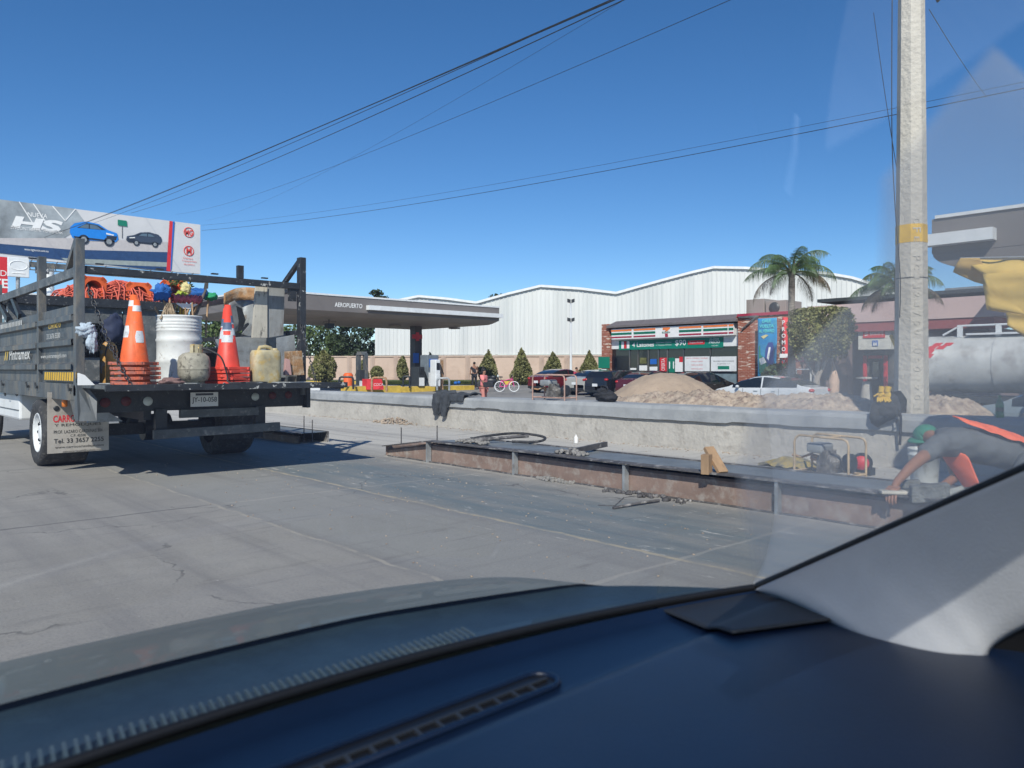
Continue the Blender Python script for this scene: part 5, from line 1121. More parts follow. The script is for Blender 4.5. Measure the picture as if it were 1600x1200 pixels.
m = MB(); m.quad(bq(.60,.60),bq(.82,.60),bq(.88,.52),bq(.86,.24),bq(.60,.24),bq(.42,.36),bq(.45,.50)); m.build('printed_can', flat('print navy blue', (.02,.05,.25)), T_)
m = MB(); m.quad(bq(.62,.52)+V((-.01,0,0)),bq(.72,.52)+V((-.01,0,0)),bq(.62,.30)+V((-.01,0,0)),bq(.52,.34)+V((-.01,0,0))); m.build('printed_can_label', white, T_); m = MB(); m.quad(*[bq(*q)+V((-.01,0,0)) for q in ((.12,.33),(.35,.36),(.5,.27),(.2,.23))]); m.build('printed_label', white, T_)
bx2 = SX-.4; a2, b2 = onX(1221,bx2,550).y, onX(1231,bx2,550).y; T_ = thing('advert_banner', (bx2,a2,1.2), 'narrow red and white vertical banner between the blue banner and the palm trunk', 'banner')
m = MB(); m.grid(lambda u_,v_: (bx2+.08*math.sin(u_*6+v_*2), a2+(b2-a2)*u_, 1.0+2.75*v_), 8, 8); m.build('cloth', redp, T_, solid=.01)
for k, s in enumerate('ORABEMB'[:7]): text('banner_lettering', 'PROMO 7'[k] if 'PROMO 7'[k] != ' ' else '-', (bx2-.1,(a2+b2)/2,3.5-k*.33), RX, UP, .2, white, T_, bold=.02)
a3, b3 = onX(1238,SX-.6,560).y, onX(1256,SX-.6,560).y; m = MB(); zt_ = sz(1245,524,SX-.6); m.prism([(SX-.6,a3,sz(1245,566,SX-.6)),(SX-.6,b3,sz(1245,566,SX-.6)),(SX-.6,b3,zt_-.25),(SX-.6,(a3+b3)/2,zt_),(SX-.6,a3,zt_-.1)], (.04,0,0))
T_ = thing('red_flag_sign', (SX-.6,a3,1.2), 'dark red arched panel behind the palm trunk', 'sign'); m.build('panel', redp, T_)
a4, b4 = onX(1244,SX-2,590).y, onX(1267,SX-2,590).y; m = MB(); z0_, z1_ = sz(1255,612,SX-2), sz(1255,577,SX-2); T_ = thing('frame_rack', (SX-2,a4,gs), 'white metal frame behind the silver car boot', 'rack')
for q in (((a4,z0_),(a4,z1_)),((b4,z0_),(b4,z1_)),((a4,z1_),(b4,z1_))): m.bar((SX-2,q[0][0],q[0][1]),(SX-2,q[1][0],q[1][1]),.06,.06)
m.build('frame', whitep, T_)
# ------------------------------------------------------------ bank
BX = 35.0
def by(px): return onX(px, BX, 500).y
y0, y1 = by(1280), by(1588); bk = thing('bank_building', (BX,(y0+y1)/2,gs), 'flat roofed pale pink bank with dusky red soffit band', 'bank')
zt_ = 4.02; m = MB(); m.box(BX-1.6,y1,3.20,BX+8,y0-.2,zt_); m.build('parapet', pinkw, bk)
m = MB(); m.box(BX-1.55,y1+.35,2.80,BX+.2,y0-.4,3.197); m.build('red_band', redband, bk)
m = MB(); m.box(BX+.25,y1+1,-.5,BX+8,y0-.2,2.89); m.box(BX+2.2,y0-.2,-.5,BX+6,yc-.15,2.95); m.build('wall', purpleb, bk)
m = MB(); m.box(BX+1,y1-6,4.02,BX+9,y0+.5,4.14); m.box(BX-.2,y1+.5,4.3,BX+6,y0,4.45); m.build('roof_slab', M('dark roof edge', (.035,.045,.05), .6), bk)
m = MB(); m.box(BX+2,by(1545),4.46,BX+6,by(1450),4.75); m.build('roof_parapet', galv, bk)
kx = BX-1.4; a, b = onX(1341,kx,530).y, onX(1392,kx,530).y; 
def kz(py, px=1366): return onX(px,kx,py).z
m = MB(); m.box(kx,b,kz(546),kx+1.3,a,kz(516)); kp = m.build('sign_panel', M('cream panel', (.66,.66,.62), .5), bk)
a_, b_ = onX(1349,kx,520).y, onX(1383,kx,520).y; m = MB(); m.box(kx-.04,b_,kz(528),kx-.004,a_,kz(514)); rp_ = m.build('red_sign', redp, bk)
text('sign_lettering','BANORTE',(kx-.042,(a_+b_)/2-.12,kz(521)),RX,UP,.16,white,rp_,wd=abs(a_-b_)*.6); m = MB()
for i in (0,1): m.prism([(kx-.045,a_-.07,kz(521)+.03-i*.1),(kx-.045,a_-.20,kz(521)+.07-i*.1),(kx-.045,a_-.20,kz(521)+.03-i*.1),(kx-.045,a_-.07,kz(521)-.01-i*.1)], (.003,0,0))
m.build('sign_emblem', white, rp_)
a_, b_ = onX(1363,kx,536).y, onX(1372,kx,536).y; m = MB(); m.box(kx-.03,b_,kz(541),kx-.004,a_,kz(532)); bs = m.build('blue_sign', bluep, bk, bevel=.02)
m = MB()
for s in (.33,.67):
    yq = a_+(b_-a_)*s; m.box(kx-.035,yq-.035,kz(540),kx-.031,yq+.035,kz(536)); m.box(kx-.035,yq-.02,kz(535.5),kx-.031,yq+.02,kz(534))
m.build('sign_figures', white, bs)
dx = kx+.5; a_, b_ = onX(1352,dx,580).y, onX(1382,dx,580).y; zt_ = kz(555); m = MB(); m.box(dx,b_-.1,gs,dx+.3,b_+.04,zt_); m.box(dx,a_-.04,gs,dx+.3,a_+.1,zt_); m.box(dx,b_+.12,zt_-.14,dx+.3,a_-.12,zt_); m.build('door_frame', redp, bk)
m = MB(); m.box(dx+.1,b_+.13,gs,dx+.14,a_-.13,zt_-.15); dr = m.build('door', galv, bk); m = MB(); m.box(dx+.08,b_+.28,gs+.9,dx+.098,a_-.28,zt_-.28); m.build('door_pane', glass_d, dr)
m = MB(); m.box(kx+.6,b,gs,kx+.64,a,kz(546)); m.build('kiosk_wall', greysteel, bk)
p = onX(1313,BX-2,600); m = MB(); m.box(BX-2.1,p.y-.35,gs-.3,BX-1.6,p.y+.35,2.4); m.build('column', pinkw if 0 else purpleb, bk)
p = onX(1354,BX-3,603); T_ = thing('stone_table', (BX-3,p.y,gs), 'small stone pedestal table before the bank door', 'table'); z = H-26*1.0
zz_ = onX(1354,BX-3,592).z; m = MB(); m.lathe([(.25,-.1),(.22,.3),(.15,zz_-gs-.1)], (BX-3,p.y,gs), 14); m.build('pedestal', conc, T_); m = MB(); m.lathe([(.4,0),(.42,.05),(.4,.08)], (BX-3,p.y,zz_), 18); m.build('table_top', conc, T_)
p = onX(1303,BX-4,600); m = MB(); m.tube([(BX-4,p.y,gs-.2),(BX-4,p.y,gs+.3),(BX-4,p.y,.7),(BX-4,p.y,1.0),(BX-4,p.y+.04,1.5)],[.12,.20,.22,.14,.02],9); tag(m.build('parasol_cover', M('peach cloth', (.55,.38,.28), .8), loc=(BX-4,p.y,gs)), 'folded peach coloured parasol standing between the clipped tree and the bank', 'parasol')
# ------------------------------------------------------------ trees right
def palm(px, pyc, X, rpx, label, nf, seed, pytop=None, trk=.14, tx=0):
    c = onX(px, X, pyc); rng = random.Random(seed); T_ = thing('palm_tree', (c.x,c.y,gs-.1), label, 'palm tree', 'palms before the shops')
    t = c.x*SN+c.y*CS; rad = rpx*t/F; m = MB(); P = [(c.x+tx*math.sin(k*.35),c.y,gs-.3+(c.z-.1-gs+.3)*k/10) for k in range(11)]
    m.tube(P, [trk*(1.25-.35*k/10)+(.01 if k % 2 else 0) for k in range(11)], 10); m.build('trunk', bark, T_)
    m = MB()
    for k in range(8): a = k*.8; m.tube([c+V((0,0,-.35)), c+V((math.cos(a)*.12,math.sin(a)*.12,0)), c+V((math.cos(a)*.35,math.sin(a)*.35,.5))], [.07,.06,.03], 6)
    m.build('leaf_bases', bark, T_)
    for i in range(nf):
        az = i*2.399+rng.uniform(-.2,.2); el = (-.15+1.55*((i+.5)/nf))+rng.uniform(-.15,.15); L_ = rad*rng.uniform(1.15,1.4)*(1.0-.12*math.sin(el)); m = MB(); pts = []; p = V(c)+V((0,0,.05)); ang = el; ns = 15
        for k in range(ns+1):
            pts.append(V(p)); p = p+V((math.cos(az)*math.cos(ang),math.sin(az)*math.cos(ang),math.sin(ang)))*(L_/ns); ang -= (.075+.011*k)*rng.uniform(.85,1.1)*(1 if el > .5 else .75)
        m.tube(pts, [.028*(1-k/ns)+.006 for k in range(ns+1)], 5)
        for k in range(2*ns, 8*ns):
            f = k/(8*ns)*ns; a_ = int(f); q = pts[a_].lerp(pts[min(ns,a_+1)], f-a_); d = (pts[min(ns,a_+1)]-pts[a_]).normalized(); s = d.cross(V((0,0,1))).normalized()
            for sd in (-1,1):
                ll = rad*.36*math.sin(min(1,(f/ns)*1.02+.06)*math.pi)**.6*rng.uniform(.7,1.1); dd = (s*sd*.75+d*.55+V((0,0,rng.uniform(-.9,-.2)))).normalized(); mid = q+dd*ll*.45; tip = q+dd*ll*.6+V((0,0,-ll*.62)); wv = d*.0075
                m.add([q-wv,q+wv,mid+wv*.9,tip,mid-wv*.9],[(0,1,2,4),(4,2,3)],False)
        m.build('frond', palm_m if i > nf*.18 else dead, T_)
    return T_
palm(1237,428,31,66,'tall palm with arching fronds rising in front of the brick shop corner',22,3)
palm(1404,452,30,66,'second palm half hidden behind the concrete utility pole',20,8)
# clipped ficus
c = onX(1283, 30.5, 512); T_ = thing('clipped_tree', (c.x,c.y,gs), 'clipped flat-topped tree with forked pale trunk between the palm and the bank', 'tree')
rng = random.Random(12); t = c.x*SN+c.y*CS; r_ = 43*t/F; m = MB()
b0 = V((c.x,c.y-.0,gs-.4)); b0.y = onX(1277,30.5,600).y
m.tube([b0,b0+V((0,.03,1.3)),b0+V((.1,-.1,1.7))],[.16,.13,.11],9); fk = b0+V((0,.03,1.25))
for q in ((-.3,.5,1.0),(.2,-.55,1.1),(.3,.1,1.2),(-.2,-.25,1.15)): m.tube([fk,fk+V(q)*.5+V((0,0,.1)),fk+V(q)+V((0,0,.3))],[.09,.07,.04],7)
m.build('trunk', bark2, T_); m = MB()
def clip(q): 
    q = q*1.18; k_ = .16*mn.noise(q*2.6); return V((max(-.92,min(.92,q.x))*(1+k_),max(-.94,min(.94,q.y))*(1+k_),max(-.9,min(.74,q.z))+.5*k_*(q.z > .3)))
leaves(m, c+V((0,0,-.05)), (r_,r_,1.05), 9500, .115, clip, rng)
for i in range(20): a = rng.uniform(0,6.28); leaves(m, c+V((math.cos(a)*r_*.55,math.sin(a)*r_*.55,rng.uniform(-1.15,-.5))), (.45,.45,.3), 130, .13, None, rng)
m.build('crown', leaf_o, T_)
p = onX(1218,SX-3,600); m = MB(); rng = random.Random(4); leaves(m, (p.x,p.y,.7), (.7,.9,.75), 900, .2, None, rng); tag(m.build('planting', leaf_d, loc=(p.x,p.y,0)), 'dark low shrub below the blue banner', 'shrub')
# second canopy (right)
c2_ = thing('station_canopy', (26,8,0), 'dark grey canopy with a white light bar at the right edge of the view', 'canopy')
KX = 24.0; yk0 = onX(1456,KX,350).y; zt_ = onX(1456,KX,343).z; zb = onX(1456,KX,397).z; yk1 = onX(1760,KX,350).y
m = MB(); m.box(KX,yk1,zb,KX+8,yk0,zt_); m.build('fascia', fascia, c2_)
m = MB(); m.grid(lambda u_,v_: (KX+.01+8*v_, yk0-.02-(1-math.cos(u_*math.pi/2))*2.2-(yk0-yk1-2.3)*max(0,u_-.999)*1000, zb-.62*math.sin(u_*math.pi/2)), 12, 1, False); m.box(KX+.01,yk1,zb-.6,KX+7.9,yk0-2.2,zb-.005)
m.prism([(KX+.012,yk0-.02,zb-.002)]+[(KX+.012, yk0-.02-(1-math.cos(k/10*math.pi/2))*2.2, zb-.62*math.sin(k/10*math.pi/2)) for k in range(1,11)]+[(KX+.012,yk0-2.25,zb-.002)], (.02,0,0)); m.build('soffit', fascia, c2_)
m = MB(); m.box(KX-.06,yk1,zt_,KX+8.1,yk0-.1,zt_+.09); m.build('roof_edge', whitep, c2_)
m = MB(); m.box(KX-.35,onX(1551,KX-.35,365).y,onX(1551,KX-.35,373).z,KX-.004,onX(1440,KX-.35,365).y,onX(1551,KX-.35,354).z); m.build('light_bar', whitep, c2_)
m = MB(); m.box(KX+4,yk1+1,-.5,KX+4.5,yk1+1.5,zb); m.build('column', colm, c2_)
# tanker
TX = 23.0; T_ = thing('gas_tanker', (TX,5,-.36), 'dirty white tanker lorry with red chequers behind the utility pole', 'tanker lorry')
ra = .76; q = onX(1438,TX,555); tz = onX(1530,TX-.6,560).z+.0; yN, yS = onX(1442,TX,560).y, onX(1700,TX,560).y; tz = 1.31
tankm = M('dirty white tank', (.48,.49,.48), .45, var=.14, scale=1, col2=(.25,.235,.22), thr=.60, scale2=2.5, soft=.1)
m = MB(); hd = [(.02,-.62),(.4,-.56),(.75,-.38),(.93,-.18),(ra,0),(ra,yN-.6-yS)]; m.lathe(hd, (TX,yN-.1,tz), 40, (0,-1,0)); m.build('tank', tankm, T_)
for k in range(1,5): m = MB(); m.lathe([(ra+.002,-.03),(ra+.012,0),(ra+.002,.03)], (TX,yN-.55-1.35*k,tz), 40, (0,-1,0), cap=False); m.build('tank_band', tankm, T_)
m = MB(); 
for py, px in ((502,1505),(503,1565)):
    p = onX(px,TX,520); m.bar((TX-.25,p.y,tz+ra-.05),(TX-.25,p.y,tz+ra+.28),.08,.12)
m.build('rail_post', whitep, T_)
m = MB(); m.tube([(TX-.25,yN-.6,tz+ra+.02),(TX-.25,onX(1505,TX,520).y,tz+ra+.26),(TX-.25,yS,tz+ra+.26)],.03,6); m.box(TX-.4,yS,tz+ra+.0,TX+.4,yN-1.2,tz+ra+.05); m.build('catwalk', whitep, T_)
for (i, j) in ((0,0),(1,0.9),(0,2),(-.2,1),(1.4,0),(.4,3.0)):
    m = MB(); yq = yN-.42-.19*i
    m.add([(TX-(ra+.006)*math.cos(R(48)-R(9)*(j+dj)), yq-dy-.1*(1-dj-j)*.8, tz+(ra+.006)*math.sin(R(48)-R(9)*(j+dj))) for dj, dy in ((0,0),(0,.2),(1,.2),(1,0))], [(0,1,2,3)], False); m.build('chequer', redp, T_)
m = MB(); m.box(TX-.4,yS,tz-1.35,TX+.4,yN,tz-1.0); 
for y in (yN-1.2,): m.lathe([(.45,-.15),(.45,.15)], (TX-.6,y,.1), 20, (1,0,0))
m.box(TX-.9,yS,tz-1.0,TX+.9,yN-.4,tz-.85); m.build('chassis', black, T_)
m = MB(); m.box(TX-.9,yS,-.36,TX-.85,yN-2,tz-.95); m.build('side_guard', black, T_)
# ------------------------------------------------------------ concrete utility pole
PX, PY = 10.25, None; pb = onX(1424, PX, 645); PY = pb.y
PT = thing('utility_pole', (PX,PY,0), 'tall tapering concrete utility pole with a yellow band, standing just behind the low wall', 'utility pole')
tp = PX*SN+PY*CS; polem = M('pole concrete', (.52,.485,.42), .85, var=.08, scale=2, col2=(.40,.37,.33), thr=.62, scale2=7, bump=.9, bscale=18)
th = R(-72); def_r = lambda z: .205*(1-.045*z)
lx = -10/F*tp/6.0
def pole_ring(z, r, n=8): return [(PX+lx*z*-.0+r*math.cos(th+k*2*math.pi/n), PY-.018*z*0+r*math.sin(th+k*2*math.pi/n), z) for k in range(n)]
def shaft(nm, z0, z1, mat, grow=0, par=PT):
    m = MB(); A_ = pole_ring(z0, def_r(z0)+grow); B_ = pole_ring(z1, def_r(z1)+grow); n = 8
    m.add(A_+B_, [(k,(k+1) % n,n+(k+1) % n,n+k) for k in range(n)]+[tuple(range(n,2*n))], False); return m.build(nm, mat, par)
zy0, zy1 = H-(381-HZ)*tp/F, H-(353-HZ)*tp/F
shaft('shaft', -.4, 10.5, polem); shaft('yellow_band', zy0, zy1, yelp, .003)
# embossed markings on the face turned to the road
fa = th+math.pi/8*-1; 
faces = [th+math.pi/8+k*math.pi/4 for k in range(8)]; tocam = math.atan2(-PY,-PX); fa = min(faces, key=lambda a: abs(((a-tocam-.35+math.pi) % (2*math.pi))-math.pi))
nrm = V((math.cos(fa),math.sin(fa),0)); rt_ = V((0,0,1)).cross(nrm); inr = lambda z: def_r(z)*math.cos(math.pi/8)
m = MB()
for i, ch in enumerate('CFE PC-12-750 USO 2011'):
    if ch == ' ': continue
    z = 3.0-i*.115; mm = MB(); text_mb(mm, ch, V((PX,PY,z))+nrm*(inr(z)+.004), -V(UP), rt_, .075+.02*math.sin(i*2), .06, .0, .0)
    mm.f = [f for f in mm.f]; m.add(mm.v, mm.f, False)
m.build('embossed_letters', polem, PT, solid=.007)
m = MB(); m.tube(smooth([(PX-.16,PY+.17,6),(PX-.17,PY+.17,4.2),(PX-.2,PY+.12,3.2),(PX-.22,PY+.05,2.3),(PX-.215,PY+.06,1.8)]), .006, 5); m.tube([pole_ring(2.3,def_r(2.3)+.006)[k % 8] for k in range(9)],.004,4); m.build('cable', black, PT)
m = MB(); p = pt(1466,tp-.2,0); m.tube([p+V((.0,0,.1)),p+V((.02,0,-.0)),p+V((.0,.0,-.02)),p+V((-.04,.02,.05)),p+V((-.02,0,.12))], .018, 6); m.build('cable_loop', black, PT)
m = MB(); a = pt(1392,tp+.3,524); b = pt(1408,tp+.1,559); m.bar(a,b,.03,.035); tag(m.build('yellow_stick', yelp, loc=b), 'yellow wooden stick leaning against the utility pole', 'stick')
# ------------------------------------------------------------ overhead wires
GW = 'overhead cables crossing the sky'
def wire(a, b, sag, r, lab, mid=None):
    m = MB(); m.tube(catenary(a, b, sag, 40), r, 4, caps=False); tag(m.build('overhead_cable', black, loc=a), lab, 'cable', GW)
def wpix(X, px, py): return onX(px, X, py)
for k, (xx, pa, pb2, sg) in enumerate(((10.3,(30,384),(1010,-22),.25),(10.45,(60,374),(990,-16),.25),(10.6,(120,357),(1020,-30),.3),(10.9,(205,333),(1000,-12),.35))):
    a = wpix(xx,*pa); a = a if a.length < 120 else a; wire(pt(pa[0],60,pa[1]), wpix(xx,*pb2), sg, (.014,.009,.009,.012)[k], 'dark cable, %s' % ('the thick uppermost of the steep bundle','thin, second from the top of the steep bundle','thin, third from the top of the steep bundle','the lowest of the steep bundle')[k])
wire(pt(275,70,335), onX(1150,11,-4), .6, .006, 'single thin cable below the steep bundle, reaching the top edge furthest right')
wire(pt(320,70,345), onX(985,11,-6), .7, .004, 'faint thin cable crossing just under the steep bundle')
wire(pt(315,62,360), pt(1620,20,134), .55, .011, 'long shallow cable crossing behind the utility pole, the darker lower one')
wire(pt(315,62,352), pt(1620,20,124), .5, .006, 'long shallow cable crossing behind the utility pole, the fainter upper one')
wire(pt(1365,14,20), pt(1409,10.5,310), .1, .005, 'thin hanging wire just left of the utility pole')
wire(pt(1452,11,15), pt(1542,18,152), .05, .006, 'thin slanting wire to the right of the utility pole')
# ============================================================ parked cars
def car(label, paint, loc, heading, L=4.5, W_=1.76, Hh=1.46, kind='sedan', nm='parked_car', grp='cars parked before the shop'):
    """built nose along +x, then turned by heading"""
    T_ = thing(nm, loc, label, 'car', grp); T_.rotation_euler.z = heading; LOC[T_.name] = (0,0,0)
    if kind == 'suv': top = [(-.5,.62),(-.495,1.0),(-.48,1.12),(-.43,Hh-.06),(-.25,Hh),(.02,Hh),(.12,Hh-.06),(.255,1.10),(.40,1.0),(.475,.86),(.5,.55)]; cab = (-.43,.12); belt = 1.06; rs = (-.48,-.43); ws = (.12,.255)
    else: top = [(-.5,.60),(-.495,.90),(-.47,1.0),(-.41,1.05),(-.31,1.25),(-.20,Hh-.07),(-.09,Hh-.01),(-.03,Hh),(.05,Hh-.04),(.12,Hh-.13),(.20,1.20),(.30,.99),(.40,.90),(.475,.74),(.5,.50)]; cab = (-.20,.10); belt = .96; rs = (-.41,-.19); ws = (.08,.30)
    def tz(x):
        for (a, za), (b, zb) in zip(top, top[1:]):
            if a <= x <= b: f = (x-a)/(b-a); return za+(zb-za)*f
        return top[-1][1]
    N = 72; body = MB(); gl = MB(); K = 9; rows = []
    for i in range(N+1):
        x = -.5+i/N; z = tz(x); e = abs(x)*2; hw = W_/2*(1-.16*max(0,(e-.72)/.28)**2.2); b = min(belt-.03*x*2, z-.03); inn = max(0, (z-b)/(Hh-belt)); low = .20+.10*max(0,(e-.85)/.15)
        rows.append([(x*L, 0, low),(x*L, hw*.9, low),(x*L, hw*.985, low+.10),(x*L, hw, .58),(x*L, hw*.985, max(.6,b-.10) if b > .7 else b-.02),(x*L, hw*.955, b),(x*L, hw*(.95-.15*inn), z-.045*min(1,inn*2)),(x*L, hw*(.80-.10*inn), z-.004),(x*L, 0, z+.012)])
    for s in (1, -1):
        for i in range(N):
            x = -.5+(i+.5)/N
            for k in range(K-1):
                q = [rows[i][k], rows[i+1][k], rows[i+1][k+1], rows[i][k+1]]
                q = [(a, b*s, c) for a, b, c in q]; q = q if s > 0 else q[::-1]
                isg = False
                if k == 5 and rs[0]+.05 < x < ws[1]-.045 and tz(x)-belt > .10 and abs(x+.035) > .011: isg = True
                if k in (6, 7) and (rs[0]+.012 < x < rs[1]-.008 or ws[0]+.012 < x < ws[1]-.01): isg = True
                if k == 5 and kind == 'suv' and abs(x+.24) < .011: isg = False
                if isg:
                    gl.add(q, [(0,1,2,3)], True)
                else: body.add(q, [(0,1,2,3)], True)
    body.quad(*[(r[0]-.001,r[1],r[2]) for r in rows[0]]); body.quad(*[(r[0],r[1],r[2]) for r in rows[-1][::-1]])
    o = body.build('body', paint, T_); gl.build('windows', glass_d, T_)
    for sx in (-.305, .315):
        for s in (-1, 1):
            m = MB(); r = .325; m.lathe([(r*.62,0),(r*.66,.012),(r*.95,.012),(r,-.02),(r,-.2),(r*.6,-.2)], (sx*L, s*(W_/2-.0), r), 22, (0,s,0), cap=False); e = m.build('tyre', rubber, T_)
            m = MB(); m.lathe([(r*.64,.004),(r*.58,-.03),(r*.2,-.01),(0,0)], (sx*L, s*W_/2, r), 18, (0,s,0)); m.build('rim', chrome, e)
            m = MB(); m.lathe([(r*1.14,.004),(r*1.02,.006),(r*1.0,-.05)], (sx*L, s*W_/2*.99, r+.01), 22, (0,s,0), cap=False); m.build('wheel_arch', black, T_)
    for s in (-1, 1):
        m = MB(); m.ball((-.475*L, s*W_*.40, .88 if kind != 'suv' else .97), .12, .12, .075, 10, 7); m.build('tail_light', redlens, T_)
        m = MB(); m.ball((.455*L, s*W_*.36, .70), .16, .16, .07, 10, 7); m.build('headlight', whlens, T_)
        m = MB(); m.ball((.185*L, s*(W_/2+.07), 1.0), .07, .10, .06, 10, 6); m.build('mirror', paint, T_)
        m = MB(); m.box(-.30*L+.4, s*W_/2*.995-.004, .40, .31*L-.42, s*W_/2*.995+.004, .43)
        for x in (-.20, -.035, .14): m.box(x*L, s*W_/2*.99-.004, .42, x*L+.012, s*W_/2*.99+.006, .93)
        m.build('door_seams', black, T_)
        for x in (-.17, .0):
            m = MB(); m.box(x*L, s*W_/2*.985-.01, .82, x*L+.16, s*W_/2*.985+.022, .85); m.build('door_handle', chrome, T_)
    m = MB(); m.box(-.5*L-.015, -.18, .60, -.5*L-.002, .18, .75); m.build('number_plate', whitep, T_)
    m = MB(); m.box(-.5*L-.02, -W_*.40, .28, -.5*L+.1, W_*.40, .42); m.box(.5*L-.1, -W_*.40, .26, .5*L+.015, W_*.40, .40); m.build('bumper_trim', black, T_)
    return T_
def paint(nm, c, r=.25): return M(nm, c, r, .0, var=.04, scale=1, coat=.6)
cp = [(872,48.5,'dark red hatchback in the parked row, leftmost behind the machine on the wall',paint('dark red paint',(.12,.012,.018)),'sedan',0),
      (932,45.5,'silver saloon in the parked row beside the round shrub',paint('silver paint',(.36,.36,.34)),'sedan',0),
      (966,42.5,'black car with a white plate parked left of the sand pile',paint('black car paint',(.012,.014,.02)),'suv',0),
      (1015,41,'dark maroon car mostly hidden behind the top of the sand pile',paint('maroon paint',(.09,.015,.02)),'sedan',0)]
for px, t, lab, pm, kd, hd in cp:
    p = pt(px, t); z = H-1.455-(0)*0 if False else max(-.36, ground_z(p.x,p.y))
    car(lab, pm, (p.x+.3, p.y, z), R(hd), kind=kd)
p = pt(1092, 38.5); car('charcoal grey saloon parked right of the sand pile before the shop window', paint('charcoal paint',(.035,.035,.035)), (p.x,p.y,ground_z(p.x,p.y)-.05), R(0), L=4.7)
sp_ = onX(1200, 28, 610); car('clean silver saloon with red tail light standing broadside behind the dirt bank', paint('bright silver paint',(.62,.64,.66),.2), (28, sp_.y, -.50), R(92), L=4.35, Hh=1.42)
p = onX(1590, 15.5, 610); car('pale blue grey car nose behind the green bottle, at the right edge', paint('pale blue grey paint',(.22,.27,.30)), (15.5, p.y-1.25, -.40), R(90), L=4.5, Hh=1.5)
# ============================================================ things on the wall
def onwall(px, x=9.72): return V((x, onX(px, x, 600).y, .617))
def drape(nm, c, pts, mat, label, cat):
    pass
# jacket
c = onwall(710); T_ = thing('jacket', c, 'dark grey jacket draped over the wall top, sleeves hanging', 'jacket')
y0, y1 = onwall(742).y, onwall(692).y
def jf(a, b):
    y = y0+(y1-y0)*a; n_ = .02*math.sin(a*17+b*4)+.015*math.sin(a*31)
    fl = .10+.22*max(0,math.sin((a-.42)*math.pi*1.75))*(a > .42) + .12*max(0,math.sin((a-.72)*9))*(a > .72)
    s = b*(.42+fl)
    if s < .40: return (9.90-s, y, .63+.035+n_*.8-.015*math.cos(s*20))
    k = s-.40; return (9.465-.025-.01*math.sin(a*23), y+.03*math.sin(k*9+a*5), .655-k*1.1)
m = MB(); m.grid(jf, 46, 26); m.build('jacket_body', darkcloth, T_, solid=.018)
for py0, dy, ln in ((.80,.0,.40),(.52,.03,.42)):
    y = y0+(y1-y0)*py0; m = MB(); m.tube(smooth([(9.62,y-.06,.69),(9.47,y,.66),(9.43,y+dy,.50),(9.42,y+dy+.03,.64-ln+.1),(9.42,y+dy+.05,.64-ln)]), [.06]*6+[.075]*8+[.06]*11, 9); m.build('sleeve', darkcloth, T_)
# machine on the wall (plate compactor engine in a tube frame)
def engine_frame(nm, c, rz, wd, dp, hh, mat, label, bits=1):
    T_ = thing(nm, c, label, 'machine', None); T_.rotation_euler.z = rz; LOC[T_.name] = (0,0,0)
    for k, x in enumerate((-dp/2, dp/2)):
        m = MB(); r = .06; m.tube([(x,-wd/2,0),(x,-wd/2,hh-r),(x,-wd/2+r*.3,hh-r*.3),(x,-wd/2+r,hh),(x,wd/2-r,hh+.01),(x,wd/2-r*.3,hh-r*.3),(x,wd/2,hh-r),(x,wd/2,0)], .013, 8); m.build('frame_hoop', mat, T_)
    m = MB(); m.tube([(-dp/2,-wd/2,.05),(dp/2,-wd/2,.05)],.012,6); m.tube([(-dp/2,wd/2,.05),(dp/2,wd/2,.05)],.012,6); m.tube([(-dp/2,-wd/2,.05),(-dp/2,wd/2,.05)],.012,6); m.tube([(dp/2,-wd/2,.05),(dp/2,wd/2,.05)],.012,6); m.tube([(-dp/2,-wd*.05,hh),(dp/2,-wd*.05,hh)],.012,6); m.build('frame_base', mat, T_)
    m = MB(); m.ball((0,wd*.0,.16),.10,wd*.22,.10,14,9,.12); m.box(-.09,-wd*.16,.05,.09,wd*.15,.17)
    for k in range(7): m.box(-.10,-wd*.05+k*.014,.17,.08,-wd*.05+k*.014+.005,.29)
    m.build('engine_block', M('greasy engine', (.16,.15,.14), .5, .3, var=.4, scale=12, col2=(.36,.34,.31), thr=.6, bump=.4), T_, bevel=.006)
    m = MB(); m.box(-.11,wd*.02,.25,.11,wd*.34,.36); m.build('fuel_tank', galv, T_, bevel=.03)
    m = MB(); m.lathe([(.09,0),(.10,.02),(.10,.07),(.07,.09)], (0,-wd*.30,.17), 18, (0,-1,0)); m.build('recoil_starter', black, T_)
    m = MB(); m.tube([(0,wd*.15,.2),(.05,wd*.4,.22),(.02,wd*.55,.18),(-.02,wd*.7,.2)], .015, 6); m.lathe([(.03,0),(.03,.12)], (0.05,wd*.2,.18), 10, (0,1,0)); m.build('exhaust', rust, T_)
    return T_
pinkt = M('faded pinkish tube', (.42,.27,.22), .6, var=.2, scale=8)
c = onwall(866, 9.70); w_ = abs(onwall(839).y-onwall(893).y); engine_frame('vibrator_engine', c, R(0), w_*.92, .30, .44, pinkt, 'small engine in a pinkish tube frame standing on top of the wall')
c = gz(1296, 742); engine_frame('vibrator_engine', (8.1, onX(1296,8.1,740).y, 0), R(-8), .64, .32, .43, M('yellowish tube', (.48,.36,.22), .6, var=.3, scale=6), 'engine in a yellowish tube frame on the ground between wall and long form')
c = gz(1345, 735); m = MB(); p = V((8.5, onX(1346,8.5,720).y, .13)); T_ = thing('cable_reel', (p.x,p.y,0), 'red disc on a black base on the ground right of the engine frame', 'reel'); m.lathe([(0,-.03),(.075,-.03),(.08,0)], p, 20, (1,.3,0)); m.build('red_disc', redp, T_); m = MB(); m.lathe([(.10,0),(.11,.05),(.08,.1)], p, 20, (1,.3,0)); m.box(p.x-.02,p.y-.1,0,p.x+.12,p.y+.06,.08); m.build('black_base', black, T_)
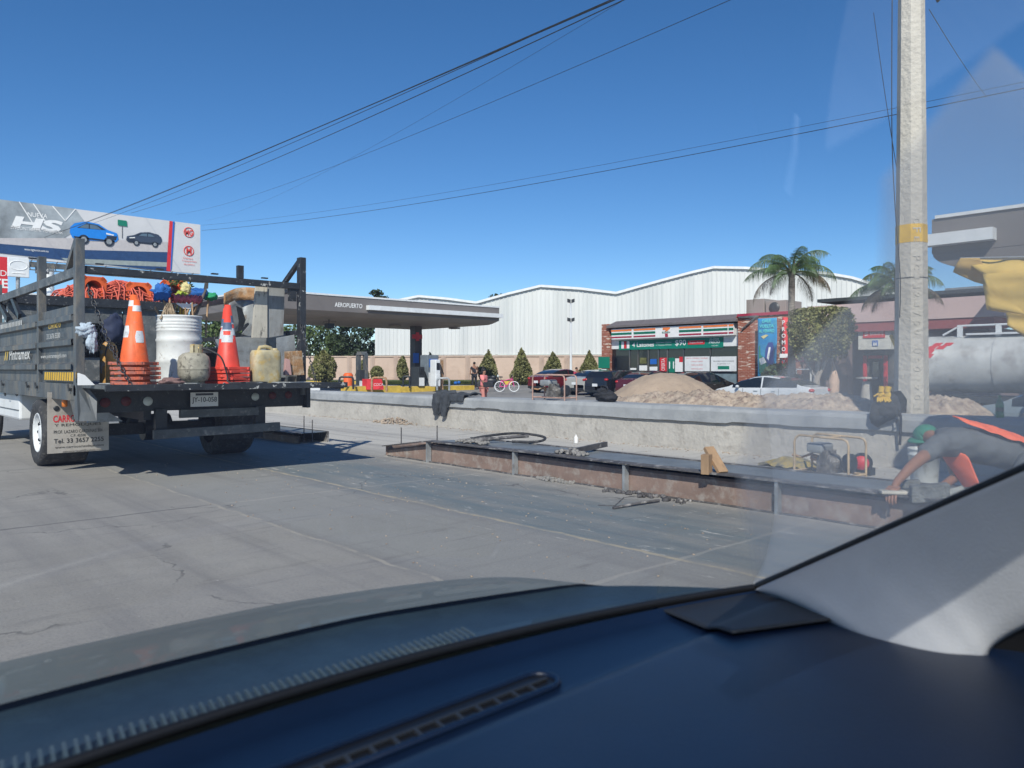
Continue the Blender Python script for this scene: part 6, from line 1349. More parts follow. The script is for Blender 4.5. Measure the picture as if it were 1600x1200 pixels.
m = MB(); p = V((8.6, onX(1238,8.6,710).y, .0)); m.grid(lambda a,b: (p.x-.2+.4*b+.03*math.sin(a*9), p.y-.35+.7*a, .02+.10*math.sin(a*math.pi)*math.sin(b*math.pi)+.012*math.sin(a*25+b*9)), 24, 12)
tag(m.build('yellow_tarp', M('muddy yellow cloth', (.45,.33,.08), .8, var=.3, scale=5, col2=(.16,.15,.11), thr=.5, bump=.4), loc=p), 'crumpled muddy yellow cloth on the ground left of the engine frame', 'tarp')
m = MB(); p = V((7.7, onX(1325,7.7,740).y, 0)); m.tube(smooth([p, p+V((.3,-.4,.01)), p+V((.7,-.6,.012)), p+V((.5,-1.0,.01)), p+V((.9,-1.1,.01))]), .012, 6); tag(m.build('ground_hose', rubber, loc=p), 'thin dark hose winding over the ground right of the engine frame', 'hose')
# bag / helmet on the wall
c = onwall(947, 9.75); T_ = thing('black_bag', c, 'squat black bag with an open top on the wall, left of the sand pile', 'bag')
m = MB(); crumple(m, c+V((0,0,.09)), .15,.22,.10,.30,1.6,30,20,3); crumple(m, c+V((.02,.09,.17)), .09,.10,.07,.4,2,24,14,8); m.build('bag_body', blackcloth, T_); m = MB(); m.tube([c+V((0,.13,.16)),c+V((0,.10,.27)),c+V((0,-.02,.26)),c+V((0,-.05,.17))],.012,6); m.build('bag_handle', blackcloth, T_)
# rucksack with gloves
c = onwall(1386, 9.62); T_ = thing('rucksack', c, 'black rucksack leaning over the wall edge beside the utility pole', 'rucksack'); m = MB()
tb = lambda px: onX(px, 9.42, 640).y
rng = random.Random(2); A_ = [(1360,650),(1366,628),(1384,612),(1400,614),(1410,630),(1408,648),(1396,655),(1376,668),(1364,664)]
pillow(m, [onX(a_, 9.44, b_) for a_, b_ in ((1358,652),(1361,632),(1372,618),(1388,612),(1402,618),(1408,634),(1407,650),(1396,654),(1384,660),(1372,668),(1362,662))], (-1,-.1,.1), .10, .05, 7)
pillow(m, [onX(a_, 9.36, b_) for a_, b_ in ((1372,640),(1380,628),(1396,627),(1404,636),(1402,648),(1388,651),(1376,650))], (-1,-.1,.25), .05, .03, 12)
pillow(m, [V((9.42,p_.y,p_.z)) if p_.z < .62 else V((9.62,p_.y,p_.z)) for p_ in [onX(a_, 9.5, b_) for a_, b_ in ((1374,630),(1384,613),(1402,612),(1411,626),(1410,645),(1390,645))]], (0,0,1), .05, .04, 9)
m.build('bag_body', blackcloth, T_)
m = MB(); m.tube(smooth([onX(1400,9.40,630),onX(1407,9.40,650),onX(1407,9.41,672),onX(1406,9.42,695)]), .016, 6); m.build('strap', blackcloth, T_)
m = MB(); m.tube(smooth([onX(1399,9.38,640),onX(1402,9.37,655),onX(1400,9.37,660),onX(1405,9.38,656)]), .008, 6); m.build('thin_strap', blackcloth, T_)
m = MB(); q = onX(1394,9.36,634); m.ball(q,.01,.035,.025,10,6,.2); m.build('badge', whitep, T_)
g0 = onX(1389, 9.40, 617); T_ = thing('work_gloves', g0, 'pair of yellow leather gloves lying on the black rucksack', 'gloves'); m = MB()
for (dy, tl) in ((.0,.0),(.07,.5)):
    q = g0+V((-.05,dy,0)); m.ball(q+V((0,0,.0)), .02,.045,.05,12,8)
    for k in range(4): a = -1.1+k*.35+tl; m.tube([q+V((-.01,-.02+k*.018,-.03)), q+V((-.03,math.sin(a+.5)*.06-.02,-.075-.01*(k % 2)))], [.012,.010], 7)
    m.tube([q+V((-.01,.03,.01)), q+V((-.02,.075,-.02))], [.013,.010], 7); m.tube([q+V((0,0,.03)), q+V((.01,-.01,.10))], [.032,.04], 8)
m.build('glove_pair', glovey, T_)
# green bottle
p = onX(1562, 9.7, 650); p.z = .617; T_ = thing('soda_bottle', p, 'green plastic soft drink bottle standing on the wall', 'bottle')
gb = bpy.data.materials.new('green bottle plastic'); gb.use_nodes = True; bs_ = gb.node_tree.nodes['Principled BSDF']; bs_.inputs['Base Color'].default_value = (.02,.30,.12,1); bs_.inputs['Roughness'].default_value = .15; bs_.inputs['Transmission Weight'].default_value = .5
m = MB(); m.lathe([(.036,0),(.042,.01),(.042,.07),(.04,.075),(.04,.12),(.042,.125),(.042,.15),(.03,.19),(.014,.22),(.014,.235)], p, 18); m.build('bottle_body', gb, T_); m = MB(); m.lathe([(.0405,.076),(.0405,.119)], p, 18, cap=False); m.build('label', flat('bottle label', (.12,.10,.05)), T_); m = MB(); m.lathe([(.017,.232),(.017,.255)], p, 12); m.build('cap', flat('bottle cap', (.02,.2,.08)), T_)
# ============================================================ yellow cloth canopy at the right edge
YX = 12.6; T_ = thing('yellow_awning', onX(1560,YX,480), 'torn yellow cloth awning hanging in front of the tanker at the right edge', 'awning')
m = MB(); P = [(1489,425),(1503,404),(1560,406),(1630,404),(1630,470),(1575,445),(1540,432)]
def sheet(P, X, th, nm, mat, bulge=.06):
    Q = [onX(a, X, b) for a, b in P]; c = sum(Q, V())/len(Q); vs = []; n = 40; fs = []
    R_ = 8
    out = smooth(Q+[Q[0]], 5)[:-1]; k = len(out)
    for j in range(R_+1):
        f = j/R_
        for i, q in enumerate(out): r = c.lerp(q, f); vs.append(r+V((-bulge*(1-f*f)+.025*math.sin(r.y*13+r.z*9)+.02*math.sin(r.z*21-r.y*6), 0, 0)))
    for j in range(R_):
        for i in range(k): fs.append((j*k+i, j*k+(i+1) % k, (j+1)*k+(i+1) % k, (j+1)*k+i))
    mm = MB(); mm.add(vs, fs, True); return mm.build(nm, mat, T_, solid=.006)
def sheet2(P, X, nm, mat, lean=0):
    Q = [onX(a, X, b) for a, b in P]; mm = MB()
    mn_y, mx_y = min(q.y for q in Q), max(q.y for q in Q)
    c = sum(Q, V())/len(Q); E = []
    for i in range(len(Q)):
        a, b = Q[i], Q[(i+1) % len(Q)]
        for k in range(6): E.append(a.lerp(b, k/6))
    K = 7; k = len(E); vs = [c.lerp(q, j/K) for j in range(K+1) for q in E]
    vs = [v+V((.03*math.sin(v.y*11+v.z*7)+.02*math.sin(v.z*23-v.y*5)+lean*(c.z-v.z), 0, 0)) for v in vs]
    mm.add(vs, [(j*k+i, j*k+(i+1) % k, (j+1)*k+(i+1) % k, (j+1)*k+i) for j in range(K) for i in range(k)], True); return mm.build(nm, mat, T_, solid=.006)
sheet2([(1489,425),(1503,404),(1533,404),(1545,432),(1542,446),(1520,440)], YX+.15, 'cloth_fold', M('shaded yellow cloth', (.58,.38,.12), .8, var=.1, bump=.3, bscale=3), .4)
sheet2([(1503,404),(1570,405),(1700,400),(1700,440),(1600,436),(1560,428),(1537,430)], YX+.05, 'cloth_valance', yel, -.5)
sheet2([(1535,428),(1600,425),(1700,425),(1700,600),(1640,560),(1600,527),(1575,508),(1572,488),(1542,484)], YX-.05, 'cloth_drop', yel)
m = MB(); m.tube([onX(1500,YX+.1,404),onX(1720,YX+.1,399)], .018, 6); m.build('cross_bar', galv, T_)
m = MB(); q = onX(1690,YX,500); m.tube([(YX,q.y,-.36),(YX,q.y,onX(1720,YX+.1,399).z)], .025, 8); m.build('awning_pole', galv, T_)
# ============================================================ people
hairm = M('black hair', (.012,.010,.009), .6, var=.3, scale=30)
def standing(nm, base, hh, face, label, top, low, arms='down', female=False):
    """face: heading angle of the chest"""
    T_ = thing(nm, base, label, 'person'); T_.rotation_euler.z = face; LOC[T_.name] = (0,0,0); s = hh/1.72
    def n_(x, y, z, r): return ((V((x,y,z))*s), r*s)
    hw = .17 if female else .19
    if arms == 'fwd': el = [(.06,.23,1.12),(.30,.14,1.08)]; er = [(.06,-.23,1.12),(.30,-.10,1.12)]
    else: el = [(.0,.25,1.15),(.05,.27,.90)]; er = [(.02,-.25,1.15),(.14,-.22,.95)]
    nodes = [n_(0,0,.95,.135), n_(0,0,1.12,.125), n_(0,0,1.34,.13), n_(0,0,1.47,.055), n_(.02,0,1.57,.085), n_(.015,0,1.67,.075),
        n_(0,hw,1.40,.06), n_(*el[0],.045), n_(*el[1],.033), n_(0,-hw,1.40,.06), n_(*er[0],.045), n_(*er[1],.033),
        n_(0,.10,.88,.09), n_(.02,.11,.50,.06), n_(-.01,.12,.10,.042), n_(.12,.13,.05,.035), n_(0,-.10,.88,.09), n_(.02,-.11,.50,.06), n_(-.01,-.12,.10,.042), n_(.12,-.13,.05,.035)]
    ed = [(0,1),(1,2),(2,3),(3,4),(4,5),(2,6),(6,7),(7,8),(2,9),(9,10),(10,11),(0,12),(12,13),(13,14),(14,15),(0,16),(16,17),(17,18),(18,19)]
    skin('body', nodes, ed, skin_m, T_, 2)
    g_ = .05 if female else .018
    skin('shirt', [(nodes[i][0], nodes[i][1]+g_*s) for i in (0,1,2,6,9)]+[(nodes[6][0].lerp(nodes[7][0],.7), .066*s),(nodes[9][0].lerp(nodes[10][0],.7), .066*s)], [(0,1),(1,2),(2,3),(2,4),(3,5),(4,6)], top, T_, 2)
    skin('trousers', [(nodes[i][0], nodes[i][1]+.02*s) for i in (0,12,13,14,16,17,18)], [(0,1),(1,2),(2,3),(0,4),(4,5),(5,6)], low, T_, 2)
    m = MB(); m.ball(V((-.015,0,1.665))*s, .10*s, .088*s, .085*s, 14, 9, .02)
    if female: m.ball(V((-.05,0,1.60))*s, .075*s, .085*s, .12*s, 12, 8, .03); m.ball(V((-.03,0,1.77))*s, .05*s, .05*s, .05*s, 10, 7)
    m.build('hair', hairm, T_)
    for sd, w_ in ((1, el[1]), (-1, er[1])):
        m = MB(); q = V(w_)*s; m.ball(q+V((.0,0,-.05))*s, .022*s, .018*s, .045*s, 8, 6)
        for k in range(4): m.tube([q+V((-.02+.014*k,0,-.08))*s, q+V((-.02+.016*k,0,-.12-.01*(k in (1,2))))*s, q+V((-.01+.014*k,.0,-.15))*s], .008*s, 5)
        m.tube([q+V((.02,0,-.04))*s, q+V((.045,0,-.08))*s], .009*s, 5); m.build('hand', skin_m, T_)
    return T_
p = pt(741, 52); standing('person', (p.x,p.y,H-(607-HZ)*52/F), 1.78, R(70), 'person in black standing with their back turned near the pump island', M('black top',(.02,.022,.03),.9), M('black jeans',(.02,.022,.03),.9))
pk = M('pink shirt', (.78,.25,.24), .85, var=.08)
p = pt(756, 30); standing('person', (p.x,p.y,H-(577-HZ)*30/F-1.72*.93), 1.62, R(-60), 'person with tied black hair in a pink top behind the wall beside the jacket', pk, M('salmon trousers', (.60,.24,.20), .85), 'fwd', True)
m = MB(); q = pt(763,29.5,601); m.obox(q, ((CS,-SN,0),(SN,CS,0),(0,0,1)), (.19,.10,.10)); tag(m.build('handbag', blackcloth, loc=q, bevel=.03), 'black handbag held in front of the pink top', 'bag')
p = pt(901,47.5); standing('person', (p.x,p.y,-.25), 1.55, R(-90), 'person whose dark head shows above the dark red car', maroon, black)
# bicycle
p = pt(792, 45); T_ = thing('bicycle', (p.x,p.y,H-(612-HZ)*45/F), 'small pink and white bicycle on its stand behind the wall', 'bicycle', rz=-YAW-0.05); LOC[T_.name] = (0,0,0)
for x, nm in ((-.42,'wheel'),(.42,'wheel')):
    m = MB(); m.tube([(x+.29*math.cos(k*.314),0,.30+.29*math.sin(k*.314)) for k in range(20)], .028, 6, True)
    for k in range(10): m.tube([(x,0,.30),(x+.28*math.cos(k*.628),0,.30+.28*math.sin(k*.628))], .005, 3)
    m.build(nm, whitep, T_)
bm_ = flat('pink bicycle paint', (.6,.06,.22)); m = MB()
for a, b in (((-.42,0,.30),(-.32,0,.66)),((-.32,0,.66),(-.05,0,.28)),((-.42,0,.30),(-.05,0,.28)),((-.05,0,.28),(.30,0,.72)),((-.32,0,.6),(.28,0,.76)),((.42,0,.30),(.30,0,.85))): m.tube([a,b],.03,6)
m.build('frame', bm_, T_)
m = MB(); m.tube([(-.34,0,.66),(-.36,0,.82)],.015,5); m.tube([(.30,-.28,1.0),(.28,0,.88),(.30,.28,1.0)],.02,6); m.build('handlebar', black, T_); m = MB(); m.ball((-.36,0,.86),.14,.07,.04,10,6); m.build('saddle', black, T_)
# motorcycle
p = pt(767, 49); T_ = thing('motorcycle', (p.x,p.y,-.1), 'black motorcycle behind the person in pink', 'motorcycle', rz=-YAW); LOC[T_.name] = (0,0,0)
for x in (-.6,.6):
    m = MB(); m.lathe([(.2,-.05),(.30,-.05),(.31,0),(.30,.05),(.2,.05)], (x,0,.31), 20, (0,1,0)); m.build('wheel', rubber, T_)
m = MB(); m.ball((0,0,.55),.4,.16,.2,12,8); m.ball((.15,0,.78),.22,.13,.12,12,8); m.build('body', black, T_); m = MB(); m.ball((-.35,0,.80),.35,.12,.07,12,7); m.build('seat', blackcloth, T_)
m = MB(); m.tube([(.6,0,.3),(.38,0,.95)],.04,7); m.tube([(.36,-.3,1.02),(.38,0,.97),(.36,.3,1.02)],.02,6); m.build('handlebar', black, T_); m = MB(); m.ball((.45,0,.85),.08,.09,.09,10,7); m.build('headlight', whlens, T_)
# ------------------------------------------------------------ kneeling worker
def wp(px, py, t): return pt(px, t, py)
WK = thing('person', wp(1500, 740, 6.3)*1.0, 'worker in grey shirt, green cap and orange vest bending low over the long form', 'person'); WK.location.z = 0; LOC[WK.name] = tuple(WK.location)
hip = wp(1612,722,6.2); sp1 = wp(1565,704,6.25); chest = wp(1497,688,6.3); neck = wp(1462,686,6.45); head = wp(1447,682,6.62)
shN = wp(1464,696,6.05); elN = wp(1424,729,5.75); wrN = wp(1402,752,5.58); hN = wp(1397,763,5.5)
shF = wp(1478,694,6.55); elF = wp(1494,745,6.35); wrF = wp(1468,763,5.95); hF = wp(1458,766,5.8)
hpN = wp(1618,735,6.0); knN = wp(1552,800,5.75); ftN = wp(1660,835,5.9); hpF = wp(1615,725,6.4); knF = wp(1560,785,6.2); ftF = wp(1660,800,6.3)
toeN = ftN+V((.12,-.1,-.02)); toeF = ftF+V((.12,-.1,-.02))
nodes = [(hip,.11),(sp1,.12),(chest,.125),(neck,.055),(head,.088),(head+(head-neck).normalized()*.06+V((0,0,-.03)),.07),
   (shN,.058),(elN,.042),(wrN,.029),(hN,.026),(shF,.058),(elF,.042),(wrF,.029),(hF,.026),(hpN,.08),(knN,.07),(ftN,.045),(toeN,.035),(hpF,.10),(knF,.07),(ftF,.045),(toeF,.035)]
ed = [(0,1),(1,2),(2,3),(3,4),(4,5),(2,6),(6,7),(7,8),(8,9),(2,10),(10,11),(11,12),(12,13),(0,14),(14,15),(15,16),(16,17),(0,18),(18,19),(19,20),(20,21)]
skin('body', nodes, ed, skin_m, WK, 3)
def hand(q, d, nm='hand', up=V((0,0,1))):
    d = d.normalized(); s = d.cross(up).normalized(); u_ = s.cross(d); m = MB(); m.obox(q+d*.035, (d,s,u_), (.045,.04,.014))
    m.ball(q+d*.03, .04,.04,.022,12,8)
    for k in range(4):
        b = q+d*.075+s*(-.03+.02*k); l = (.065,.075,.07,.055)[k]; c1_ = b+d*l*.45-u_*.006; c2__ = c1_+d*l*.3-u_*l*.35; c3_ = c2__-u_*l*.35-d*.004
        m.tube([b,c1_,c2__,c3_], [.0095,.009,.0085,.007], 8)
    m.tube([q+d*.01+s*.035, q+d*.045+s*.062-u_*.01, q+d*.075+s*.06-u_*.03], [.011,.010,.008], 8)
    return m.build(nm, skin_m, WK)
hand(hN, (hN-wrN)); hand(hF, (hF-wrF))
def off(n_, g_): return (n_[0], n_[1]+g_)
skin('shirt', [off(nodes[0],.022),off(nodes[1],.035),off(nodes[2],.045),(shN,.085),(shN.lerp(elN,.55),.072),(shF,.085),(shF.lerp(elF,.55),.072),(neck.lerp(chest,.35),.10),(hip+(hip-sp1)*.8,.165)], [(0,1),(1,2),(2,3),(3,4),(2,5),(5,6),(2,7),(0,8)], grey_shirt, WK, 3, .05)
skin('trousers', [off(nodes[0],.055),off(nodes[14],.06),off(nodes[15],.03),(ftN,.065),off(nodes[18],.03),off(nodes[19],.03),(ftF,.065)], [(0,1),(1,2),(2,3),(0,4),(4,5),(5,6)], denim, WK, 2, .03)
# vest: back panel lying on the shirt, loose front panels hanging down
def strip(nm, rowsL, mat):
    m = MB(); n = len(rowsL[0]); vs = sum(rowsL, []); m.add(vs, [(j*n+k, j*n+k+1, (j+1)*n+k+1, (j+1)*n+k) for j in range(len(rowsL)-1) for k in range(n-1)], True); return m.build(nm, mat, WK, solid=.008, sub=1)
def spn(f):
    L_ = [(chest+(chest-sp1)*.35,.168),(chest,.176),(sp1,.166),(hip,.160),(hip+(hip-sp1)*.6,.15)]; k = min(3, int(f*4)); g_ = f*4-k
    return L_[k][0].lerp(L_[k+1][0], g_), L_[k][1]*(1-g_)+L_[k+1][1]*g_
sdir = (hip-chest); sdir.z = 0; sdir.normalize(); ncam = V((-sdir.y, sdir.x, 0)); ncam = ncam if ncam.dot(V((0,0,0))-chest) > 0 else -ncam
rows_ = []
for i in range(19):
    f = .16+.72*i/18; c_, r_ = spn(f); k = math.sin(math.pi*(i/18))**.7; lo_ = 84-46*k+4*math.sin(i*1.9); hi_ = 92+16*k+4*math.sin(i*1.3)
    rows_.append([c_+(ncam*math.cos(R(lo_+(hi_-lo_)*j/5))+V((0,0,1))*math.sin(R(lo_+(hi_-lo_)*j/5)))*(r_+.012+.010*math.sin(i*1.3+j*1.7)+.006*math.sin(i*2.9)) for j in range(6)])
strip('vest_back', rows_, vest)
strip('vest_front', [[wp(*q) for q in r] for r in (((1464,700,6.25),(1486,704,6.12),(1512,708,6.08)),((1472,716,6.22),(1494,718,6.16),(1518,722,6.05)),((1486,734,6.25),(1506,738,6.10),(1524,738,6.08)),((1500,754,6.20),(1516,757,6.14),(1530,752,6.04)),((1510,768,6.2),(1522,770,6.08),(1534,764,6.04)),((1522,782,6.1),(1530,780,6.06),(1540,774,6.0)))], vest)
m = MB(); q = head+V((0,0,0)); d = (neck-head).normalized()
def capf(a, b):
    az = a*2*math.pi; el = b*math.pi*.55; ax_ = (V((-.62,.25,.35))).normalized(); x_ = ax_.orthogonal().normalized(); y_ = ax_.cross(x_); r = .104
    return q+ax_*r*math.cos(el)*1.0+(x_*math.cos(az)+y_*math.sin(az))*r*math.sin(el)
m.grid(capf, 22, 8); m.build('cap', capg, WK, solid=.006)
m = MB(); a = q+V((-.06,.04,-.02)); fw_ = V((-.75,.25,-.62)).normalized(); sd_ = V((.25,.95,0)).normalized(); m.grid(lambda u_,v_: a+fw_*(.0+.085*v_*math.sin(.5+u_*2.1))+sd_*(-.08+.16*u_)+V((0,0,.02*math.sin(u_*3.14))), 10, 4); m.build('cap_peak', capg, WK, solid=.005)
fd = (fw_).normalized(); fc = q+fd*.075+V((0,0,-.02)); m = MB(); m.ball(fc+fd*.035,.014,.014,.018,8,6); m.build('nose', skin_m, WK); 
for s in (-1,1):
    m = MB(); m.ball(fc+sd_*s*.034+fd*.012+V((-.01,0,.03)),.011,.011,.009,8,6); m.build('eye', white, WK); m = MB(); m.ball(q+sd_*s*.088+V((0,0,-.01)),.014,.02,.03,8,6); m.build('ear', skin_m, WK)
m = MB(); m.obox(fc+fd*.022+V((.02,0,-.035)), (sd_,fd,V((0,0,1))), (.022,.004,.004)); m.build('mouth', maroon, WK)
# bucket, blocks and trowel board
p = onX(1445, 7.3, 755); p = pt(1444, 7.25, 757); zb_ = p.z; T_ = thing('bucket', (p.x,p.y,0), 'white plastic bucket spattered with cement beside the worker', 'bucket')
m = MB(); k_ = 1.0; m.lathe([(.115,0),(.135,.27),(.142,.272),(.142,.292),(.137,.294),(.139,.325),(.145,.33),(.145,.345),(.132,.345),(.11,.02)], (p.x,p.y,max(0,zb_)), 30, cap=False); m.build('bucket_shell', M('spattered white plastic', (.62,.64,.62), .5, var=.06, scale=5, col2=(.36,.35,.32), thr=.58, scale2=12), T_)
m = MB(); m.lathe([(.112,.03),(.0,.031)], (p.x,p.y,max(0,zb_)), 20, cap=False); m.build('bucket_floor', conc_wet, T_)
for nm_, (px,py), sz_, lab in (('concrete_block',(1452,770),(.12,.05,.06),'wet concrete block held by the worker on the edge of the form'),('concrete_block',(1423,756),(.06,.035,.03),'small loose concrete block lying left of the larger one'),):
    q = gz(px, py, .30); m = MB(); m.obox(q, ((.5,-.85,.12),(.85,.5,0),(0,0,1)), sz_); tag(m.build(nm_, M('rough wet concrete', (.15,.155,.15), .8, var=.3, scale=9, bump=.8), loc=q, bevel=.01), lab, 'block')
m = MB(); P = [gz(a,b,.27) for a,b in ((1458,775),(1503,761),(1516,778),(1490,786))]; m.prism(P, (0,0,.012)); tag(m.build('pale_board', M('pale damp board', (.42,.43,.38), .7), loc=P[0]), 'pale flat board lying on the form under the vest of the worker', 'board')
m = MB(); q = gz(1396,772,.27); m.obox(q+V((0,0,.014)), ((.6,-.8,0),(.8,.6,0),(0,0,1)), (.09,.045,.012)); T_ = thing('hand_float', q, 'wooden hand float under the gloved left hand of the worker', 'hand float'); m.build('float_block', wood_w, T_, bevel=.008)
# unseen lorry added beyond the right edge to shade the wall end
T_ = thing('shade_lorry', (7.9,-2,0), 'unseen tipper lorry added beyond the right edge to shade the wall end', 'lorry')
m = MB(); m.box(6.6,-6,1.0,9.2,-.2,3.5); m.build('shade_lorry_body', greysteel, T_, bevel=.03); m = MB(); m.box(6.6,-.15,.5,9.2,1.22,3.5); m.build('cab', whitep, T_, bevel=.08); m = MB(); m.box(6.8,1.21,1.9,9.0,1.23,2.9); m.build('cab_window', glass_d, T_)  # body, cab and cab window of the added unseen lorry
for y in (.3,-3.8,-5):
    for x in (6.8,9.0): m = MB(); m.lathe([(.2,-.15),(.45,-.15),(.47,0),(.45,.15),(.2,.15)], (x,y,.47), 24, (1,0,0)); m.build('wheel', rubber, T_)  # wheels of the added unseen lorry
# ============================================================ our own car
OC = thing('car_cabin', (.3,-.2,0), 'car cabin around the camera, with dark sky-tinted dashboard and pale grey windscreen pillar', 'car')
dashm = M('dashboard vinyl', (.003,.010,.030), .42, var=.18, scale=3, bump=.06, bscale=400, spec=.45, col2=(.10,.12,.15), thr=.80, scale2=160, soft=.01)  # near-black vinyl; the sky's reflected blue is put into the base colour
dashk = M('speaker cloth', (.018,.021,.027), .6, var=.1, scale=6, bump=.08, bscale=900)
pilm = M('grey pillar trim', (.33,.335,.35), .85, var=.06, scale=4, bump=.12, bscale=350)
sealm = M('black seal', (.006,.006,.007), .45, var=.1); paintm = M('silver green paint', (.125,.135,.115), .5, .1, var=.04, scale=1, coat=.12)
cowlm = M('cowl plastic', (.020,.038,.055), .45, var=.15, scale=9, bump=.1)  # black plastic given the sky's reflected blue as base colour
XC, HW = .30, .668
def gbase(a):                       # windscreen bottom edge, a in -1..1
    return V((XC+a*HW, .555+.10*(1-a*a), .850+.006*(1-a*a)))
def gtop(a): return V((XC+a*.441, -.653+.09*(1-a*a), 1.579+.03*(1-a*a)))
def glassp(a, s, o=0):
    p = gbase(a).lerp(gtop(a), s); nrm = V((0,.51,.86)); b = .035*math.sin(min(1,s*1.35)*math.pi)*max(0,1-a*a); return p+nrm*(b+o)
gm = bpy.data.materials.new('windscreen glass'); gm.use_nodes = True; n = gm.node_tree; n.nodes.clear(); out = n.nodes.new('ShaderNodeOutputMaterial')
tr = n.nodes.new('ShaderNodeBsdfTransparent'); tr.inputs[0].default_value = (.95,.975,.965,1); gs_ = n.nodes.new('ShaderNodeBsdfGlossy'); gs_.inputs['Roughness'].default_value = .0; gs_.inputs[0].default_value = (.9,.95,1,1)
fr = n.nodes.new('ShaderNodeFresnel'); fr.inputs[0].default_value = 1.45; mx = n.nodes.new('ShaderNodeMixShader'); n.links.new(fr.outputs[0], mx.inputs[0]); n.links.new(tr.outputs[0], mx.inputs[1]); n.links.new(gs_.outputs[0], mx.inputs[2])
df = n.nodes.new('ShaderNodeBsdfTranslucent'); df.inputs[0].default_value = (.8,.8,.8,1); df2 = n.nodes.new('ShaderNodeBsdfDiffuse'); df2.inputs[0].default_value = (.8,.8,.8,1)
mxd = n.nodes.new('ShaderNodeMixShader'); mxd.inputs[0].default_value = .5; n.links.new(df2.outputs[0], mxd.inputs[1]); n.links.new(df.outputs[0], mxd.inputs[2])
tcn = n.nodes.new('ShaderNodeTexCoord'); nzz = n.nodes.new('ShaderNodeTexNoise'); nzz.inputs['Scale'].default_value = 3; nzz.inputs['Detail'].default_value = 4; n.links.new(tcn.outputs['Object'], nzz.inputs[0])
mr_ = n.nodes.new('ShaderNodeMapRange'); mr_.inputs[1].default_value = .35; mr_.inputs[2].default_value = .8; mr_.inputs[3].default_value = .004; mr_.inputs[4].default_value = .03; n.links.new(nzz.outputs[0], mr_.inputs[0])
mx2 = n.nodes.new('ShaderNodeMixShader'); n.links.new(mr_.outputs[0], mx2.inputs[0]); n.links.new(mx.outputs[0], mx2.inputs[1]); n.links.new(mxd.outputs[0], mx2.inputs[2]); n.links.new(mx2.outputs[0], out.inputs[0])
m = MB(); m.grid(lambda u_,v_: glassp(-1+2*u_, v_), 40, 24); m.build('windscreen', gm, OC)
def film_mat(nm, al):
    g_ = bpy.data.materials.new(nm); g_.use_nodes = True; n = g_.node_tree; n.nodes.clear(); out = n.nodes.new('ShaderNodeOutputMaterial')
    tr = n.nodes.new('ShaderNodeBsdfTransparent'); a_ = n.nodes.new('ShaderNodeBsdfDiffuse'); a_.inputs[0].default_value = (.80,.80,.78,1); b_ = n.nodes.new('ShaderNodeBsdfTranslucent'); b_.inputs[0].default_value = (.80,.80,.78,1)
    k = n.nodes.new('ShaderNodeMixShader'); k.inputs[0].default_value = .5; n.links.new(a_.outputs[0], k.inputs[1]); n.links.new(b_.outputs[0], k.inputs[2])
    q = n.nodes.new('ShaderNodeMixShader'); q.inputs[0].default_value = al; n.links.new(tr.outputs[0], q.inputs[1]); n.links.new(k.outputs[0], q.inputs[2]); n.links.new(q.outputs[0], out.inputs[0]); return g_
# pale film painting the windscreen's milky reflection, near the right pillar
def gl_at(px, py):
    """point of the glass surface a little outside, seen at a pixel"""
    d = pt(px, 1, py)-V((0,0,H)); lo, hi = .05, 3.0; best = None
    import itertools
    for it in range(400):
        t = .05+it*.006; p = V((0,0,H))+d*t
        # height of the glass over (x,y)
        a = max(-1.05, min(1.05, (p.x-XC)/HW))
        for _ in range(4):
            b_, tpt = gbase(a), gtop(a); s = max(0, min(1, (b_.y-p.y)/(b_.y-tpt.y))); wq_ = HW*(1-s)+.441*s; a = (p.x-XC)/wq_
        q = glassp(max(-1,min(1,a)), s)
        if p.z <= q.z+1e-4 and it > 4 and d.z < 0 and False: pass
        best = (a, s, p, q)
        if p.z >= q.z or p.y > gbase(max(-1,min(1,a))).y or a > 1: return max(-1,min(1,a)), s
    return max(-1,min(1,best[0])), best[1]
dust_haze = film_mat('painted haze film', .15)
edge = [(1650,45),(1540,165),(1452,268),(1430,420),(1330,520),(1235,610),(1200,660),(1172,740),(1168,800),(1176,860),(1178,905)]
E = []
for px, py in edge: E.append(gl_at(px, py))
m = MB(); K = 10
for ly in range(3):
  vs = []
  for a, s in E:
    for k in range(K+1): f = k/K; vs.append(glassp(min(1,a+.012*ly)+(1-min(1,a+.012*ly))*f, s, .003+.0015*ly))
  m.add(vs, [(i*(K+1)+k, (i+1)*(K+1)+k, (i+1)*(K+1)+k+1, i*(K+1)+k+1) for i in range(len(E)-1) for k in range(K)], True); m.build('haze_film', dust_haze, OC)
# seal
m = MB(); m.tube([glassp(-1+2*k/40, -.004, .0) for k in range(41)], .0055, 8); m.tube([glassp(1.004, k/30) for k in range(31)], .006, 8); m.tube([glassp(-1.004, k/30) for k in range(31)], .006, 8); m.build('windscreen_seal', sealm, OC)
# dashboard top
def dz(y, x):
    if y > .53+.0*x and False: return 0
    if y > .515: return .838
    if y > .500: return .838+(.515-y)/.015*.006
    k = (.5-y); return .844+.010*math.sin(min(1,k/.25)*math.pi/2)-max(0,k-.22)**2*1.4
m = MB()
def df_(u_, v_):
    a = -1+2*u_; yb = gbase(a).y-.004; y = yb-(yb+.35)*v_; x = XC+a*(HW+.03*v_); return (x, y, dz(y, x)+.008*max(0, 1-v_/.018)-(.02 if v_ > .98 else 0))
m.grid(df_, 50, 140); dash = m.build('dashboard', dashm, OC)
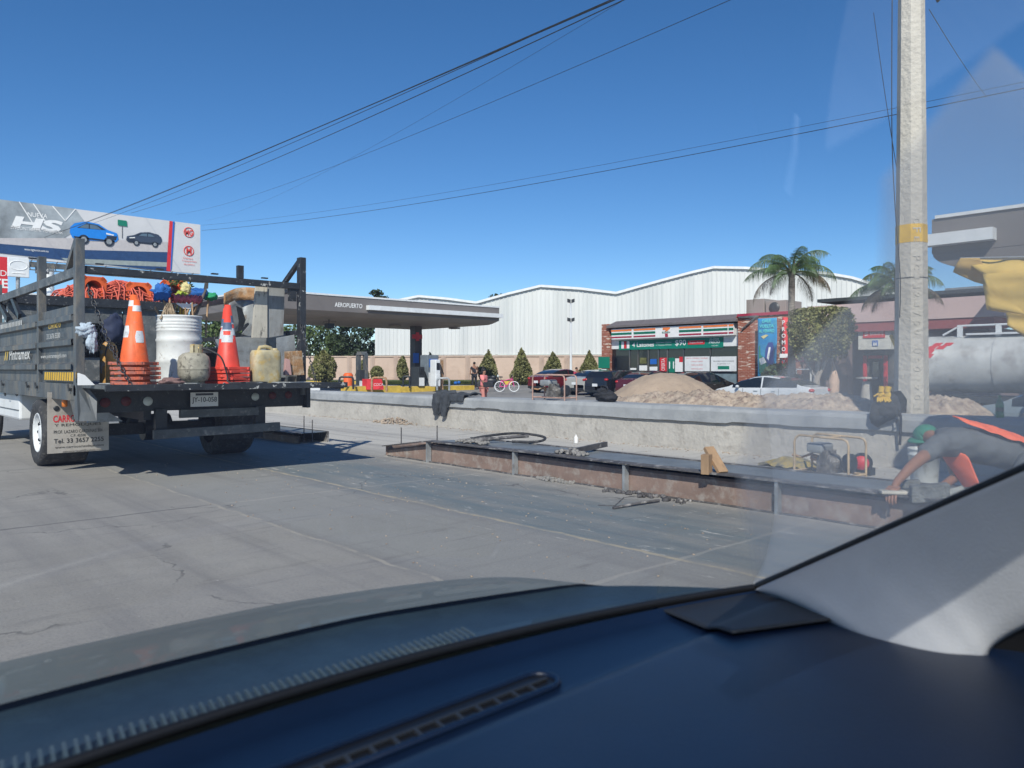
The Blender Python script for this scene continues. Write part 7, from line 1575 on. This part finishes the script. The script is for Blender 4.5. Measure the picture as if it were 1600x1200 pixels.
# defroster vent
vy, vx0, vx1 = .545, -.10, .555; m = MB(); hw_ = .019
out_ = [(vx0,vy-hw_),(vx1-hw_,vy-hw_)]+[(vx1-hw_+hw_*math.cos(a),vy+hw_*math.sin(a)) for a in [R(-90+20*k) for k in range(1,9)]]+[(vx1-hw_,vy+hw_),(vx0,vy+hw_)]
m.tube([(x,y,.840) for x, y in out_], .0035, 6, True); m.build('vent_frame', dashm, dash)
m = MB(); m.prism([(x,y,.8385) for x, y in out_], (0,0,.0012)); m.build('vent_slot', sealm, dash)
m = MB(); x = vx0+.01
while x < vx1-.02: m.obox((x,vy-.0105,.841), ((.2,1,0),(1,-.2,0),(0,0,1)), (.0075,.0018,.0016)); x += .0225
m.bar((vx0,vy-.002,.8415),(vx1-.01,vy-.002,.8415),.003,.0022); m.build('vent_slats', dashk, dash)
# speaker cover
S_ = [gz(a,b,.8395) for a,b in ((1010,948),(1184,918),(1330,984),(1145,1004))]; m = MB(); m.grid(lambda u_,v_: (lambda q: (q.x, q.y, dz(q.y, q.x)+.005))(S_[0].lerp(S_[1],u_).lerp(S_[3].lerp(S_[2],u_), v_)), 20, 20); m.build('speaker_cover', dashk, dash, solid=.003)
# pillar trim
Os = [0,.022,.06,.096,.133,.207,.407,.98]
I_ = [V((.955,.50,.846)),V((.886,.39,.848)),V((.868,.31,.842)),V((.874,.275,.842)),V((.895,.255,.850)),V((.922,.226,.885)),V((.945,.03,1.03)),V((.74,-.64,1.50))]
def interp(Ls, f): 
    k = min(len(Ls)-2, int(f*(len(Ls)-1))); g_ = f*(len(Ls)-1)-k; a, b, c, d = Ls[max(0,k-1)], Ls[k], Ls[k+1], Ls[min(len(Ls)-1,k+2)]
    return .5*((2*b)+(c-a)*g_+(2*a-5*b+4*c-d)*g_*g_+(3*b-a-3*c+d)*g_**3)
Op = [glassp(.994, s)+V((-.004,-.004,-.002)) for s in Os]
def pf(u_, v_):
    o, i = interp(Op, u_), interp(I_, u_); p = o.lerp(i, v_); bl = .018*math.sin(v_*math.pi)*min(1,u_*5)+.0*v_; q = p+V((-.75,-.5,.35)).normalized()*bl
    if v_ > .86: q = q+V((.006,.004,-.002))*((v_-.86)/.14)**2
    return q
m = MB(); m.grid(pf, 60, 24); m.build('pillar_trim', pilm, OC, solid=.003)
m = MB(); m.grid(lambda u_,v_: interp(I_, .35+.65*u_)+V((.012,.012,-.004))+V((.05,-.02,-.10))*v_, 20, 3); m.box(.99,-.3,.3,1.03,.40,.84); m.box(.93,-.6,.25,.99,.20,.86); m.build('door_panel', sealm, OC)
m = MB(); m.tube([(.928,.185,.862),(.925,.15,.868),(.927,.12,.866)], .003, 6); m.build('door_trim_strip', chrome, OC)
# cowl and bonnet
def cow(u_, v_):
    a = -1.0+2.04*u_; b = gbase(max(-1,min(1,a))); x = XC+a*(HW+.03*v_); return (x, b.y+.008+.215*v_*(1-.97*min(1,max(0,a))**4), .846-.010*v_-.012*math.sin(v_*math.pi))
m = MB(); m.grid(cow, 40, 8); m.build('cowl_panel', cowlm, OC)
m = MB()
for k in range(56): x = .10+k*.0086; m.bar((x,.690,.8405),(x+.004,.718,.8415), .0028, .0025)
m.build('vent_reflection', M('vent reflection blue', (.06,.092,.115), .6), OC)  # bars standing in for the defroster vent's reflection in the windscreen
def hood(u_, v_):
    a = -1.12+2.24*u_; x = XC+a*(.72); y0 = gbase(max(-1,min(1,a))).y+.19*(1-.5*max(0,abs(a)-.3)); y1 = 1.37-.22*abs(a)**3; y = y0+(y1-y0)*v_; z = .842-.055*v_-.11*v_**2.5-.06*max(0,abs(a)-.72)/.4*(1+v_) ; return (x, y, z)
m = MB(); m.grid(hood, 40, 30); m.build('bonnet', paintm, OC)
m = MB(); m.grid(lambda u_,v_: V(hood(1,u_)).lerp(V((1.14,hood(1,u_)[1],.3)), v_), 20, 4); m.grid(lambda u_,v_: V(hood(0,u_)).lerp(V((-.54,hood(0,u_)[1],.3)), v_), 20, 4); m.grid(lambda u_,v_: V(hood(u_,1)).lerp(V((hood(u_,1)[0],hood(u_,1)[1]+.05,.3)), v_), 20, 4); m.build('front_wing', paintm, OC)
# roof, rear shell
m = MB(); m.grid(lambda u_,v_: (XC+(-1+2*u_)*.50, -.62-1.2*v_, 1.61+.03*math.sin(u_*math.pi)-.02*v_), 16, 8); m.build('roof', pilm, OC, solid=.03)
m = MB(); m.box(-.42,-2.2,.3,-.38,.4,.86); m.box(XC-.7,-2.4,.3,XC+.7,-2.3,.9); m.box(XC-.7,-2.4,.2,XC+.7,1.4,.25); m.build('body_shell', paintm, OC)
m = MB(); m.bar((XC+.62,-.9,.85),(XC+.48,-.95,1.60),.06,.08); m.bar((XC-.6,-2.2,.85),(XC-.48,-1.75,1.60),.08,.1); m.bar((XC+.6,-2.2,.85),(XC+.48,-1.75,1.60),.08,.1); m.build('door_pillar', pilm, OC)
for x in (XC-.35, XC+.35):
    m = MB(); m.box(x-.24,-1.15,.45,x+.24,-.65,.58); m.obox((x,-1.2,.85), ((1,0,0),(0,.97,-.2),(0,.2,.97)), (.24,.06,.33)); m.build('seat', dashk, OC, bevel=.04)
